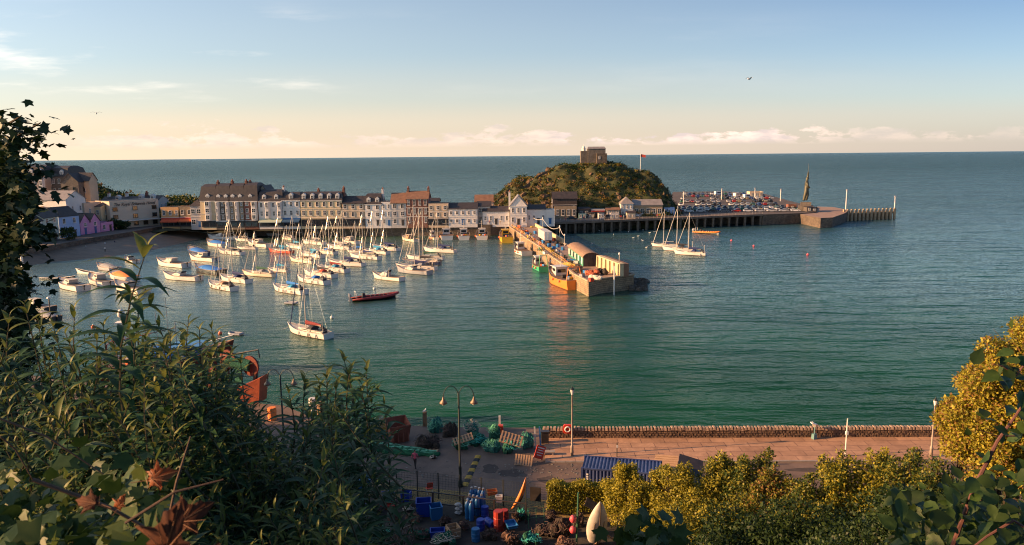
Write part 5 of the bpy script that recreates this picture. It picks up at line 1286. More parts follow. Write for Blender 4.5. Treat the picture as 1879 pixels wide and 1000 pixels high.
cols = ['silver', 'white', 'black', 'blue', 'grey', 'silver', 'black', 'grey', 'white', 'silver', 'black', 'grey', 'silver', 'red', 'blue', 'white', 'green', 'gold', 'grey']
rowsC = [(389.5, 1232, 1470, 'front'), (386.3, 1236, 1464, 'inner front'), (383.3, 1238, 1462, 'second'), (377.5, 1244, 1428, 'third'), (371.5, 1246, 1418, 'fourth'), (366, 1248, 1420, 'fifth'), (361.5, 1250, 1404, 'sixth'), (357.5, 1252, 1392, 'back')]
for py, x0, x1, nm in rowsC:
    a = P(x0, py, ZJ); b = P(x1, py - (x1 - x0) * .006, ZJ); L = (b - a).length; n = int(L / (2.75 if nm != 'front' else 5.2)); k = 0
    dr = (b - a) / n; rzz = math.atan2(dr.y, dr.x)
    for i in range(n):
        if rr.random() < .08 or (nm in ('third', 'fourth') and .42 < i / n < .5) : continue
        if k >= 44: break
        c = rr.choice(cols); p = a + dr * (i + .5)
        car((p.x, p.y, ZJ), rzz + (PI / 2 if nm != 'front' else 0) + rr.choice((0, PI)) + rr.uniform(-.06, .06), c, '%s car in the %s row of the jetty car park, %s from left' % (c, nm, ORD[k]), 'cars parked on the jetty car park'); k += 1
for i, (px, py) in enumerate(((1318, 355), (1352, 358), (1371, 361), (1212, 383))):
    p = P(px, py + 3, ZJ); car((p.x, p.y, ZJ), jrz + (0, .3, .1, .5)[i], 'white', ('white van alone at the back of the car park', 'tall white camper van at the back of the car park', 'white van beside the back wall building', 'white van beside the blue kiosk')[i], 'vans on the jetty car park', 'parked_van', True)
pierb('storehouse', 1375, 1401, 362, 353, 352, 'low flat ochre storehouse at the back of the car park', wall=beige, roof='flat', floors=1, cols=3, gf='x', cat='storehouse', D=6, side=False, trim=False)
pierb('kiosk', 1446, 1462, 385, 377, 376, 'small red brick hut left of the statue', wall=brick_red, roof='flat', floors=1, cols=1, gf='x', cat='hut', D=3, side=False, trim=False)
pierb('kiosk', 1480, 1500, 388, 380, 378, 'dark low shelter right of the statue plinth', wall=dark_w, roof='hip', floors=1, cols=2, gf='x', cat='shelter', D=4, side=False, trim=False)
# cars on the jetty road by the kiosks and along the quay street
for i, (px, py, c, rz_) in enumerate(((1170, 399, 'white', 0), (1185, 398, 'blue', .1), (1200, 397, 'red', 0), (1215, 396.5, 'silver', .1), (1140, 401, 'black', 0), (1116, 401.5, 'grey', 0), (1050, 405, 'black', 0), (1230, 396, 'white', 0))):
    p = P(px, py - 1.5, ZJ); car((p.x, p.y, ZJ + .02), jrz + rz_, c, '%s car on the jetty road, %s from the left' % (c, ORD[[6, 5, 0][0] and sorted([1170, 1185, 1200, 1215, 1140, 1116, 1050, 1230]).index(px)]), 'cars on the jetty road')
qx = [(757, 'white'), (771, 'white'), (787, 'silver'), (806, 'black'), (694, 'black'), (716, 'silver'), (598, 'silver'), (531, 'silver'), (402, 'black'), (452, 'grey')]
for px, c in qx:
    p = P(px, 411.5, ZS); car((p.x, p.y + 1.6, ZS), rr.choice((0, PI)), c, '%s car on the quay street, %s from the left' % (c, ORD[sorted(q[0] for q in qx).index(px)]), 'cars on the quay street')

# ---- people
skin_m = mat('skin', (0.42, 0.25, 0.17), 0.6); hair_m = mat('hair', (0.05, 0.03, 0.02), 0.8)
cl = {n: mat('cloth_' + n, c, .85, .15, 8) for n, c in dict(white=(.62, .6, .57), black=(.02, .02, .022), blue=(.05, .12, .30), red=(.45, .04, .04), grey=(.2, .2, .21), pink=(.62, .10, .16), navy=(.02, .03, .08), green=(.06, .16, .08), tan=(.35, .25, .16), denim=(.05, .08, .15)).items()}
def body_mesh(pose, fingers=False):
    st_ = {'stand': (.0, .0), 'walk': (.22, -.20), 'sit': (0, 0)}[pose]
    a, b = st_
    f = 1
    ch = [[('pel', 0, 0, .93, .125), ('wa', 0, 0, 1.08, .115), ('ch', 0, 0, 1.30, .135), ('nb', 0, 0, 1.46, .06), ('nk', .01, 0, 1.52, .05), ('hd', .025, 0, 1.63, .09), ('ht', .02, 0, 1.72, .065)]]
    for s_, t, nm in ((1, a, 'l'), (-1, b, 'r')):
        if pose == 'sit':
            ch.append([('pel', 0, 0, 0, 0), ('h' + nm, .04, s_ * .10, .90, .09), ('k' + nm, .46, s_ * .12, .93, .065), ('a' + nm, .50, s_ * .12, .50, .045), ('t' + nm, .66, s_ * .12, .45, .04)])
        else:
            ch.append([('pel', 0, 0, 0, 0), ('h' + nm, 0, s_ * .10, .86, .09), ('k' + nm, t * .7 + .03, s_ * .10, .49, .062), ('a' + nm, t - .02, s_ * .10, .09, .042), ('t' + nm, t + .15, s_ * .12, .04, .035)])
        q = -t * .8
        arm = [('ch', 0, 0, 0, 0), ('s' + nm, 0, s_ * .19, 1.40, .055), ('e' + nm, q * .35 - .02, s_ * .26, 1.13, .042), ('w' + nm, q * .8 + .08, s_ * .25, .90, .03), ('p' + nm, q * .85 + .11, s_ * .245, .84, .036)]
        ch.append(arm)
        if fingers:
            hx, hy, hz = q * .85 + .11, s_ * .245, .84
            for k in range(4): ch.append([('p' + nm, 0, 0, 0, 0), ('f%s%d' % (nm, k), hx + .03 - .018 * k + .02, hy, hz - .06, .010), ('g%s%d' % (nm, k), hx + .035 - .018 * k + .02, hy - s_ * .012, hz - .10 - (.012 if k in (1, 2) else 0), .008)])
            ch.append([('w' + nm, 0, 0, 0, 0), ('u' + nm, hx + .05, hy - s_ * .01, hz + .005, .011), ('v' + nm, hx + .065, hy - s_ * .02, hz - .04, .009)])
    def zone(c):
        if c.z > 1.66 or (c.z > 1.56 and c.x < -.02): return 3
        if c.z > 1.485: return 0
        if abs(c.y) > .16 and c.z < .93 and pose != 'sit': return 0
        if c.z > .96 or abs(c.y) > .215: return 1
        return 2
    return skin_person(ch, 'body_' + pose, [skin_m, cl['white'], cl['navy'], hair_m], zone, sub=1)
BP = {k: body_mesh(k) for k in ('stand', 'walk', 'sit')}
def person(loc, rz, top_, legs, label, group, pose='stand', s=1.0, me=None):
    o = bpy.data.objects.new('person', me or BP[pose]); o.location = loc; o.rotation_euler = (0, 0, rz); o.scale = (s, s, s); link(o)
    for i, m in ((1, cl[top_]), (2, cl[legs])):
        o.material_slots[i].link = 'OBJECT'; o.material_slots[i].material = m
    return tag(o, label, 'person', group)
tops = ['white', 'black', 'blue', 'red', 'grey', 'white', 'pink', 'tan', 'green', 'navy']
legs = ['navy', 'black', 'denim', 'grey', 'tan']
def crowd(xs, fpos, place, group, s=1.0):
    xs = sorted(xs)
    for i, x in enumerate(xs):
        t_ = rr.choice(tops); l_ = rr.choice(legs); ps = rr.choice(('stand', 'walk'))
        person(fpos(x), rr.uniform(0, 6.28), t_, l_, 'person in %s top %s %s, %s from the left' % (t_, 'walking' if ps == 'walk' else 'standing', place, ORD[i]), group, ps, s)
crowd([rr.uniform(500, 745) for _ in range(40)], lambda x: (lambda p: (p.x, p.y + rr.uniform(.6, 4), ZS))(P(x, 413, ZS)), 'on the quay street', 'people along the quay street')
crowd([rr.uniform(790, 930) for _ in range(16)], lambda x: (lambda p: (p.x, p.y + rr.uniform(.6, 4), ZS))(P(x, 412.6, ZS)), 'outside the white pubs', 'people outside the white pubs')
crowd([rr.uniform(1005, 1210) for _ in range(22)], lambda x: (lambda p: (p.x, p.y, ZJ))(ja + jd * ((x - 1000) / 400 * JL) + jn * rr.uniform(1, 6)), 'along the jetty rail', 'people on the jetty')
crowd([rr.uniform(958, 990) for _ in range(10)], lambda x: (lambda t: (-.5 + t * 6.5 + rr.uniform(0, 3), 288 - t * 48, ZP))((x - 958) / 32), 'at the root of the pier', 'people on the pier')
for i, (px, py) in enumerate(((76, 466), (80, 465), (148, 461), (158, 461), (177, 456), (193, 455), (193, 465), (211, 452))):
    q = P(px, py - 3, 1.3); person((q.x, q.y, 1.25), rr.uniform(0, 6), rr.choice(('black', 'white', 'navy')), 'black', 'person in dark clothes on the beach, %s from the left' % ORD[i], 'people on the beach')
def pier_pt(px, py, z=ZP): return P(px, py, z)
for i, (px, py, t_, l_) in enumerate(((1021, 467, 'white', 'navy'), (1026, 468, 'blue', 'grey'), (1036, 478, 'black', 'black'), (1042, 485, 'blue', 'navy'), (976, 441, 'white', 'grey'), (982, 446, 'red', 'black'), (1152, 505, 'white', 'navy'), (1147, 505, 'tan', 'navy'))):
    q = P(px, py, ZP); person((q.x, q.y, ZP), rr.uniform(0, 6), t_, l_, ('person in white top on the pier left of the green shed', 'person in blue top beside the white shirted one left of the shed', 'person in black on the pier deck by the shed wall', 'person in blue bending over gear near the shed front', 'person in white top behind the lorry', 'person in red top behind the lorry', 'person in white at the pier end wall, right of a pair', 'person in tan at the pier end wall, left of a pair')[i], 'people on the old pier')

# ---- things on the old pier
tr = empty('lorry_trailer', P(1006, 447, ZP) + Vector((0, 0, .02)), R(97), 'white box trailer with double rear doors parked on the pier', 'trailer')
mb = MB(); mb.box((6.0, 0, 2.35), (12.0, 2.5, 2.7)); mb.build('box_body', hw, tr)
for s_ in (1, -1):
    mb = MB(); mb.box((-.04, s_ * .62, 2.35), (.08, 1.2, 2.6)); do = mb.build('rear_door', frame_w, tr); mb = MB(); mb.tube([(-.1, s_ * .1, 1.1), (-.1, s_ * .1, 3.6)], .03, 4); mb.build('locking_bar', steel, do)
mb = MB(); mb.box((6, 0, .85), (11.6, 1.2, .3)); mb.build('chassis', rubber, tr)
for x in (1.6, 2.9, 9.5):
    for s_ in (1, -1): mb = MB(); mb.tube([(x, s_ * 1.2, .48), (x, s_ * .85, .48)], .48, 14); mb.build('wheel', rubber, tr)
# green shed with a curved roof
sa, sc2 = P(1070, 489, ZP), P(1043, 468, ZP)
sd = (sc2 - sa); SL = sd.length; srz = math.atan2(sd.y, sd.x)
sh = empty('pier_shed', (sa.x, sa.y, ZP), srz, 'long green boarded shed with a curved brown roof on the pier', 'shed')
SW = 4.2; SH = 2.15
boards_g = mat('green_boards', (0.03, 0.25, 0.15), .6, scale=1.2, col2=(0.10, 0.36, 0.24), stretch=(6, 6, .4))
mb = MB(); arc = [(-SW / 2 * math.cos(a), SH + 1.25 * math.sin(a)) for a in np.linspace(0, PI, 11)]
sec = [(-SW / 2, 0)] + arc + [(SW / 2, 0)]
mb.loft([[(x, -SW / 2 + y, z) for y, z in sec] for x in (0, SL)]); mb.build('wall', boards_g, sh)
mb = MB(); k = 1.06
mb.loft([[(x, -SW / 2 + y * k, z + .05) for y, z in arc] + [(x, -SW / 2 + y * (k + .02), z + .16) for y, z in arc[::-1]] for x in (-.5, SL + .4)]); mb.build('roof', mat('shed_roof', (.26, .16, .10), .75, .25, .5, stretch=(1, 4, 4)), sh)
mb = MB(); mb.add([(-.03, -SW / 2 + y, z) for y, z in sec], [tuple(range(len(sec)))]); mb.build('gable_front', mat('shed_front', (.07, .05, .045), .7, .3, 1, stretch=(5, 5, .5)), sh)
mb = MB(); mb.box((-.08, -SW / 2 + .2, 1.05), (.08, 1.3, 2.1)); mb.build('door', shop_dark, sh)
for i in range(9):
    mb = MB(); mb.box((1.6 + i * (SL - 3) / 8, .04, 1.25), (1.2, .07, 1.5)); mb.build('window', (glass if i % 2 else frame_w), sh)
# buttressed high wall beside the shed
wa = P(1101, 490, ZP); wb_ = P(1143, 507, ZP); wd = wb_ - wa; WL = wd.length; wrz = math.atan2(wd.y, wd.x)
hwl = empty('buttressed_wall', (wa.x, wa.y, ZP), wrz, 'high cream buttressed wall along the seaward side of the pier end', 'wall')
rw = mat('wall_render', (0.46, 0.36, 0.20), .85, scale=.8, col2=(.60, .50, .32), bump=.3)
mb = MB(); mb.box((WL / 2, -.3, 1.4), (WL, .9, 2.8)); mb.box((WL / 2, -.3, 2.9), (WL + .3, 1.2, .18)); mb.build('wall', rw, hwl)
for k in range(6): mb = MB(); mb.box((.6 + k * (WL - 1.2) / 5, -.95, 1.5), (.5, .5, 2.6), taper=.75); mb.build('buttress', rw, hwl)
mb = MB(); mb.box((WL / 2, .8, 1.4), (WL, 1.3, 2.95)); mb.build('rear_block', slate_red, hwl)
# low seaward parapet along the pier up to the shed
pa = Vector((*ppoly[0], 0)); pb_ = Vector((*ppoly[1], 0)); 
for i, (u, v_) in enumerate(((ppoly[0], ppoly[1]), (ppoly[1], ppoly[2]))):
    A = Vector((*u, 0)); B = Vector((*v_, 0)); mb = MB(); c = (A + B) / 2; mb.box((0, 0, .6), ((A - B).length * (1 if i == 0 else .3), .5, 1.2)); o = mb.build('pier_parapet', rw); o.location = (c.x, c.y, ZP + .1); o.rotation_euler = (0, 0, math.atan2(B.y - A.y, B.x - A.x)); tag(o, ('cream parapet on the seaward side of the pier root', 'short cream parapet behind the green shed')[i], 'wall')
def heap(px, py, z, d, m, label, cat, name, seed=1, n=7, group=None, mat2=None):
    q = P(px, py, z); r_ = random.Random(seed); mb = MB()
    for k in range(n):
        mb.blob((r_.uniform(-.35, .35) * d[0], r_.uniform(-.35, .35) * d[1], d[2] * r_.uniform(.2, .6)), (d[0] * r_.uniform(.3, .55), d[1] * r_.uniform(.3, .55), d[2] * r_.uniform(.5, .9)), seed * 10 + k, 9, .22)
    o = mb.build(name, m, smooth=False); o.location = (q.x, q.y, z); o.rotation_euler = (0, 0, r_.uniform(0, 3)); tag(o, label, cat, group); return o
netm = {n: mat('net_' + n, c, .95, scale=5, col2=c2, bump=1.0, bscale=14, detail=9) for n, c, c2 in (('orange', (.35, .06, .03), (.6, .18, .08)), ('green', (.008, .06, .035), (.04, .20, .12)), ('dark', (.02, .016, .014), (.10, .075, .055)), ('teal', (.012, .10, .08), (.07, .28, .22)), ('yellow', (.35, .24, .05), (.6, .45, .12)), ('brown', (.12, .06, .04), (.28, .16, .1)))}
heap(1086, 504, ZP, (4, 3, 1.2), netm['orange'], 'heap of orange nets on the pier end', 'net heap', 'net_heap', 3)
heap(1104, 504, ZP, (2.4, 2.4, 1.7), netm['dark'], 'stack of black creels below the buttressed wall', 'creel stack', 'creel_stack', 4)
heap(1062, 497, ZP, (5, 2, .9), netm['brown'], 'brown heap of gear behind the orange boat', 'gear heap', 'gear_heap', 5)
heap(1045, 488, ZP, (5, 2, .9), netm['yellow'], 'straw coloured heap of rope near the shed front', 'rope heap', 'rope_heap', 6)
heap(1022, 450, ZP, (3.0, 3.0, 1.5), netm['dark'], 'dark heap of gear right of the white trailer', 'gear heap', 'gear_heap', 7)
heap(1093, 513, ZP, (3.2, 1.6, 1.3), mat('fish_sacks', (.55, .5, .42), .8, .3, 2), 'row of pale sacks at the pier end corner', 'sacks', 'sacks', 8)
heap(990, 460, ZP, (2.0, 3.0, 1.2), netm['yellow'], 'yellow heap of gear by the pier railing', 'gear heap', 'gear_heap', 9)
rr2 = random.Random(2)
bxs = [(1051, 480), (1057, 483), (1030, 476), (1013, 462), (1096, 500), (1075, 501), (1000, 466), (1068, 508), (970, 436), (1085, 516)]
for i, (px, py) in enumerate(bxs):
    q = P(px, py, ZP); c = ('blue', 'white', 'grey', 'yellow', 'red')[i % 5]; mb = MB(); mb.box((0, 0, .35), (1.2, .8, .7), taper=1.06); mb.box((0, 0, .68), (1.0, .62, .1), m=1)
    o = mb.build('fish_bin', [(hblue, fwhite, hgrey, hyellow, hred)[i % 5], rubber]); o.location = (q.x, q.y, ZP); o.rotation_euler = (0, 0, rr2.random() * 3); tag(o, '%s fish bin on the old pier, %s from the left' % (c, ORD[sorted(b[0] for b in bxs).index(px)]), 'fish bin', 'fish bins on the old pier')
# railing on the harbour side
for i in range(1, 6):
    A = pl[i]; B = pl[i + 1] if i + 1 < len(pl) else pl[i]
    if i == 6: break
    mb = MB(); L = (B - A).length; n = max(2, int(L / 2))
    for zz in (.45, 1.0): mb.tube([(0, 0, zz), (L, 0, zz)], .05, 4)
    for k in range(n + 1): mb.tube([(L * k / n, 0, 0), (L * k / n, 0, 1.05)], .05, 4)
    o = mb.build('pier_railing', mat('rail_yellow', (.5, .3, .1), .6)); o.location = (A.x + .6, A.y, ZP + .1); o.rotation_euler = (0, 0, math.atan2(B.y - A.y, B.x - A.x)); tag(o, 'rusty yellow pier railing, %s stretch from the pier head' % ORD[i - 1], 'railing', 'railings of the old pier')
def lamp_small(px, py0, py1, label, z=ZP):
    b = P(px, py0, z); t = Q(px, py1, b.y).z - z; r_ = empty('lamp_post', b, 0, label, 'lamp post', 'lamp posts of the old pier')
    MB().tube([(0, 0, 0), (0, 0, t)], [.11, .07], 6).build('post', mastm, r_); MB().lathe([(.05, t), (.25, t + .2), (.22, t + .5), (.03, t + .65)], n=8).build('lamp', frame_w, r_)
    return Vector((b.x, b.y, z + t))
l1 = lamp_small(966, 408, 384, 'lamp post at the pier root'); l2 = lamp_small(996, 426, 402, 'lamp post behind the white trailer'); l3 = lamp_small(1027, 441, 417, 'lamp post between trailer and shed'); l4 = lamp_small(1036, 451, 433, 'lamp post at the far end of the green shed'); l5 = lamp_small(1136, 500, 468, 'lamp post behind the buttressed wall')
for i, (a, b, nm) in enumerate(((l1, l2, 'sagging cable between the first two pier lamp posts'), (l2, l3, 'sagging cable from the trailer lamp post towards the shed'), (l3, l4, 'short cable ending at the green shed'))):
    mb = MB(); mb.tube([a.lerp(b, t) - Vector((0, 0, 1.8 * math.sin(PI * t) * (1 if i < 2 else .3))) for t in np.linspace(0, 1, 10)], .07, 4); tag(mb.build('light_cable', trim_w), nm, 'cable')
b = P(1126, 540, 0); r_ = empty('marker_post', (b.x, b.y - .6, 0), 0, 'tall pale marker post against the dark pier end wall', 'post'); MB().tube([(0, 0, -2), (0, 0, Q(1126, 488, b.y - .6).z)], .17, 6).build('post', trim_w, r_)
# boulders at the foot of the pier end
rock = mat('boulder', (.06, .05, .042), .95, scale=1, col2=(.14, .115, .09), bump=1)
rr3 = random.Random(9); mb = MB()
for k in range(90):
    q = P(1162 + rr3.uniform(-4, 24), 534 - rr3.uniform(0, 17), 0); f = 1 - (q.x - 26) / 8
    s_ = rr3.uniform(.8, 2.2); mb.blob((q.x, q.y, max(-.2, f * .9) * rr3.uniform(0, 1)), (s_, s_ * .8, s_ * .7), k, 7, .4)
tag(mb.build('rock_armour', rock), kind='stuff')
mb = MB()
for k in range(260):
    t = rr3.random(); x = -9 + 90 * t; zz = 0
    y = HY - 3 - 38 * abs(1 if rr3.random() < .5 else -1) * (1 - abs(t - .5) * .3)
    y = 316 if t < .25 else (HY + 34 * rr3.uniform(-.2, 1))
    if x > 60: y = rr3.uniform(345, 385)
    mb.blob((x + rr3.uniform(-4, 4), y, rr3.uniform(0, 1.5)), (rr3.uniform(1.5, 4),) * 2 + (rr3.uniform(1, 3),), k, 7, .3)
tag(mb.build('shore_rocks', rock), kind='stuff')

# gear scattered along the old pier deck
rr4 = random.Random(77)
def deck_at(t, u):
    "t along the pier from its head, u across from the harbour edge"
    n_ = len(pl) - 1; i = min(n_ - 1, int(t * n_)); L_ = pl[i].lerp(pl[i + 1], t * n_ - i)
    rr_ = [Vector(p) for p in pr[::-1]]; m_ = len(rr_) - 1; j = min(m_ - 1, int(t * m_)); R_ = rr_[j].lerp(rr_[j + 1], t * m_ - j)
    return L_.lerp(R_, u)
potm = mat('pot_net', (.05, .06, .05), .9, scale=6, col2=(.16, .15, .11), bump=1)
kinds = [('lobster_pot', 'lobster pot', potm), ('rope_coil', 'rope coil', netm['yellow']), ('gear_heap', 'gear heap', netm['brown']), ('fish_box', 'fish box', forange), ('fish_box', 'fish box', hblue), ('lobster_pot', 'lobster pot', netm['dark'])]
cnts = {}
its = sorted([(rr4.uniform(.02, .95), rr4.choice([.12, .18, .3, .55, .8]), rr4.randrange(6)) for _ in range(46)])
for t_, u_, ki in its:
    nm_, ct_, m_ = kinds[ki]; q = deck_at(t_, u_); 
    if .18 < t_ < .46 and u_ > .4: continue
    mb = MB()
    if nm_ == 'lobster_pot':
        mb.loft([[(x, .35 * math.cos(a), .42 * math.sin(a)) for a in np.linspace(0, PI, 7)] for x in (-.5, 0, .5)]); mb.loft([[(x + .1, .33 * math.cos(a), .42 + .4 * math.sin(a)) for a in np.linspace(0, PI, 7)] for x in (-.5, 0, .5)])
    elif nm_ == 'rope_coil': mb.tube([(.45 * math.cos(a), .45 * math.sin(a), .1 + a * .02) for a in np.linspace(0, 18, 40)], .09, 5)
    elif nm_ == 'fish_box': mb.box((0, 0, .2), (.8, .5, .4), taper=1.08); mb.box((.05, .03, .6), (.8, .5, .38), taper=1.08, rz=.1); mb.box((0, 0, .8), (.62, .34, .03))
    else:
        for k in range(4): mb.blob((rr4.uniform(-.5, .5), rr4.uniform(-.4, .4), .3), (1.1, .9, .8), k, 8, .3)
    o = mb.build(nm_, m_); o.location = (q.x, q.y, ZP); o.rotation_euler = (0, 0, rr4.uniform(0, 3)); o.scale = (1.25,) * 3
    cname = {potm.name: 'grey', netm['yellow'].name: 'straw coloured', netm['brown'].name: 'brown', forange.name: 'orange', hblue.name: 'blue', netm['dark'].name: 'dark'}[m_.name]
    k_ = (cname, ct_); cnts[k_] = cnts.get(k_, 0) + 1
    tag(o, '%s %s on the old pier deck, %s counted from the pier head' % (cname, ct_, ORD[cnts[k_] - 1]), ct_, 'gear scattered on the old pier')
# ================================================================== NEAR QUAY: LAMPS, NETS, COMPOUND
lampg = mat('lamp_green', (0.035, 0.045, 0.04), 0.4, metal=.3); lampc = mat('lamp_copper', (0.22, 0.15, 0.10), 0.5, metal=.4)
def twin_lamp(x, y, H, label, rz=0):
    r_ = empty('street_lamp', (x, y, ZQ), rz, label, 'street lamp', 'twin armed street lamps')
    mb = MB(); mb.lathe([(.2, 0), (.2, .5), (.13, .6), (.12, 1.6), (.15, 1.65), (.09, 1.8), (.075, H), (.0, H + .15)], n=10); mb.build('post', lampg, r_, True)
    for s_ in (1, -1):
        pts = [(0, 0, H - .3)] + [(s_ * (.62 - .62 * math.cos(a)) , 0, H - .3 + .95 * math.sin(a) * 1.0) for a in np.linspace(.15, PI, 9)]
        mb = MB(); mb.tube(pts, .035, 6); a = mb.build('arm', lampg, r_)
        mb = MB(); mb.lathe([(.05, .05), (.09, -.1), (.12, -.22), (.30, -.42), (.33, -.52), (.30, -.52)], (s_ * 1.24, 0, H - .3), 12); mb.build('lamp_shade', lampc, a, True)
        mb = MB(); mb.lathe([(.02, -.45), (.17, -.5), (.13, -.64), (.02, -.7)], (s_ * 1.24, 0, H - .3), 10); mb.build('bulb_glass', frame_w, a, True)
b = P(845, 893, ZQ); twin_lamp(b.x, b.y, Q(845, 722, b.y).z - ZQ, 'tall twin armed street lamp in the open beside the yellow road strip')
b = Q(514, 690, 66); twin_lamp(b.x, 66, b.z - ZQ, 'twin armed street lamp seen over the shrubs on the left')
def post_lamp(px, py, pt, label):
    b = P(px, py, ZQ + .13); H = Q(px, pt, b.y).z - ZQ - .13
    r_ = empty('street_lamp', b, 0, label, 'street lamp', 'single promenade lamps')
    mb = MB(); mb.lathe([(.14, 0), (.14, .9), (.08, 1.0), (.06, H - .7), (.09, H - .65)], n=10); mb.build('post', mat('lamp_post_paint', (.30, .25, .20), .5, .3, 2), r_, True)
    mb = MB(); mb.lathe([(.09, H - .65), (.17, H - .25), (.16, H - .2)], n=8); mb.build('lantern_glass', frame_w, r_)
    mb = MB(); mb.lathe([(.2, H - .2), (.16, H - .08), (.05, H), (.03, H + .12), (.0, H + .2)], n=8); mb.build('lantern_cap', lampg, r_)
post_lamp(1049.5, 836, 711, 'single lantern lamp post beside the red lifebuoy box')
post_lamp(1708, 838, 731, 'single lantern lamp post beside the yellow tree on the right')
b = P(1551, 837, ZQ + .13); H = Q(1551, 768, b.y).z - ZQ - .13
r_ = empty('sign_post', b, 0, 'thin white post with a small plate halfway along the promenade', 'post'); MB().tube([(0, 0, 0), (0, 0, H)], [.07, .055], 8).build('post', trim_w, r_); MB().box((0, -.03, H * .62), (.2, .22, .3)).build('plate', frame_w, r_)
b = P(1132, 838, ZQ + .13); H = Q(1132, 812, b.y).z - ZQ - .13
r_ = empty('sign_post', b, 0, 'short sign post with a pale tag near the lantern lamp', 'post'); MB().tube([(0, 0, 0), (0, 0, H)], .045, 6).build('post', lampg, r_); MB().box((0.02, -.05, H - .35), (.16, .04, .22)).build('plate', frame_w, r_)
b = P(1494, 805, ZQ + .13)
r_ = empty('telescope', b, R(20), 'blue green coin telescope standing at the parapet', 'telescope'); tq = mat('scope_teal', (.12, .25, .26), .5)
MB().box((0, 0, .25), (.42, .38, .5), taper=.85).build('base', tq, r_); MB().tube([(0, 0, .5), (0, 0, 1.25)], .06, 8).build('column', tq, r_); MB().box((0, 0, 1.38), (.26, .5, .24)).tube([(-.1, .2, 1.42), (-.1, .48, 1.5)], .06, 8).tube([(.1, .2, 1.42), (.1, .48, 1.5)], .06, 8).build('binoculars', steel, r_)
# lifebuoy housing on the parapet
b = P(1041, 803, ZQ + .13)
r_ = empty('lifebuoy_box', (b.x, b.y - .02, ZQ + .13), 0, 'red lifebuoy housing on the parapet', 'lifebuoy'); redp = paint('safety_red', (.60, .04, .02), .4)
mb = MB(); sh_ = [(-.34, .55), (.34, .55), (.42, .65), (.42, 1.25), (.3, 1.4), (-.3, 1.4), (-.42, 1.25), (-.42, .65)]
mb.loft([[(x, -.05, z) for x, z in sh_], [(x, -.3, z) for x, z in sh_]]); mb.build('housing', redp, r_)
mb = MB(); mb.tube([(.24 * math.cos(a), -.36, .98 + .24 * math.sin(a)) for a in np.linspace(0, 2 * PI, 17)], .07, 8); mb.build('lifebuoy', paint('buoy_white', (.7, .66, .6)), r_, True)
mb = MB(); mb.tube([(0, .0, 0), (0, 0, .6)], .05, 6); mb.build('post', lampg, r_)
b = P(1003, 834, ZQ + .13); mb = MB(); mb.box((0, 0, .28), (1.5, .45, .1)); mb.box((-.55, 0, .13), (.12, .4, .26)); mb.box((.55, 0, .13), (.12, .4, .26)); o = mb.build('low_bench', kerbm); o.location = b; tag(o, 'low concrete bench at the shaded end of the promenade', 'bench')
mb = MB(); b = P(1000, 812, ZQ + .13); mb.box((0, 0, .55), (.7, .5, 1.1)); mb.box((0, 0, 1.12), (.8, .6, .08)); o = mb.build('litter_bin', shop_dark); o.location = (b.x, b.y, b.z); tag(o, 'black litter bin against the parapet end', 'litter bin')
# bollard-like timber posts on the quay edge
def qpost(px, py, pt, w_, m, label, gull_=False):
    b = P(px, py, ZQ); H = Q(px, pt, b.y).z - ZQ; r_ = empty('quay_post', b, 0, label, 'post'); MB().box((0, 0, H / 2), (w_, w_, H), taper=.9).build('post', m, r_); return b, H
b, H = qpost(780, 781, 756, .42, mat('post_wood', (.22, .13, .07), .85, .4, 2, stretch=(3, 3, .5)), 'weathered timber post on the quay edge with a gull on top')
gull((b.x, b.y, ZQ + H), 1.2, 'white gull perched on the weathered quay post', perch=True)
b, H = qpost(917, 790, 763, .22, trim_w, 'thin pale post with a rust red base on the quay edge'); 
mb = MB(); mb.box((0, 0, .35), (.6, .5, .7), taper=.8); o = mb.build('mooring_box', hred); o.location = (b.x + .1, b.y - .3, ZQ); tag(o, 'rust red box at the foot of the thin pale post', 'box')
for px, pt, m, nm, ln in ((982, 783, trim_w, 'white leaning plank standing beside the teal net heap', .18), (991, 783, hblue, 'thin blue pole beside the white plank', .02)):
    b = P(px, 822, ZQ); H = Q(px, pt, b.y).z - ZQ; r_ = empty('pole', b, 0, nm, 'pole'); MB().box((0, 0, H / 2), (.14, .08, H), ry=-.05).build('shaft', m, r_)
# nets, ropes and gear on the near quay
def nheap(px, py, wpx, hm, m, label, seed, cat='net heap', name='net_heap', n=9, group='heaps of nets on the near quay', depth=.7, cords=None):
    q = P(px, py, ZQ); W = wpx * q.y / FPX * 1.06; r_ = random.Random(seed); D = W * depth
    root = MB()
    for k in range(n):
        root.blob((r_.uniform(-.32, .32) * W, r_.uniform(-.3, .3) * D, hm * r_.uniform(.15, .55)), (W * r_.uniform(.28, .5), D * r_.uniform(.3, .55), hm * r_.uniform(.5, .9)), seed * 17 + k, 11, .2)
    o = root.build(name, m); o.location = (q.x, q.y + D * .3, ZQ); tag(o, label, cat, group)
    c = MB()
    for k in range(26):
        a0 = r_.uniform(0, 6.28); pts = []
        cx, cy = r_.uniform(-.3, .3) * W, r_.uniform(-.4, .2) * D; rad = r_.uniform(.1, .32) * W; hz = hm * r_.uniform(.45, .98)
        for s_ in range(9):
            a = a0 + s_ * .55; rr_ = rad * (1 + .2 * math.sin(s_ * 2.1))
            pts.append((cx + rr_ * math.cos(a), cy + rr_ * .7 * math.sin(a), hz * (1 - .35 * (s_ % 3) / 3) * (1 - .5 * abs(cx + rr_ * math.cos(a)) / W)))
        c.tube(pts, .022, 3)
    c.build('cord', cords or m, o)
    return o
cordg = mat('cord_green', (.16, .50, .30), .8, .3, 5); cordw = mat('cord_pale', (.5, .45, .36), .8, .2, 5); cordd = mat('cord_dark', (.10, .06, .05), .8, .3, 5); cordt = mat('cord_teal', (.05, .42, .36), .8, .3, 5)
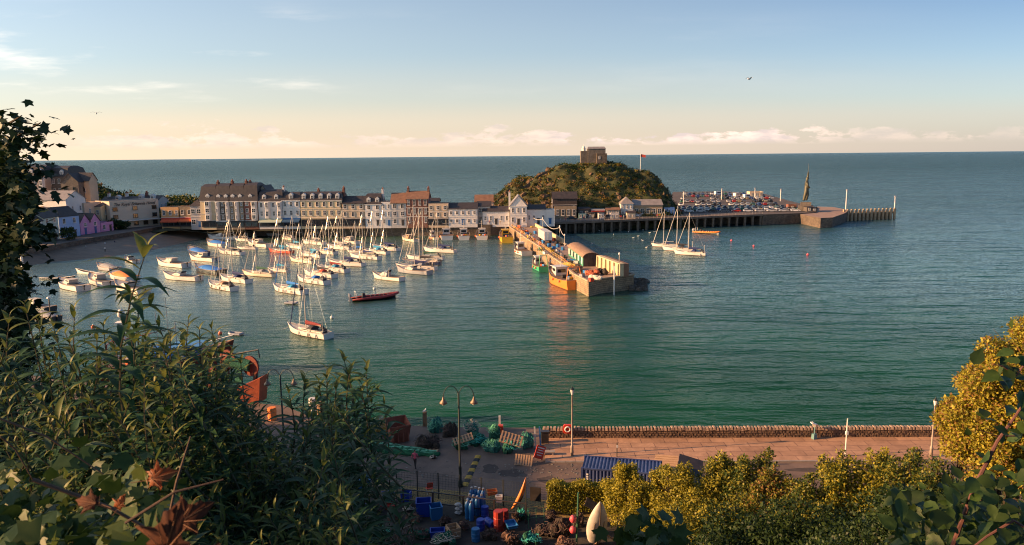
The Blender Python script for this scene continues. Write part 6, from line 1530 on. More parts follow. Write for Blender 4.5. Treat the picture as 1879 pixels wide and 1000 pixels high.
nheap(800, 795, 27, 1.6, netm['teal'], 'teal net bag with bright green ropes on top, beside the gull post', 31, cords=cordg)
nheap(786, 824, 48, 1.3, netm['dark'], 'dark brown heap of chains and gear above the long green net', 32, 'gear heap', 'gear_heap', cords=cordd)
nheap(825, 802, 30, 1.5, netm['dark'], 'black net heap between the teal bag and the lamp post', 33, cords=cordd)
nheap(864, 800, 32, 1.7, netm['teal'], 'blue grey net bag with a pale strap right of the lamp post', 34, cords=cordw)
nheap(846, 826, 34, 1.1, netm['green'], 'bright green net heap at the foot of the lamp post', 35, cords=cordg)
nheap(880, 820, 40, 1.2, netm['green'], 'dark green net heap under the tilted crate', 36, cords=cordt)
nheap(902, 830, 36, 1.3, netm['teal'], 'tangle of pale green rope, the brightest heap of the row', 37, 'rope heap', 'rope_heap', cords=cordg)
nheap(907, 806, 24, 1.6, netm['green'], 'small green heap on top behind the pale rope tangle', 38, cords=cordg)
nheap(937, 832, 34, 1.3, netm['green'], 'dark green heap under the long wooden pallet', 39, cords=cordt)
nheap(967, 824, 26, 1.7, netm['teal'], 'blue teal net heap beside the white plank', 40, cords=cordt)
nheap(700, 800, 30, 2.1, netm['yellow'], 'tall yellow ochre net heap left of the rusty skip', 41, cords=cordw)
nheap(672, 812, 36, 1.6, netm['green'], 'dull green heap at the left end of the row', 42, cords=cordg)
nheap(640, 812, 36, 1.5, netm['brown'], 'brown heap half hidden by the shrub', 43, 'gear heap', 'gear_heap', cords=cordw)
nheap(608, 800, 34, 1.3, netm['dark'], 'dark heap farthest left behind the shrub', 44, 'gear heap', 'gear_heap', cords=cordw)
nheap(776, 818, 14, .5, netm['brown'], 'low brown coil beside the long green net', 45, 'rope coil', 'rope_coil', cords=cordw)
# rusty skip leaning at the quay edge
b = P(729, 812, ZQ); r_ = empty('rusty_skip', (b.x, b.y + .6, ZQ), R(25), 'rust red steel skip standing by the quay edge', 'skip'); rust = mat('rust', (.20, .05, .03), .85, scale=1.2, col2=(.34, .11, .06), bump=.4)
mb = MB(); o_ = [(-.8, -.7, 0), (.8, -.7, 0), (.8, .7, 0), (-.8, .7, 0)]; t_ = [(-1.05, -.95, 1.7), (1.05, -.95, 1.7), (1.05, .95, 2.1), (-1.05, .95, 2.1)]; i_ = [(x * .93, y * .93, z - .01) for x, y, z in t_]; j_ = [(x * .85, y * .85, z + .3) for x, y, z in o_]
mb.loft([o_, t_, i_, j_]); mb.build('tub', rust, r_)
for k in range(4): mb = MB(); mb.box((-.75 + k * .5, -.88, .9), (.1, .1, 1.6), rx=-.15); mb.build('rib', rust, r_)
# long green trawl net lying along the road edge
a, b = P(668, 822, ZQ), P(806, 836, ZQ); Ln = (b - a).length; mb = MB(); rgs = []
for i in range(34):
    t = i / 33; wv = .75 * math.sin(min(1, t * 4 + .15) * PI / 2) * (1 - .6 * max(0, t - .7) / .3) * (1 + .12 * math.sin(i * 1.3)); hv = (.62 + .1 * math.sin(i * 2.3)) * (1 - .55 * t)
    rgs.append([(Ln * t, wv * math.cos(q) + .08 * math.sin(i), .02 + hv * max(0, math.sin(q)) * (1 + .08 * math.sin(i * 3 + q * 5))) for q in np.linspace(-.1, PI + .1, 10)])
mb.loft(rgs); o = mb.build('trawl_net', mat('net_trawl', (.008, .085, .035), .95, scale=3, col2=(.03, .22, .09), bump=1, bscale=16, stretch=(.6, 3, 3)), smooth=True)
o.location = a; o.rotation_euler = (0, 0, math.atan2(b.y - a.y, b.x - a.x)); tag(o, 'long green trawl net laid out along the edge of the road', 'trawl net')
c = MB()
for k in range(8): c.tube([(Ln * t, (.5 - k * .13) * (1 - .3 * t), .62 * (1 - .55 * t) + .04 * math.sin(t * 20 + k)) for t in np.linspace(.05, .95, 18)], .02, 3)
c.build('head_rope', cordg, o)
def pallet(px, py, label, rot, up=0.0, L=1.9, W=1.1, m=wood_l, z=None, name='pallet', cat='pallet'):
    q = P(px, py, ZQ if z is None else z); r_ = empty(name, q, 0, label, cat); r_.rotation_euler = rot
    for s_ in (-1, 0, 1): MB().box((0, s_ * (W / 2 - .05), .05), (L, .09, .09)).build('bearer', m, r_)
    for k in range(7): MB().box((-L / 2 + .1 + k * (L - .2) / 6, 0, .11), (.14, W, .025)).build('board', m, r_)
    return r_
pallet(938, 806, 'long dark slatted pallet lying tilted on top of the green heaps', (R(35), R(14), R(-8)), L=2.1, W=1.2, z=ZQ + 1.2)
pallet(850, 806, 'pale wooden tray tilted against the lamp post heap', (R(30), R(-14), R(12)), L=1.9, W=.8, z=ZQ + 1.1)
pallet(961, 845, 'sun lit pallet leaning at the road edge left of the sign board', (R(50), R(5), R(-6)), L=1.6, W=1.0, z=ZQ + .35)
pallet(780, 829, 'flat pale pallet under the dark gear heap', (0, 0, R(-5)), L=2.4, W=.9, z=ZQ + .02)
# sign board
b = P(986, 847, ZQ); r_ = empty('sign_board', (b.x, b.y, ZQ + .1), 0, 'tilted red and white notice board on a stand at the road edge', 'sign'); r_.rotation_euler = (R(-8), R(24), R(25))
MB().box((0, 0, .75), (.95, .05, 1.15)).build('board', redp, r_)
for k, (w_, h) in enumerate(((.7, .10), (.6, .07), (.7, .07), (.5, .07))): MB().box((0, -.035, 1.15 - k * .22), (w_, .02, h)).build('lettering_bar', frame_w, r_)
MB().box((-.4, .15, .2), (.06, .06, 1.0), rx=.3).box((.4, .15, .2), (.06, .06, 1.0), rx=.3).build('leg', steel, r_)
# the walker
b = P(762, 860, ZQ); person((b.x, b.y, ZQ + .02), R(75), 'pink', 'black', 'person in pink top and black trousers walking on the shaded road', None, 'walk', 1.0, body_mesh('walk', True))
# small box trailer of rope bits beside the long net end
o = nheap(795, 842, 12, .35, netm['dark'], 'small tangle of rope off the end of the long green net', 46, 'rope tangle', 'rope_tangle', cords=cordw)

# ---- road details
yl = mat('road_yellow', (.42, .26, .04), .8, .25, 1.5); bk = mat('rubber_black', (.03, .03, .03), .8, .3, 2)
a, b = P(878, 836, ZQ), P(852, 893, ZQ); n = 9; d_ = (b - a) / n; mb = MB(); root = empty('cable_ramp', (a.x, a.y, ZQ + .004), math.atan2(d_.y, d_.x), 'yellow and black rubber ramp laid across the road by the lamp', 'cable ramp')
for k in range(n):
    mb = MB(); l = d_.length; mb.loft([[(k * l + .02, -.28, 0), (k * l + .02, -.15, .07), (k * l + .02, .15, .07), (k * l + .02, .28, 0)], [((k + 1) * l - .02, -.28, 0), ((k + 1) * l - .02, -.15, .07), ((k + 1) * l - .02, .15, .07), ((k + 1) * l - .02, .28, 0)]])
    mb.build('section', yl if k % 2 == 0 else bk, root)
# yellow paved strip on the near side of the road
ypv = blockmat('yellow_paving', (.34, .22, .06), (.25, .16, .05), (.06, .05, .035), .42, .2, .85, .03, .3, wallish=False, dirt=.35)
u = [P(600, 876, ZQ), P(700, 886, ZQ), P(856, 903, ZQ), P(1040, 921, ZQ), P(1180, 934, ZQ)]; l = [P(600, 900, ZQ), P(700, 911, ZQ), P(856, 930, ZQ), P(1040, 950, ZQ), P(1180, 965, ZQ)]
mb = MB(); mb.add([(p.x, p.y, ZQ + .008) for p in u + l], [(i, i + 5, i + 6, i + 1) for i in range(4)]); tag(mb.build('paved_strip', ypv), kind='structure')
# compound ground
cg = [P(560, 900, ZQ), P(700, 912, ZQ), P(856, 931, ZQ), P(1040, 951, ZQ), P(1200, 967, ZQ)]
mb = MB(); mb.add([(p.x, p.y, ZQ + .004) for p in cg] + [(p.x, 36, ZQ + .004) for p in cg], [(i, i + 5, i + 6, i + 1) for i in range(4)]); tag(mb.build('yard_ground', mat('yard', (.028, .024, .02), .9, scale=.8, col2=(.06, .05, .038), bump=.4)), kind='structure')
# fence with thin wires
fm = mat('fence_steel', (.03, .035, .03), .6)
fa, fb = P(655, 898, ZQ), P(1006, 938, ZQ); FL = (fb - fa).length; fr = math.atan2(fb.y - fa.y, fb.x - fa.x)
fe = empty('wire_fence', (fa.x, fa.y, ZQ), fr, 'dark wire mesh fence between the road and the boat yard', 'fence')
for k in range(10): MB().box((k * FL / 9, 0, 1.1), (.08, .08, 2.2)).build('post', fm, fe)
mb = MB()
for z_ in np.linspace(.1, 2.1, 11): mb.tube([(0, 0, z_), (FL, 0, z_)], .012, 3)
for k in range(int(FL / .25)): mb.tube([(k * .25, 0, .1), (k * .25, 0, 2.1)], .006, 3)
mb.build('wire_mesh', fm, fe)
for px, nm in ((701, 'black notice board on the yard fence, left one'), (984, 'black notice board on the yard fence, right one')):
    t = (px - 655) / (1006 - 655); q = fa.lerp(fb, t); mb = MB(); mb.box((0, 0, 0), (.85, .06, 1.15)); o = mb.build('notice_board', shop_dark); o.location = (q.x, q.y - .12, ZQ + 1.35); o.rotation_euler = (0, 0, fr); tag(o, nm, 'notice board', 'boards on the yard fence')
# inner rail of the yard
ia, ib = P(688, 925, ZQ), P(965, 960, ZQ); IL = (ib - ia).length
fe2 = empty('yard_rail', (ia.x, ia.y, ZQ), math.atan2(ib.y - ia.y, ib.x - ia.x), 'heavy dark rail with posts inside the boat yard', 'railing')
for k in range(6): MB().box((k * IL / 5, 0, .8), (.11, .11, 1.6)).build('post', shop_dark, fe2)
for z_ in (.7, 1.55): MB().box((IL / 2, 0, z_), (IL, .07, .07)).build('rail', shop_dark, fe2)

# ---- things in the yard
def crate(px, py, d, m, label, rz=0.0, z=0.0, cat='crate', name='crate', lid=None, tilt=0.0, group=None, wall=.05):
    q = P(px, py, ZQ); r_ = empty(name, (q.x, q.y, ZQ + .02 + z), rz, label, cat, group); r_.rotation_euler = (tilt, tilt * .5, rz)
    L, W, H = d; mb = MB(); t = wall
    o_ = [(-L / 2 * .92, -W / 2 * .92, 0), (L / 2 * .92, -W / 2 * .92, 0), (L / 2 * .92, W / 2 * .92, 0), (-L / 2 * .92, W / 2 * .92, 0)]; u_ = [(x / .92, y / .92, H) for x, y, _ in o_]
    i_ = [(x * (1 - t * 2 / L), y * (1 - t * 2 / W), H) for x, y, _ in u_]; b_ = [(x * .9, y * .9, .06) for x, y, _ in o_]
    mb.loft([o_, u_, i_, b_]); mb.build('tub', m, r_)
    mb = MB(); mb.tube([(x, y, H - .03) for x, y, _ in u_] + [u_[0][:2] + (H - .03,)], .035, 5); mb.build('rim', m, r_)
    if lid is not None: MB().box((0, 0, H + .05), (L * 1.05, W * 1.05, .09)).build('lid', lid, r_)
    return r_
bl = paint('bin_blue', (.012, .045, .30), .4); bl2 = paint('bin_cyan', (.02, .13, .32), .4); rd = paint('bin_red', (.30, .03, .02), .5)
crate(665, 897, (1.3, 1.0, 1.0), bl2, 'blue bin with a sloping lid just inside the yard fence', .2, lid=bl2, tilt=.15, cat='bin', name='bin')
crate(713, 925, (.9, .7, .6), bl, 'bright blue crate inside the red tray by the fence', .3, z=.35)
crate(706, 930, (1.7, 1.2, .35), rd, 'wide dark red tray under a blue crate', .1)
crate(746, 922, (.7, .8, .7), bl, 'blue crate beside the red tray, second from the left', -.2, z=.2)
crate(778, 944, (1.15, 1.0, 1.15), bl, 'large blue bin with netting inside in the middle of the yard', .1, cat='bin', name='bin')
crate(800, 950, (.9, .9, 1.0), bl2, 'blue bin right beside the large blue one', .3, cat='bin', name='bin')
crate(803, 984, (1.05, .7, .5), bl, 'vivid blue fish crate lying lowest in the yard', .1)
crate(903, 922, (.8, .6, .3), corange, 'orange basket on the gear beside the gas bottles', .2, z=.7, cat='basket', name='basket')
crate(916, 932, (.5, .4, .5), hw, 'small white box beside the orange basket', 0, z=.5, cat='box', name='box')
crate(938, 975, (.75, 1.0, .25), hblue, 'pale blue tray right of the red barrel', .3, cat='tray', name='tray', z=.4)
crate(665, 940, (.7, .6, .5), bl, 'dark blue crate below the shrub tips', .4)
pallet(741, 985, 'brown pallet standing on edge in the lower yard', (R(75), R(8), R(60)), L=2.0, W=1.2, m=wood_d, z=ZQ + .8)
q = P(832, 985, ZQ); wb2 = empty('wooden_box', (q.x, q.y, ZQ), R(25), 'open wooden box in the lower yard', 'box')
for s_ in (1, -1):
    for k in range(3): MB().box((s_ * .4, 0, .15 + k * .28), (.04, .9, .22)).build('board', wood_l, wb2); MB().box((0, s_ * .45, .15 + k * .28), (.84, .04, .22)).build('board', wood_l, wb2)
def bottle(px, py, m, label, H=1.45, r=.19, z=0, group='gas bottles in the yard', cat='gas bottle', name='gas_bottle'):
    q = P(px, py, ZQ); o = empty(name, (q.x, q.y, ZQ + z), 0, label, cat, group)
    MB().lathe([(r * .9, 0), (r, .06), (r, H * .78), (r * .75, H * .9), (r * .3, H * .95), (r * .3, H)], n=12).build('body', m, o, True); MB().lathe([(r * .45, H * .95), (r * .5, H * 1.06), (r * .4, H * 1.06)], n=8).build('collar', steel, o); return o
bi = 0
gb = [(866, 915), (873, 914), (880, 916), (887, 917), (862, 928), (869, 930), (876, 932), (858, 938), (865, 941), (884, 928)]
for px, py in gb:
    bottle(px, py + 14, bl2, 'blue gas bottle in the cluster by the fence, %s from the left' % ORD[sorted(g[0] for g in gb).index(px)], H=1.5)
def drum(px, py, m, label, H=.9, r=.3, lying=False, z=0, cat='drum'):
    q = P(px, py, ZQ); o = empty('drum', (q.x, q.y, ZQ + z + (r if lying else 0)), .6, label, cat, 'drums in the yard')
    if lying: o.rotation_euler = (R(90), 0, .6)
    MB().lathe([(.02, 0), (r, 0), (r, H * .3), (r * 1.06, H * .33), (r, H * .36), (r, H * .64), (r * 1.06, H * .67), (r, H * .7), (r, H), (.02, H)], n=14).build('shell', m, o); MB().lathe([(.02, H), (r * .9, H + .01), (r * .9, H + .03), (.02, H + .03)], n=14).build('lid', m, o)
drum(890, 950, bl, 'blue plastic drum right of the gas bottles'); drum(893, 962, bl, 'blue drum on its side below the first drum', lying=True); drum(873, 992, bl2, 'pale blue drum at the bottom of the yard'); drum(882, 972, bl, 'dark blue drum between the cluster and the bottom', H=.8)
drum(915, 973, rd, 'tall red barrel with a flat top', H=1.5, r=.36, cat='barrel'); drum(926, 964, rd, 'second red barrel behind the tall one', H=1.2, r=.3, cat='barrel')
mb = MB()
for k in range(5): mb.blob(((k % 2) * .25, 0, .15 + k * .17), (.55, .45, .25), k, 9, .1)
o = mb.build('white_sacks', mat('sack', (.45, .44, .42), .8, .2, 3)); q = P(841, 944, ZQ); o.location = q; tag(o, 'stack of white sacks left of the gas bottles', 'sacks')
# red folding chair
q = P(788, 905, ZQ); r_ = empty('folding_chair', (q.x, q.y, ZQ), R(200), 'red canvas folding chair by the yard fence', 'chair')
MB().box((0, 0, .45), (.5, .45, .05)).build('seat', cred, r_); MB().box((0, .25, .8), (.5, .05, .5), rx=-.3).build('backrest', cred, r_)
for x in (-.22, .22):
    for y in (-.2, .2): MB().tube([(x, y, 0), (x, -y * .6, .45)], .02, 5).build('leg', steel, r_)
rr6 = random.Random(12); nn = 0
for px, py, w_, h_, m_, cm in ((690, 945, 30, .7, 'dark', cordd), (722, 955, 26, .6, 'brown', cordd), (750, 940, 22, .6, 'dark', cordw), (818, 965, 26, .7, 'dark', cordd), (850, 975, 26, .8, 'brown', cordd), (900, 992, 36, .8, 'dark', cordd), (938, 1000, 36, .9, 'brown', cordd), (1012, 958, 24, 1.0, 'dark', cordd), (1062, 968, 26, 1.2, 'dark', cordd), (975, 1002, 36, .9, 'green', cordt), (730, 1002, 40, .8, 'dark', cordd), (1040, 1012, 40, .9, 'brown', cordd), (700, 985, 34, .8, 'green', cordg), (948, 958, 18, .8, 'dark', cordd)):
    nn += 1; nheap(px, py, w_, h_, netm[m_], '%s heap of gear on the yard floor, %s from the left of such heaps' % ({'dark': 'dark', 'brown': 'brown', 'green': 'green'}[m_], ORD[sorted([690, 722, 750, 818, 850, 900, 938, 1012, 1062, 975, 730, 1040, 700, 948]).index(px)]), 60 + nn, 'gear heap', 'gear_heap', group='gear heaps on the yard floor', cords=cm, n=6)
# orange kayak standing on end
a, t = P(940, 941, ZQ), Q(970, 879, P(940, 941, ZQ).y - .5)
r_ = empty('kayak', a, 0, 'orange kayak propped upright in the yard', 'kayak'); d_ = t - a; Lk = d_.length
kM = d_.to_track_quat('Z', 'Y').to_matrix().to_4x4(); mb = MB(); rg2 = []
for i in range(13):
    u_ = i / 12; hb = .40 * max(.04, math.sin(PI * min(1, max(0, u_)) ) ** .7); rg2.append([(hb * math.cos(a_) * (1 if abs(math.cos(a_)) > 0 else 1), .45 * hb * math.sin(a_) + .25 * (2 * u_ - 1) ** 2, u_ * Lk) for a_ in np.linspace(0, 2 * PI, 11)[:-1]])
mb.loft(rg2); mb.xf(kM); mb.build('hull', paint('kayak_orange', (.70, .22, .06), .4), r_, True)
mb = MB(); mb.lathe([(.17, 0), (.2, .02), (.17, .04)], (0, 0, 0), 10); mb.xf(kM @ Matrix.Translation((0, -.16, Lk * .45)) @ Matrix.Rotation(PI / 2, 4, 'X') @ Matrix.Diagonal((1, 1.8, 1, 1))); mb.build('cockpit_rim', rubber, r_)
# green frame, buoys and the upturned white boat
q = P(985, 968, ZQ); r_ = empty('metal_trestle', q, R(15), 'green metal frame leaning in the yard', 'frame'); gf_ = mat('frame_green', (.04, .14, .08), .6)
MB().tube([(-.6, 0, 0), (-.6, .2, 1.5), (.6, .2, 1.5), (.6, 0, 0)], .03, 5).build('frame', gf_, r_); MB().tube([(-.6, .1, .75), (.6, .1, .75)], .02, 5).tube([(0, 0, 0), (0, .2, 1.5)], .02, 5).build('brace', gf_, r_)
q = P(1058, 1000, ZQ); r_ = empty('green_pole', q, 0, 'green upright pole beside the upturned boat', 'pole'); MB().tube([(0, 0, 0), (.1, 0, 3.9)], .07, 6).build('shaft', gf_, r_)
for z_, nm in ((1.2, 'pink float hanging lower on the green pole'), (2.0, 'pink float hanging higher on the green pole')):
    mb = MB(); mb.blob((0, 0, 0), (.46, .46, .56), 1, 12, 0); o = mb.build('float', fpink, smooth=True); o.location = (q.x - .28, q.y - .1, ZQ + z_); tag(o, nm, 'float', 'pink floats')
for px, py in ((1030, 990),):
    nheap(px, py, 40, 1.5, netm['dark'], 'stack of dark creels in the shade of the ivy wall', 51, 'creel stack', 'creel_stack', group=None, cords=cordd)
nheap(1000, 985, 44, .9, netm['dark'], 'low dark gear heap beside the green frame', 52, 'gear heap', 'gear_heap', group=None, cords=cordd)
nheap(815, 1002, 50, .9, netm['green'], 'green net with pale cords at the bottom of the yard', 53, 'net heap', 'net_heap', group=None, cords=cordw)
nheap(960, 955, 24, 1.0, netm['green'], 'green net hung behind the red barrel', 54, 'net heap', 'net_heap', group=None, cords=cordt)
nheap(760, 960, 34, .8, netm['brown'], 'brown gear heap left of the large blue bin', 55, 'gear heap', 'gear_heap', group=None, cords=cordd)
nheap(770, 990, 40, .8, netm['green'], 'green brown heap under the standing pallet', 56, 'gear heap', 'gear_heap', group=None, cords=cordd)
a = P(1090, 996, ZQ); t = Q(1101, 919, a.y - 1.2); d_ = t - a; Lb = d_.length
r_ = empty('upturned_boat', a, 0, 'white rowing boat standing upended against the ivy wall', 'rowing boat'); M4 = d_.to_track_quat('Z', 'Y').to_matrix().to_4x4(); rg2 = []
for i in range(13):
    u_ = i / 12; hb = .74 * (math.sin(PI * (.12 + .88 * u_)) ** .75 if u_ < .995 else .02) ; hb = max(hb, .02)
    rg2.append([(hb * math.cos(a_), -.42 * hb * math.sin(a_) * 1.5 - .05, u_ * Lb) for a_ in np.linspace(0, PI, 11)])
mb = MB(); mb.loft(rg2, closed=False, cap0=True, cap1=False); mb.xf(M4); mb.build('hull', mat('old_hull_white', (.50, .46, .40), .6, scale=1.5, col2=(.66, .62, .55), bump=.15), r_, True)
mb = MB(); mb.tube([(0, -.50 * max(.03, math.sin(PI * (.12 + .88 * u_))) ** .75 - .1, u_ * Lb) for u_ in np.linspace(0, .97, 10)], .045, 5); mb.xf(M4); mb.build('keel', wood_d, r_)
for s_ in (1, -1):
    mb = MB(); mb.tube([(s_ * .36, -.46, Lb * .35), (s_ * .33, -.46, Lb * .62)], .025, 4); mb.xf(M4); mb.build('bilge_rail', wood_d, r_)
pallet(1083, 925, 'small red brown board above the upended boat', (R(60), R(30), R(0)), L=.9, W=.6, m=wood_d, z=ZQ + 2.2, name='wooden_board', cat='board')
q = P(1110, 1000, ZQ); wt = empty('timber_trestle', (q.x, q.y, ZQ), R(10), 'pointed bare timber frame at the foot of the upended boat', 'trestle'); MB().tube([(-.9, 0, 0), (0, 0, .9), (.9, 0, .1)], .06, 4).build('rafter', wood_l, wt)
# blue corrugated container
a = P(1068, 858, ZQ + 2.6); b = P(1213, 869, ZQ + 2.6); Lc = (b - a).length; rc = math.atan2(b.y - a.y, b.x - a.x)
ct = empty('shipping_container', (a.x, a.y, ZQ), rc, 'blue corrugated shipping container half hidden by bushes', 'container'); cbp = mat('container_blue', (.022, .036, .11), .55, scale=.7, col2=(.05, .075, .19), bump=.1)
def corr(L, H, n, y): 
    mb = MB(); vs = []; 
    for i in range(n * 4 + 1):
        ph = i % 4; yy = y - (.05 if ph in (1, 2) else 0); xx = L * i / (n * 4); vs += [(xx, yy, .15), (xx, yy, H - .12)]
    mb.add(vs, [(2 * i, 2 * i + 2, 2 * i + 3, 2 * i + 1) for i in range(n * 4)]); return mb
mb = corr(Lc, 2.6, 22, 0.0); mb.build('side_panel', cbp, ct)
mb = MB(); mb.box((Lc / 2, 1.25, 1.3), (Lc - .1, 2.38, 2.45)); mb.build('body', cbp, ct)
mb = MB()
for (x, y) in ((0, 0), (Lc, 0), (0, 2.44), (Lc, 2.44)): mb.box((x, y, 1.3), (.16, .16, 2.6))
for y in (0, 2.44): mb.box((Lc / 2, y, 2.54), (Lc - .17, .12, .12)); mb.box((Lc / 2, y, .08), (Lc - .17, .12, .15))
mb.build('frame', cbp, ct)
vs = []; mb = MB(); n = 22
for i in range(n * 4 + 1):
    zz = 2.58 - (.05 if i % 4 in (1, 2) else 0); xx = Lc * i / (n * 4); vs += [(xx, .06, zz), (xx, 2.38, zz)]
mb.add(vs, [(2 * i, 2 * i + 2, 2 * i + 3, 2 * i + 1) for i in range(n * 4)]); mb.build('roof_panel', cbp, ct)
for k in range(4): MB().box((.42, -.06, 2.1 - k * .2), (.16, .02, .13)).build('marking', frame_w, ct)
# timber hut behind the bushes
a = P(1213, 869, ZQ + 1.4); r_ = empty('timber_hut', (a.x + .9, a.y + .6, ZQ), R(-12), 'small slatted timber hut with a dark tilted roof behind the bushes', 'hut')
MB().box((.6, .7, .8), (2.4, 1.6, 1.6)).build('wall', wood_d, r_)
for k in range(7): MB().box((-.45 + 0.02 * k, -.35 + k * .22, 1.65 + k * .09), (1.9, .2, .06), rx=.39).build('roof_slat', wood_l, r_)
MB().box((1.6, .4, 1.75), (2.0, 2.1, .08), rx=.3, ry=.25).build('roof_sheet', slate, r_)

# ---- red winch gear and stack on the quay behind the shrubs
q = P(432, 738, ZQ); g = empty('trawl_gear', (q.x, q.y + 1, ZQ), R(-10), 'rust red net drum with round flanges and black gallows on the quay', 'trawl winch')
rd2 = mat('gear_red', (.12, .025, .018), .8, scale=1.6, col2=(.24, .055, .03), bump=.3)
for x, z_ in ((-1.0, 4.6), (1.7, 4.0)):
    mb = MB(); mb.tube([(x, -.1, z_), (x + .05, .1, z_)], 1.15, 22); mb.build('drum_flange', rd2, g)
mb = MB(); mb.tube([(-1.0, 0, 4.5), (1.7, 0, 4.0)], .7, 14); mb.build('net_drum', netm['green'], g)
mb = MB(); mb.add([(0, -.4, 4.9), (.9, -.5, 4.6), (1.0, -.9, 1.9), (.2, -.8, 2.2)], [(0, 1, 2, 3)]); mb.build('green_flap', netm['green'], g)
for x in (-1.6, 0.2, 2.2): mb = MB(); mb.box((x, 0, 2.3), (.28, .5, 4.6), ry=.12); mb.build('gallows_leg', shop_dark, g)
mb = MB(); mb.loft([[(0.2, -1.2, 0), (3.0, -1.0, 0), (3.0, .8, 0), (.2, .6, 0)], [(.5, -1.3, 1.6), (3.4, -1.1, 3.0), (3.4, .9, 3.0), (.5, .8, 1.6)]]); mb.build('chute', mat('gear_orange', (.26, .05, .02), .7, scale=1.2, col2=(.42, .09, .035), bump=.3), g)
mb = MB(); mb.loft([[(-3.6, -.8, 0), (-1.4, -.8, 0), (-1.4, .8, 0), (-3.6, .8, 0)], [(-3.4, -.7, 3.6), (-1.3, -.7, 3.9), (-1.3, .7, 3.9), (-3.4, .7, 3.6)]]); mb.build('side_tank', rd2, g)
mb = MB(); mb.tube([(-4, 0, 4.5), (2.8, 0, 5.9), (2.9, 0, 5.0)], .09, 6); mb.build('derrick', shop_dark, g)
for i, (px, py, m, nm) in enumerate(((575, 752, hw, 'white drum on the quay behind the shrub tips'), (590, 760, teak, 'brown drum on the quay behind the shrub tips'), (500, 770, corange, 'orange drum on the lit quay behind the shrubs'))):
    drum(px, py, m, nm, H=1.3, r=.45)
# old crane post and its frame at the left edge
q = P(93, 580, 0); r_ = empty('beacon_post', q, 0, 'slim dark beacon post with a round top in the water near the left edge', 'beacon post'); H = Q(93, 548, q.y).z; MB().tube([(0, 0, -2), (0, 0, H)], [.14, .1], 6).build('post', pile_m, r_); MB().lathe([(.1, H), (.4, H + .1), (.3, H + .35), (.05, H + .4)], n=8).build('cap', frame_w, r_)
q = P(38, 530, 0); r_ = empty('slipway_tower', q, 0, 'pale timber pole tower with ladder near the left edge', 'tower'); H = Q(38, 470, q.y).z; MB().tube([(1.1, 0, -2), (1.1, 0, H)], .25, 6).build('pole', trim_w, r_); MB().tube([(-1.1, 0, -2), (-.9, 0, H * 1.1)], .2, 6).build('pole', trim_w, r_); MB().box((0, .5, 1.2), (3.2, 3, 2.6)).build('base', brick_red, r_)
for k in range(8): MB().box((0, 0, 3 + k * (H - 3) / 8), (2.0, .12, .12)).build('rung', trim_w, r_)
# ================================================================== VEGETATION
def leafmat(name, c1, c2, tr=0.3, rough=0.5, scale=2.0): 
    return mat(name, c1, rough, scale=scale, col2=c2, tr=tr, detail=4, spec=.25)
def basis(dirs, ups):
    "rotation matrices with x along dirs, z near ups"
    d = dirs / np.linalg.norm(dirs, axis=1, keepdims=True)
    y = np.cross(ups, d); y /= np.maximum(1e-6, np.linalg.norm(y, axis=1, keepdims=True)); z = np.cross(d, y)
    return np.stack([d, y, z], axis=2)
def stamp(name, T, TF, pos, Rm, sc, mats, parent=None, mi=None, smooth=False):
    "one mesh made of the template (T verts, TF faces) at every pos / rotation / scale"
    T = np.asarray(T, float); TF = np.asarray(TF, int); n = len(pos)
    sc = np.asarray(sc); sc = sc[:, None] if sc.ndim == 1 else sc
    V = np.einsum('nij,nkj->nki', Rm, T[None] * sc[:, None, :]) + pos[:, None, :]
    F = (TF[None] + (np.arange(n) * len(T))[:, None, None]).reshape(-1, TF.shape[1])
    m_ = None if mi is None else np.repeat(mi, len(TF))
    return np_mesh(name, V.reshape(-1, 3), F, mats, parent, m_, smooth)
_xs = [.06, .16, .28, .40, .52, .64, .76, .88]
_w = [(.31 * math.sin(PI * x ** .72)) * (1 + (.10 if k % 2 else -.04)) for k, x in enumerate(_xs)]
OVAL = ([(0, 0, 0)] + [(x, w_, .22 * w_ - .18 * x * x) for x, w_ in zip(_xs, _w)] + [(1.02, 0, -.2)] + [(x, -w_, .22 * w_ - .18 * x * x) for x, w_ in zip(_xs[::-1], _w[::-1])] + [(.5, 0, -.045)], [(18, i, i + 1) for i in range(17)] + [(18, 17, 0)])
KITE = ([(0, 0, 0), (.45, .30, .05), (1, 0, -.05), (.45, -.30, .05)], [(0, 1, 2, 3)])
def rand_dirs(n, g, zb=0.0):
    v = g.normal(size=(n, 3)); v[:, 2] += zb; return v / np.linalg.norm(v, axis=1, keepdims=True)
def blob_points(blobs, n, g, shell=0.45):
    "points in a union of ellipsoids (x,y,z,rx,ry,rz), denser towards the outside"
    b = np.array(blobs, float); vol = (b[:, 3] * b[:, 4] * b[:, 5]) ** (2 / 3); k = g.choice(len(b), n, p=vol / vol.sum())
    d = rand_dirs(n, g, .25); r_ = shell + (1 - shell) * g.random(n) ** .6
    r_ = r_ * (1 + .12 * g.normal(size=n))
    return b[k, :3] + d * b[k, 3:6] * r_[:, None], d
def clumpy(blobs, g, k=10, f=.38, spread=.95):
    "scatter smaller clumps over the surface of each blob"
    out_ = []
    for x, y, z, a, b, c in blobs:
        for _ in range(k):
            d = rand_dirs(1, g, .45)[0]; s_ = f * g.uniform(.6, 1.25)
            out_.append((x + d[0] * a * spread, y + d[1] * b * spread, z + d[2] * c * spread, a * s_, b * s_, c * s_))
    return out_
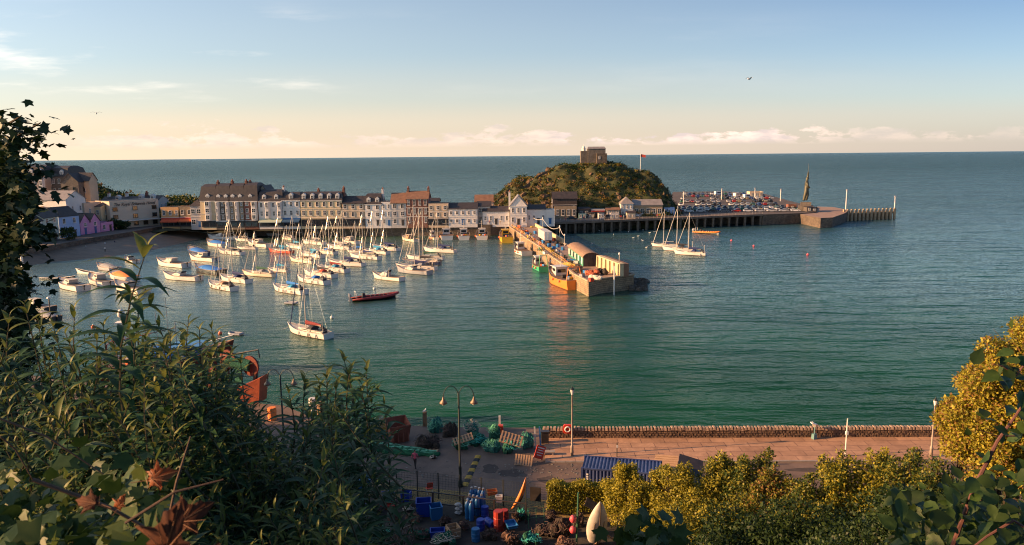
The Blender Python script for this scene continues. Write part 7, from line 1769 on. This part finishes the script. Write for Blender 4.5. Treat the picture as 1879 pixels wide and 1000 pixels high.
def bush(name, loc, blobs, n, leaf, mats, label, cat='bush', group=None, seed=1, clumps=10, stem=True, trunk_h=None, crown='leaves', f=.38):
    g = np.random.default_rng(seed); root = empty(name, loc, 0, label, cat, group)
    cl_ = clumpy(blobs, g, clumps, f) + [(b[0], b[1], b[2], b[3] * .8, b[4] * .8, b[5] * .8) for b in blobs]
    P_, D = blob_points(cl_, n, g, .5)
    keep = P_[:, 2] > 0.02; P_, D = P_[keep], D[keep]; m = len(P_)
    dirs = D * .6 + g.normal(size=(m, 3)) * .6; ups = D + g.normal(size=(m, 3)) * .5 + np.array([0, 0, .5])
    o = stamp(crown, KITE[0], KITE[1], P_, basis(dirs, ups), leaf * g.uniform(.6, 1.35, m), mats, root, g.integers(0, len(mats), m) if len(mats) > 1 else None)
    if stem:
        mb = MB(); rr_ = random.Random(seed)
        for b in blobs:
            x0, y0 = b[0] * .35, b[1] * .35
            mb.tube([(x0, y0, -.3), ((x0 + b[0]) / 2 + rr_.uniform(-.2, .2), (y0 + b[1]) / 2, b[2] * .5), (b[0], b[1], b[2] + b[5] * .5)], [.09 * max(1, b[3]), .06 * max(1, b[3]), .02], 6)
            for _ in range(5):
                d = rand_dirs(1, g, .4)[0]; mb.tube([(b[0], b[1], b[2] * .8), (b[0] + d[0] * b[3] * .9, b[1] + d[1] * b[4] * .9, b[2] * .9 + d[2] * b[5] * .9)], [.04, .012], 5)
        for _ in range(16 if leaf < .19 else 0):
            b = blobs[rr_.randrange(len(blobs))]; d = rand_dirs(1, g, .9)[0]; mb.tube([(b[0], b[1], b[2]), (b[0] + d[0] * b[3] * 1.05, b[1] + d[1] * b[4] * 1.05, b[2] + abs(d[2]) * b[5] * 1.25)], [.025, .006], 4)
        mb.build('stem', bark, root)
    return root
bark = mat('bark', (.06, .045, .03), .9, .4, 4, bump=.5)
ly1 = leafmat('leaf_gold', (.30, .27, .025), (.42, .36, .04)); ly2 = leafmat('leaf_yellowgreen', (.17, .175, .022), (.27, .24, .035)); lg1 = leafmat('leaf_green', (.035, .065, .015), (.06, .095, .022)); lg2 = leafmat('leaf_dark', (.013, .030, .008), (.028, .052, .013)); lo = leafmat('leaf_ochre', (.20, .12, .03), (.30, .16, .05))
hsc1 = leafmat('heath_brown', (.14, .085, .025), (.21, .12, .035)); hsc2 = leafmat('heath_olive', (.085, .085, .018), (.13, .12, .025)); hsc3 = leafmat('gorse_gold', (.26, .18, .02), (.34, .23, .03))
# ---- scrub on the rocky hill: clumps of heather, grass and gorse following the slope
g = np.random.default_rng(5)
def on_surface(n, x0, x1, y0, y1, fz, zmin):
    X = g.uniform(x0, x1, n); Yy = g.uniform(y0, y1, n); Z = np.array([fz(a, b) for a, b in zip(X, Yy)]); k = Z > zmin
    return X[k], Yy[k], Z[k]
def scrub(name, x0, x1, y0, y1, fz, zmin, n, per, r_, leaf, mats, seed, w=None):
    X, Yy, Z = on_surface(n, x0, x1, y0, y1, fz, zmin); m = len(X); rad = r_ * g.uniform(.5, 1.4, m)
    c = np.repeat(np.stack([X, Yy, Z + rad * .15], 1), per, 0); rr_ = np.repeat(rad, per); d = rand_dirs(len(c), g, .5); p = c + d * rr_[:, None] * np.array([1, 1, .75]) * g.uniform(.7, 1.05, (len(c), 1))
    mi = np.repeat(g.choice(len(mats), m, p=w), per)
    dirs = d * .4 + g.normal(size=(len(c), 3)) * .7; ups = d + g.normal(size=(len(c), 3)) * .4
    o = stamp(name, KITE[0], KITE[1], p, basis(dirs, ups), leaf * g.uniform(.6, 1.4, len(c)), mats, None, mi); return o
o = scrub('hill_scrub', silw[0].x, silw[-1].x, 311, 372, lant_z, 1.5, 3400, 24, .95, .55, [hsc1, hsc2, lg1, lg2, hsc3], 1, [.16, .18, .26, .30, .10]); tag(o, kind='stuff')
o = scrub('headland_scrub', -300, -90, 296, 352, head_z, 1.5, 2200, 22, 1.5, .95, [lg1, lg2, ly2, lo], 2, [.35, .4, .15, .1]); tag(o, kind='stuff')
# rock faces breaking through on the left shoulder of the hill
rockl = mat('rock_warm', (.09, .055, .032), .95, scale=.7, col2=(.21, .13, .075), bump=1, detail=9)
mb = MB(); rr5 = random.Random(4)
for k in range(90):
    x = rr5.uniform(-14, 20); y = rr5.uniform(312, 346); z = lant_z(x, y)
    if z < 1: continue
    mb.blob((x, y, z - .5), (rr5.uniform(1.5, 4.5), rr5.uniform(1.5, 3), rr5.uniform(1.5, 3.0)), k, 8, .42)
for k in range(50):
    x = rr5.uniform(20, 78); y = rr5.uniform(318, 340); z = lant_z(x, y)
    if z > 1: mb.blob((x, y, z - .3), (rr5.uniform(1.2, 2.6), 2, rr5.uniform(1.2, 2.2)), k, 7, .35)
tag(mb.build('rock_outcrops', rockl), kind='stuff')
# dark round trees and garden bushes among the houses
for i, (px, py, y, r_, nm) in enumerate(((128, 440, 236, 2.6, 'round dark bush in front of the pale blue house'), (212, 421, 276, 2.6, 'dark bush between the pink annexe and the hotel'), (228, 420, 284, 2.2, 'low green bush in front of the hotel'), (192, 370, 300, 4.5, 'broad dark tree behind the pink cottages'), (165, 362, 296, 4, 'dark tree below the headland houses'), (310, 388, 300, 3, 'bush behind the ochre cafe'), (92, 442, 232, 2.0, 'small bush left of the pale blue house'))):
    q = P(px, py, ZS) if i in (0, 1, 2, 6) else Q(px, py, y); q.z = ZS if i in (0, 1, 2, 6) else max(ZS, head_z(q.x, q.y))
    if i in (0, 1, 2, 6): q = q + Vector((.6, -1.5, 0)) 
    bush('garden_bush', q, [(0, 0, r_ * .7, r_, r_, r_ * .8)], 1500, .5, [lg1, lg2], nm, group='bushes among the harbour houses', seed=100 + i, clumps=8)
# ---- the bank above the road: sun lit shrubs, left to right
g = np.random.default_rng(8)
bank = [
    # px, py of the top, distance, half width m, height m, leaves, materials, label
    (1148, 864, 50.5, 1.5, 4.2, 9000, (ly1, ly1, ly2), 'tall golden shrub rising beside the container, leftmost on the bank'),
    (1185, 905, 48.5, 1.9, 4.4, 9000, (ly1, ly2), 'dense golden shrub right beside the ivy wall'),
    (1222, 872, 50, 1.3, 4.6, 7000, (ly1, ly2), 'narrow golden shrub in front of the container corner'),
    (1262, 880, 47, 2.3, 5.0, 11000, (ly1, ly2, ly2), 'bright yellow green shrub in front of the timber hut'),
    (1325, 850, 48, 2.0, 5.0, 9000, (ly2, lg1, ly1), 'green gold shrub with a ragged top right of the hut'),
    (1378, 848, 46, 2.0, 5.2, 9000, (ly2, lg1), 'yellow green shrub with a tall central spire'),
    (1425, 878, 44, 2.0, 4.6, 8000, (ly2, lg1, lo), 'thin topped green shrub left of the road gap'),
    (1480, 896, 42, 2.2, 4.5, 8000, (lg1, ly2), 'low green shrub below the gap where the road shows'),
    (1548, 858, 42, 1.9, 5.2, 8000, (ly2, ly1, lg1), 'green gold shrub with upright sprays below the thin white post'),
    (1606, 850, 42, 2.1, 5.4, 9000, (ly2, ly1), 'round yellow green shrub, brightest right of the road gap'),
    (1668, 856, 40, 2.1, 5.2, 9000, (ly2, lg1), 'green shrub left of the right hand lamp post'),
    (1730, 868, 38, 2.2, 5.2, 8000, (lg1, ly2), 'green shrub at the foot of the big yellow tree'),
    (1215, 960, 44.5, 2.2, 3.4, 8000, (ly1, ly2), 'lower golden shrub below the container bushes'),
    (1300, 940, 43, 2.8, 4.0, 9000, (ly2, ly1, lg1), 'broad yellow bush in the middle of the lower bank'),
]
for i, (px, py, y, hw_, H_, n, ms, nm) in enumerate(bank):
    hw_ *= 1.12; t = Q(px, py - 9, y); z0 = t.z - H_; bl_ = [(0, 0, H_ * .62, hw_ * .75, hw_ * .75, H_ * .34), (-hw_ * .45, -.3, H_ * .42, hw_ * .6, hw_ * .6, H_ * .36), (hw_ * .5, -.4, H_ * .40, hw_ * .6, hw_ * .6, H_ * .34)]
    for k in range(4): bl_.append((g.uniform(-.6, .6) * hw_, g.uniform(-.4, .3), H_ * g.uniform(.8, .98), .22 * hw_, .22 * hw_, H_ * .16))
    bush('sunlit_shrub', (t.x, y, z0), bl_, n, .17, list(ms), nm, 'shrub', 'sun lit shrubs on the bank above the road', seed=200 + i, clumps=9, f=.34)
# the big yellow tree on the right edge
t = Q(1850, 640, 27); zb = t.z - 9.0
mb_ = [(1862, 668, 27, 1.5), (1826, 702, 27, 1.3), (1850, 745, 26, 1.7), (1790, 745, 27, 1.2), (1765, 790, 27, 1.15), (1815, 800, 26, 1.6), (1885, 720, 26.5, 1.9), (1745, 815, 27, .75), (1880, 800, 26, 2.0), (1800, 838, 26, 1.2)]
bl_ = [((lambda q: (q.x - t.x, q.y - 27, q.z - zb, r_ * .97, r_, r_ * .92))(Q(px + 16, py, y))) for px, py, y, r_ in mb_]
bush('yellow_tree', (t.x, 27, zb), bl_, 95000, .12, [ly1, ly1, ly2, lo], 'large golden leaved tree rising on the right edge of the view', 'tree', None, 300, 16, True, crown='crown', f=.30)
# dark shaded shrubs under and right of it
dk = [(1560, 930, 36, 3.2, 5), (1470, 945, 37, 3.0, 5), (1380, 960, 38, 3.0, 4.5), (1650, 930, 33, 3.0, 5), (1740, 900, 30, 2.6, 5.5), (1830, 880, 24, 2.6, 6.5), (1330, 985, 36, 2.6, 4), (1780, 960, 22, 2.6, 5), (1880, 940, 17, 2.4, 5), (1600, 985, 27, 2.6, 4), (1450, 1000, 30, 2.8, 4), (1240, 1010, 36, 2.4, 3.6)]
for i, (px, py, y, hw_, H_) in enumerate(dk):
    t = Q(px, py, y); z0 = t.z - H_
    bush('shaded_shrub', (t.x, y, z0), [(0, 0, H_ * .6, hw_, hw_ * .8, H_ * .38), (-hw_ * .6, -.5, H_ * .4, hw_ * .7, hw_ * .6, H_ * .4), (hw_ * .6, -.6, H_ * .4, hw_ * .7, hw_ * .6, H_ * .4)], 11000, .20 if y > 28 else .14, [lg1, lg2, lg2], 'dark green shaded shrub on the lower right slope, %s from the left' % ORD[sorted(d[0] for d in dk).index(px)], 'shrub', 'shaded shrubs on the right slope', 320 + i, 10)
# ivy covered wall behind the upturned boat, lit along its top
g = np.random.default_rng(9)
a, b = Q(1008, 889, 52.5), Q(1135, 887, 51.5); iw = empty('ivy_wall', (a.x, a.y, ZQ), 0, 'dark wall with a sun lit ivy top behind the upended boat', 'wall'); Lw = b.x - a.x; Hw = a.z - ZQ
mb = MB(); mb.box((Lw / 2, .3, Hw / 2 - .15), (Lw, .5, Hw - .3)); mb.build('masonry', stone_dark, iw)
n = 16000; X = g.uniform(-.2, Lw + .2, n); Zz = Hw - .02 - np.abs(g.normal(size=n)) * .22; k = g.random(n) < .35; Zz[k] = g.uniform(.2, Hw, k.sum()); Yy = .25 + g.normal(size=n) * .25; Yy[k] = -.05 - g.random(k.sum()) * .2
pp = np.stack([X, Yy, Zz + .12 * np.sin(X * 3)], 1); d = g.normal(size=(n, 3)); u_ = g.normal(size=(n, 3)) + np.array([0, -.5, 1.2]); stamp('ivy', KITE[0], KITE[1], pp, basis(d, u_), .13 * g.uniform(.6, 1.3, n), [ly1, ly2], iw, g.integers(0, 2, n))
# long grass and weeds as ground cover over the hillside
n = 60000; X = g.uniform(-16, 45, n); Yy = g.uniform(2, 42, n); Zz = np.array([hill_z(a, b) for a, b in zip(X, Yy)]); k = (Zz > ZQ + .3) & (np.abs(X) < Yy * .85 + 3)
pp = np.stack([X, Yy, Zz + g.random(n) * .5], 1)[k]; m = len(pp); d = g.normal(size=(m, 3)) * .6 + np.array([0, 0, .7]); u_ = g.normal(size=(m, 3)) + np.array([0, 0, .6])
tag(stamp('undergrowth', KITE[0], KITE[1], pp, basis(d, u_), .28 * g.uniform(.5, 1.4, m), [lg2, lg1], None, g.integers(0, 2, m)), kind='stuff')

# ---- buddleia: long arching lance-shaped leaves in opposite pairs
bd_top = leafmat('buddleia_leaf', (.018, .060, .020), (.042, .10, .032), .2, .55, 6); bd_tip = leafmat('buddleia_young', (.10, .14, .03), (.18, .20, .05), .35, .5, 6); bd_pale = leafmat('buddleia_pale', (.065, .105, .06), (.10, .15, .085), .25, .6, 6)
bstem = mat('buddleia_stem', (.10, .085, .045), .8, .3, 8); 
NS = 6
def lance():
    V = []; 
    for i in range(NS + 1):
        t = i / NS; w_ = .10 * math.sin(PI * min(1, (t + .03)) ** .75) if i < NS else .004
        z = -.55 * t * t + .16 * t
        V += [(t * (1 - .12 * t), w_, z + .035 * (w_ / .1)), (t * (1 - .12 * t), 0, z), (t * (1 - .12 * t), -w_, z + .035 * (w_ / .1))]
    F = []
    for i in range(NS):
        a = i * 3; F += [(a, a + 3, a + 4, a + 1), (a + 1, a + 4, a + 5, a + 2)]
    return V, F
LV, LF = lance()
class Plant:
    def __init__(s): s.p = []; s.d = []; s.u = []; s.s = []; s.m = []; s.mb = MB()
    def shoot(s, base, tip, g, leaf=.15, step=.055, bare=.0, r0=.006, tiplen=.25, pale=0.0, side=True):
        base = Vector(base); tip = Vector(tip); ax = tip - base; L = ax.length; bend = Vector((g.normal() * .05, g.normal() * .05, 0)) * L
        def at(t): return base.lerp(tip, t) + bend * math.sin(PI * t)
        s.mb.tube([at(t) for t in np.linspace(0, 1, 6)], [r0, r0 * .9, r0 * .8, r0 * .7, r0 * .55, r0 * .3], 5)
        n = int(L * (1 - bare) / step); a0 = g.uniform(0, PI); axn = ax.normalized()
        e1 = axn.cross(Vector((0, 1, .2))).normalized(); e2 = axn.cross(e1)
        for i in range(n + 1):
            t = bare + (1 - bare) * (i / max(1, n)); q = at(t); a = a0 + (i % 2) * PI / 2 + g.normal() * .25; f = (1 - t)
            sz = leaf * (min(1, .45 + (1 - t) * L / tiplen * .55)) * g.uniform(.8, 1.15)
            for k in (0, PI):
                if g.random() < .06: continue
                o = e1 * math.cos(a + k) + e2 * math.sin(a + k)
                rise = .25 + (1.0 - min(1, (1 - t) * L / tiplen)) * 1.6
                d = o + axn * rise + Vector((0, 0, .1))
                s.p.append(q); s.d.append(d); s.u.append(axn * 1.0 + Vector((0, 0, .8)) - o * .3); s.s.append(sz)
                young = (1 - t) * L < .12
                s.m.append(1 if young else (2 if g.random() < pale else 0))
            if side and g.random() < .35 and t < .85:      # axillary shoots: small leaf pairs
                o = e1 * math.cos(a + 1) + e2 * math.sin(a + 1); 
                for kk in range(4):
                    s.p.append(q + o * .03 * kk); s.d.append(o + axn * g.uniform(.3, 1.2) + Vector(tuple(g.normal(size=3) * .4))); s.u.append(axn + Vector((0, 0, .5))); s.s.append(sz * .5); s.m.append(1 if g.random() < .3 else 0)
    def build(s, name, label, cat, group=None, mats=None):
        base = s.root_at; root = empty(name, base, 0, label, cat, group); off = np.array(base)
        for v in range(len(s.mb.v)): pass
        s.mb.v = [(x - base[0], y - base[1], z - base[2]) for x, y, z in s.mb.v]; s.mb.build('stem', bstem, root)
        p = np.array([tuple(q) for q in s.p]) - off; d = np.array([tuple(q) for q in s.d]); u = np.array([tuple(q) for q in s.u])
        stamp('leaves', LV, LF, p, basis(d, u), np.array(s.s), mats or [bd_top, bd_tip, bd_pale], root, np.array(s.m), True); return root
def hz(x, y): return hill_z(x, y)
g = np.random.default_rng(17)
outline_x = [0, 50, 100, 140, 180, 230, 270, 300, 350, 400, 440, 480, 520, 560, 600, 640, 660, 690]
outline_y = [605, 600, 612, 622, 625, 610, 590, 618, 615, 655, 735, 765, 775, 735, 705, 695, 740, 900]
def mass(name, x0, x1, n, label, d0, d1, ylo=1020, leafs=.15, pale=.1, seed=1, tips=()):
    g = np.random.default_rng(seed); pl_ = Plant(); xs = []
    for k in range(n):
        px = g.uniform(x0, x1); top = np.interp(px, outline_x, outline_y); v = g.random() ** .8; py = top + 12 + v * (ylo - top)
        d = d0 + (d1 - d0) * (1 - v) * g.uniform(.75, 1.1) + g.normal() * .15; d = max(1.9, d)
        t = Q(px, py, d); L = g.uniform(.45, .9); lean = Vector((g.normal() * .28, -.18 + g.normal() * .22, 1)).normalized(); b = t - lean * L
        pl_.shoot(b, t, g, leafs * g.uniform(.65, 1.3), .05, pale=pale)
    for px, py, d, L, lf in tips:
        t = Q(px, py, d); lean = Vector((g.normal() * .06, -.05, 1)).normalized(); pl_.shoot(t - lean * L, t, g, lf * 1.3, .052, r0=.007, tiplen=.13)
    cx = np.mean([q.x for q in pl_.p]); cy = np.mean([q.y for q in pl_.p]); pl_.root_at = (float(cx), float(cy), hz(cx, cy))
    # main canes down to the ground
    rr_ = random.Random(seed)
    for k in range(10):
        i = rr_.randrange(len(pl_.p)); q = pl_.p[i]; pl_.mb.tube([(cx + rr_.uniform(-.3, .3), cy + rr_.uniform(-.2, .2), pl_.root_at[2] - .1), ((cx + q.x) / 2, (cy + q.y) / 2, (pl_.root_at[2] + q.z) / 2 + .2), tuple(q)], [.022, .014, .006], 6)
    return pl_.build(name, label, 'buddleia')
mass('buddleia_bush', -30, 170, 150, 'buddleia bush at the far left below the overhanging tree', 3.2, 5.4, seed=41, tips=((45, 560, 4.2, .8, .16), (137, 566, 4.0, .9, .17), (98, 600, 4.6, .7, .15), (18, 578, 4.4, .7, .15), (70, 588, 4.3, .6, .14), (120, 612, 3.9, .5, .15)))
mass('buddleia_bush', 150, 330, 230, 'buddleia with the tallest single shoot standing up over the harbour', 3.0, 5.2, seed=42, tips=((271, 452, 3.3, 1.15, .20), (232, 588, 3.9, .8, .17), (255, 545, 4.1, .7, .15), (190, 600, 4.3, .7, .15), (178, 625, 3.8, .5, .15), (212, 628, 3.6, .6, .15), (292, 600, 4.0, .7, .16), (312, 612, 3.7, .6, .15), (250, 610, 3.6, .6, .16), (300, 640, 3.4, .5, .15)))
mass('buddleia_bush', 320, 480, 200, 'buddleia in front of the red fishing boat', 3.4, 5.6, seed=43, tips=((346, 586, 4.4, .8, .16), (388, 603, 4.6, .8, .15), (425, 640, 4.8, .7, .14), (366, 606, 4.1, .6, .15), (330, 620, 3.9, .6, .15), (408, 632, 4.2, .6, .15), (380, 640, 3.9, .5, .15), (442, 668, 4.3, .5, .14)))
mass('buddleia_bush', 470, 600, 120, 'buddleia in front of the lit quay left of the nets', 3.6, 6.0, seed=44, tips=((560, 690, 5.2, .6, .15), (530, 722, 4.6, .5, .15), (585, 700, 4.8, .5, .15)))
mass('buddleia_bush', 585, 650, 90, 'buddleia with arching sprays reaching out beside the nets, rightmost of the row', 3.6, 6.2, seed=45, tips=((600, 678, 4.6, .6, .16), (645, 672, 4.7, .6, .16), (618, 700, 4.4, .5, .16), (660, 705, 4.8, .5, .15), (628, 650, 5.0, .8, .17), (672, 668, 5.2, .8, .17), (705, 742, 5.6, .8, .15), (668, 880, 4.4, .8, .16)), pale=.15)
mass('buddleia_bush', 330, 640, 170, 'darker lower buddleia filling the bottom of the slope', 2.6, 4.0, seed=46, pale=.25, ylo=1040)
mass('buddleia_bush', -40, 330, 150, 'darker lower buddleia in the bottom left corner', 2.3, 3.6, seed=47, pale=.1, ylo=1040)
# ---- sycamore overhanging the left edge: lobed leaves
def lobed(n=5, deep=.55):
    V = [(0.0, 0, 0)]
    ang = np.linspace(-2.3, 2.3, n * 2 - 1)
    for i, a in enumerate(ang):
        r_ = (1 - .16 * abs(a)) if i % 2 == 0 else deep * (1 - .12 * abs(a)); V.append((.35 + r_ * .65 * math.cos(a), r_ * .72 * math.sin(a), -.12 * r_ * r_))
    return V, [(0, i, i + 1) for i in range(1, len(V) - 1)]
SV, SF = lobed()
sy = leafmat('sycamore_leaf', (.012, .030, .010), (.03, .055, .015), .12, .5, 5); 
g = np.random.default_rng(23); tp = Q(-60, 480, 8.0)
syc = empty('sycamore_tree', (tp.x, 8.0, hz(tp.x, 8)), 0, 'dark sycamore overhanging the left edge of the view', 'tree')
ox, oy, oz = tp.x, 8.0, hz(tp.x, 8)
mb = MB(); mb.tube([(0, 0, -.3), (.1, 0, 3), (-.1, .1, 6), (.1, 0, 9)], [.3, .24, .18, .1], 10); mb.build('trunk', bark, syc)
lim = [(-30, 330, 75, 225), (-30, 300, 40, 212), (-40, 420, 60, 345), (-40, 500, 70, 400), (-50, 560, 55, 520), (-50, 620, 62, 585), (-40, 380, 66, 300), (-40, 450, 80, 440), (-30, 360, 25, 330), (-50, 640, 40, 660), (-40, 400, 20, 380)]
mb = MB(); tips_ = []
for x0, y0, x1, y1 in lim:
    a = Q(x0, y0, 8.1); b = Q(x1, y1, 7.8 + g.normal() * .25); c = (a + b) / 2 + Vector((0, 0, .12)); o_ = Vector((ox, oy, oz)); a0 = Vector((ox, oy, a.z - .5)) - o_
    mb.tube([a0, a - o_, c - o_, b - o_], [.05, .035, .022, .006], 6); tips_.append((a, c, b))
mb.build('branch', bark, syc)
# crown: leaves in flat sprays along the limbs and a dense mass behind them
P_, D_ = [], []
for a, c, b in tips_:
    for k in range(120):
        t = g.random() ** .7; q = a.lerp(b, t) + Vector((0, 0, .25 * math.sin(PI * t) * .4)); P_.append((q.x + g.normal() * .09, q.y + g.normal() * .22, q.z + g.normal() * .085 - .05))
edge_y = [270, 300, 330, 350, 390, 420, 450, 480, 520, 560, 600, 660, 720]; edge_x = [5, 38, 55, 58, 62, 66, 48, 34, 42, 56, 52, 60, 40]
for k in range(6800):
    py = g.uniform(275, 720); px = np.interp(py, edge_y, edge_x) - abs(g.normal()) * 55 - 4 + 10 * math.sin(py * .09) ; q = Q(px, py, 8.0 + g.normal() * .5); P_.append(tuple(q))
P_ = np.array(P_) - np.array([ox, oy, oz]); n = len(P_); d = g.normal(size=(n, 3)) * .6 + np.array([.5, -.2, -.35]); u = g.normal(size=(n, 3)) * .35 + np.array([0, -.2, 1])
stamp('crown', SV, SF, P_, basis(d, u), .10 * g.uniform(.5, 1.25, n), sy, syc)
# ---- ivy and reddened leaves close to the eye in the bottom left corner
ivy_g = leafmat('ivy_green', (.022, .052, .012), (.05, .09, .022), .2, .5, 14); ivy_l = leafmat('ivy_light', (.06, .10, .02), (.10, .13, .03), .3, .5, 14); red_l = leafmat('leaf_red', (.045, .012, .007), (.10, .032, .012), .15, .8, 60); or_l = leafmat('leaf_orange', (.30, .075, .02), (.40, .13, .04), .4, .5, 18)
g = np.random.default_rng(31); tv = Q(160, 960, 1.7)
iv = empty('ivy_creeper', (tv.x, 1.7, hz(tv.x, 1.7)), 0, 'ivy creeper with green lobed leaves closest to the viewer, bottom left corner', 'ivy')
pts = []; 
for k in range(420):
    v = g.random(); px = g.uniform(-40, 400 - 120 * v); py = 850 + 190 * v + g.normal() * 18; d = 2.6 - 1.1 * v + g.normal() * .15
    if px > 330 and py < 930: continue
    pts.append(tuple(Q(px, py, d)))
pp = np.array(pts) - np.array(iv.location); n = len(pp); d = g.normal(size=(n, 3)) * .7 + np.array([.1, -.5, -.2]); u = g.normal(size=(n, 3)) * .5 + np.array([-.2, -.5, 1])
stamp('leaves', SV, SF, pp, basis(d, u), .062 * g.uniform(.6, 1.3, n), [ivy_g, ivy_g, ivy_l], iv, g.integers(0, 3, n))
mb = MB()
for (x0, y0, x1, y1, d_, r_) in ((-20, 760, 190, 870, 1.6, .0025), (60, 880, 340, 1010, 1.5, .0045), (230, 960, 410, 880, 1.45, .0032), (300, 1000, 350, 800, 1.6, .0035), (0, 800, 60, 880, 1.5, .002)):
    a = Q(x0, y0, d_); b = Q(x1, y1, d_ + .05); c = (a + b) / 2 + Vector((0, 0, .02)); L0 = Vector(iv.location); mb.tube([a - L0, c - L0, b - L0], [r_, r_ * .9, r_ * .5], 6)
mb.build('vine', mat('vine', (.09, .05, .03), .8, .3, 20), iv)
_o = [(-150, .30), (-128, .60), (-112, .44), (-96, .50), (-84, .46), (-66, .98), (-58, .80), (-48, .60), (-40, .62), (-30, .66), (-20, .95), (-12, .98), (-6, 1.12), (0, 1.32)]
_o = _o + [(-a, r_) for a, r_ in _o[:-1][::-1]]
BV = [(0.0, 0, 0)] + [(.34 + r_ * .62 * math.cos(R(a)), r_ * .62 * math.sin(R(a)), 0) for a, r_ in _o] + [(.36, 0, 0)]
BF = [(len(_o) + 1, i, i + 1) for i in range(1, len(_o))] + [(len(_o) + 1, 0, 1), (len(_o) + 1, len(_o), 0)]
veinm = mat('leaf_vein', (.22, .09, .03), .7, .2, 40)
def bigleaf(px, py, d, size, m, label, dirv, up, name='leaf_spray', cat='leaf', group=None, nl=1, kind=None):
    q = Q(px, py, d); Rm = basis(np.array([dirv], float), np.array([up], float)); V = np.array(BV) * size; V[:, 2] = .34 * np.abs(V[:, 1]) - .16 * V[:, 0] ** 2 / size + .03 * size * np.sin(np.arange(len(V)) * 2.4) ; W_ = V @ Rm[0].T
    # finer leaf: subdivide fan once through a midrib fold
    o = np_mesh(name, W_, np.array(BF), m); o.location = q; vm = MB(); Rv = Matrix([list(r_) for r_ in Rm[0]]);
    for tx_, ty_ in ((1.1, 0), (.62, .5), (.62, -.5), (.12, .34), (.12, -.34), (.85, .3), (.85, -.3)): vm.tube([Rv @ (Vector((.05 if abs(ty_) < .4 and tx_ < .5 else .2, 0, .02)) * size), Rv @ (Vector((tx_, ty_, .34 * abs(ty_) - .16 * tx_ * tx_ + .02)) * size)], [size * .014, size * .004], 4)
    vm.tube([Rv @ Vector((0, 0, 0)), Rv @ (Vector((-.5, .08, .1)) * size)], size * .014, 5); vm.build('vein', veinm, o); md = o.modifiers.new('t', 'SOLIDIFY'); md.thickness = .0006; tag(o, label, cat, group); return o
bigleaf(268, 882, 1.35, .055, or_l, 'single orange leaf above the red ones', (1, 0, .35), (0, -1, .6))
bigleaf(300, 1030, 1.0, .085, red_l, 'largest dark red leaf at the bottom edge', (.3, -.1, 1), (0, -1, .5))
bigleaf(318, 965, 1.2, .07, red_l, 'dark red leaf above the largest one', (.8, 0, .5), (0, -1, .5))
bigleaf(185, 925, 1.3, .045, red_l, 'small red leaf left of the others', (-1, 0, .2), (0, -1, .7))
bigleaf(350, 1020, 1.1, .06, red_l, 'red brown leaf at the right of the red group', (1, .1, -.4), (0, -1, .6))
bigleaf(215, 935, 1.35, .03, or_l, 'small orange leaf between red and green ones', (.4, 0, .8), (0, -1, .5))
# ---- brambles at the bottom right, shade put into the dark leaf colours, with a long red brown cane
g = np.random.default_rng(37); tb_ = Q(1800, 1000, 4.0); br_ = empty('bramble', (tb_.x, 4.0, hz(tb_.x, 4)), 0, 'bramble with an arching red brown cane at the bottom right corner', 'bramble'); L0 = np.array(br_.location)
cane_m = mat('cane', (.11, .045, .035), .7, .3, 9)
canes = [((1745, 1010), (1790, 890), (1830, 810), (1890, 725), 4.2, .014), ((1900, 980), (1860, 955), (1810, 985), (1740, 1040), 3.6, .009), ((1885, 660), (1865, 690), (1840, 672), (1822, 668), 4.4, .006), ((1900, 760), (1870, 800), (1830, 800), (1800, 790), 4.6, .006)]
pts = []
for *c, d_, r_ in canes:
    ps = [Q(x, y, d_) - Vector(L0) for x, y in c]; MB().tube(ps, [r_, r_ * .9, r_ * .7, r_ * .4], 6).build('cane', cane_m, br_)
    for k in range(20):
        t = g.random() * 3; i = min(2, int(t)); q = ps[i].lerp(ps[i + 1], t - i); pts.append(tuple(q + Vector(tuple(g.normal(size=3) * .09))))
for k in range(300):
    px = g.uniform(1640, 1900); py = 900 + 120 * g.random() - (px - 1620) * .15; q = Q(px, py, 4.6 + g.normal() * .5); pts.append(tuple(q - Vector(L0)))
pp = np.array(pts); n = len(pp); d = g.normal(size=(n, 3)) * .7 + np.array([-.3, -.2, -.2]); u = g.normal(size=(n, 3)) * .4 + np.array([0, -.6, 1])
stamp('leaves', OVAL[0], OVAL[1], pp, basis(d, u), .115 * g.uniform(.45, 1.2, n), [ivy_g, lg2, lg1], br_, g.integers(0, 3, n))
tb_ = Q(1200, 985, 9.0); mp_ = empty('young_sycamore', (tb_.x, 9.0, hz(tb_.x, 9)), 0, 'young sycamore with broad dark leaves at the bottom edge centre', 'sapling'); L0 = np.array(mp_.location); pts = []
for k in range(70):
    px = 1190 + g.normal() * 38; py = 985 + g.normal() * 24; pts.append(tuple(Q(px, max(945, py), 9 + g.normal() * .3)))
pp = np.array(pts) - L0; n = len(pp); d = g.normal(size=(n, 3)) * .5 + np.array([0, -.3, -.5]); u = g.normal(size=(n, 3)) * .4 + np.array([0, -.7, 1])
stamp('leaves', SV, SF, pp, basis(d, u), .26 * g.uniform(.5, 1.2, n), [ivy_g, lg1], mp_, g.integers(0, 2, n)); mb = MB(); mb.tube([(0, 0, -.2), (0, 0, tb_.z - L0[2])], [.03, .015], 6); mb.build('stem', bark, mp_)
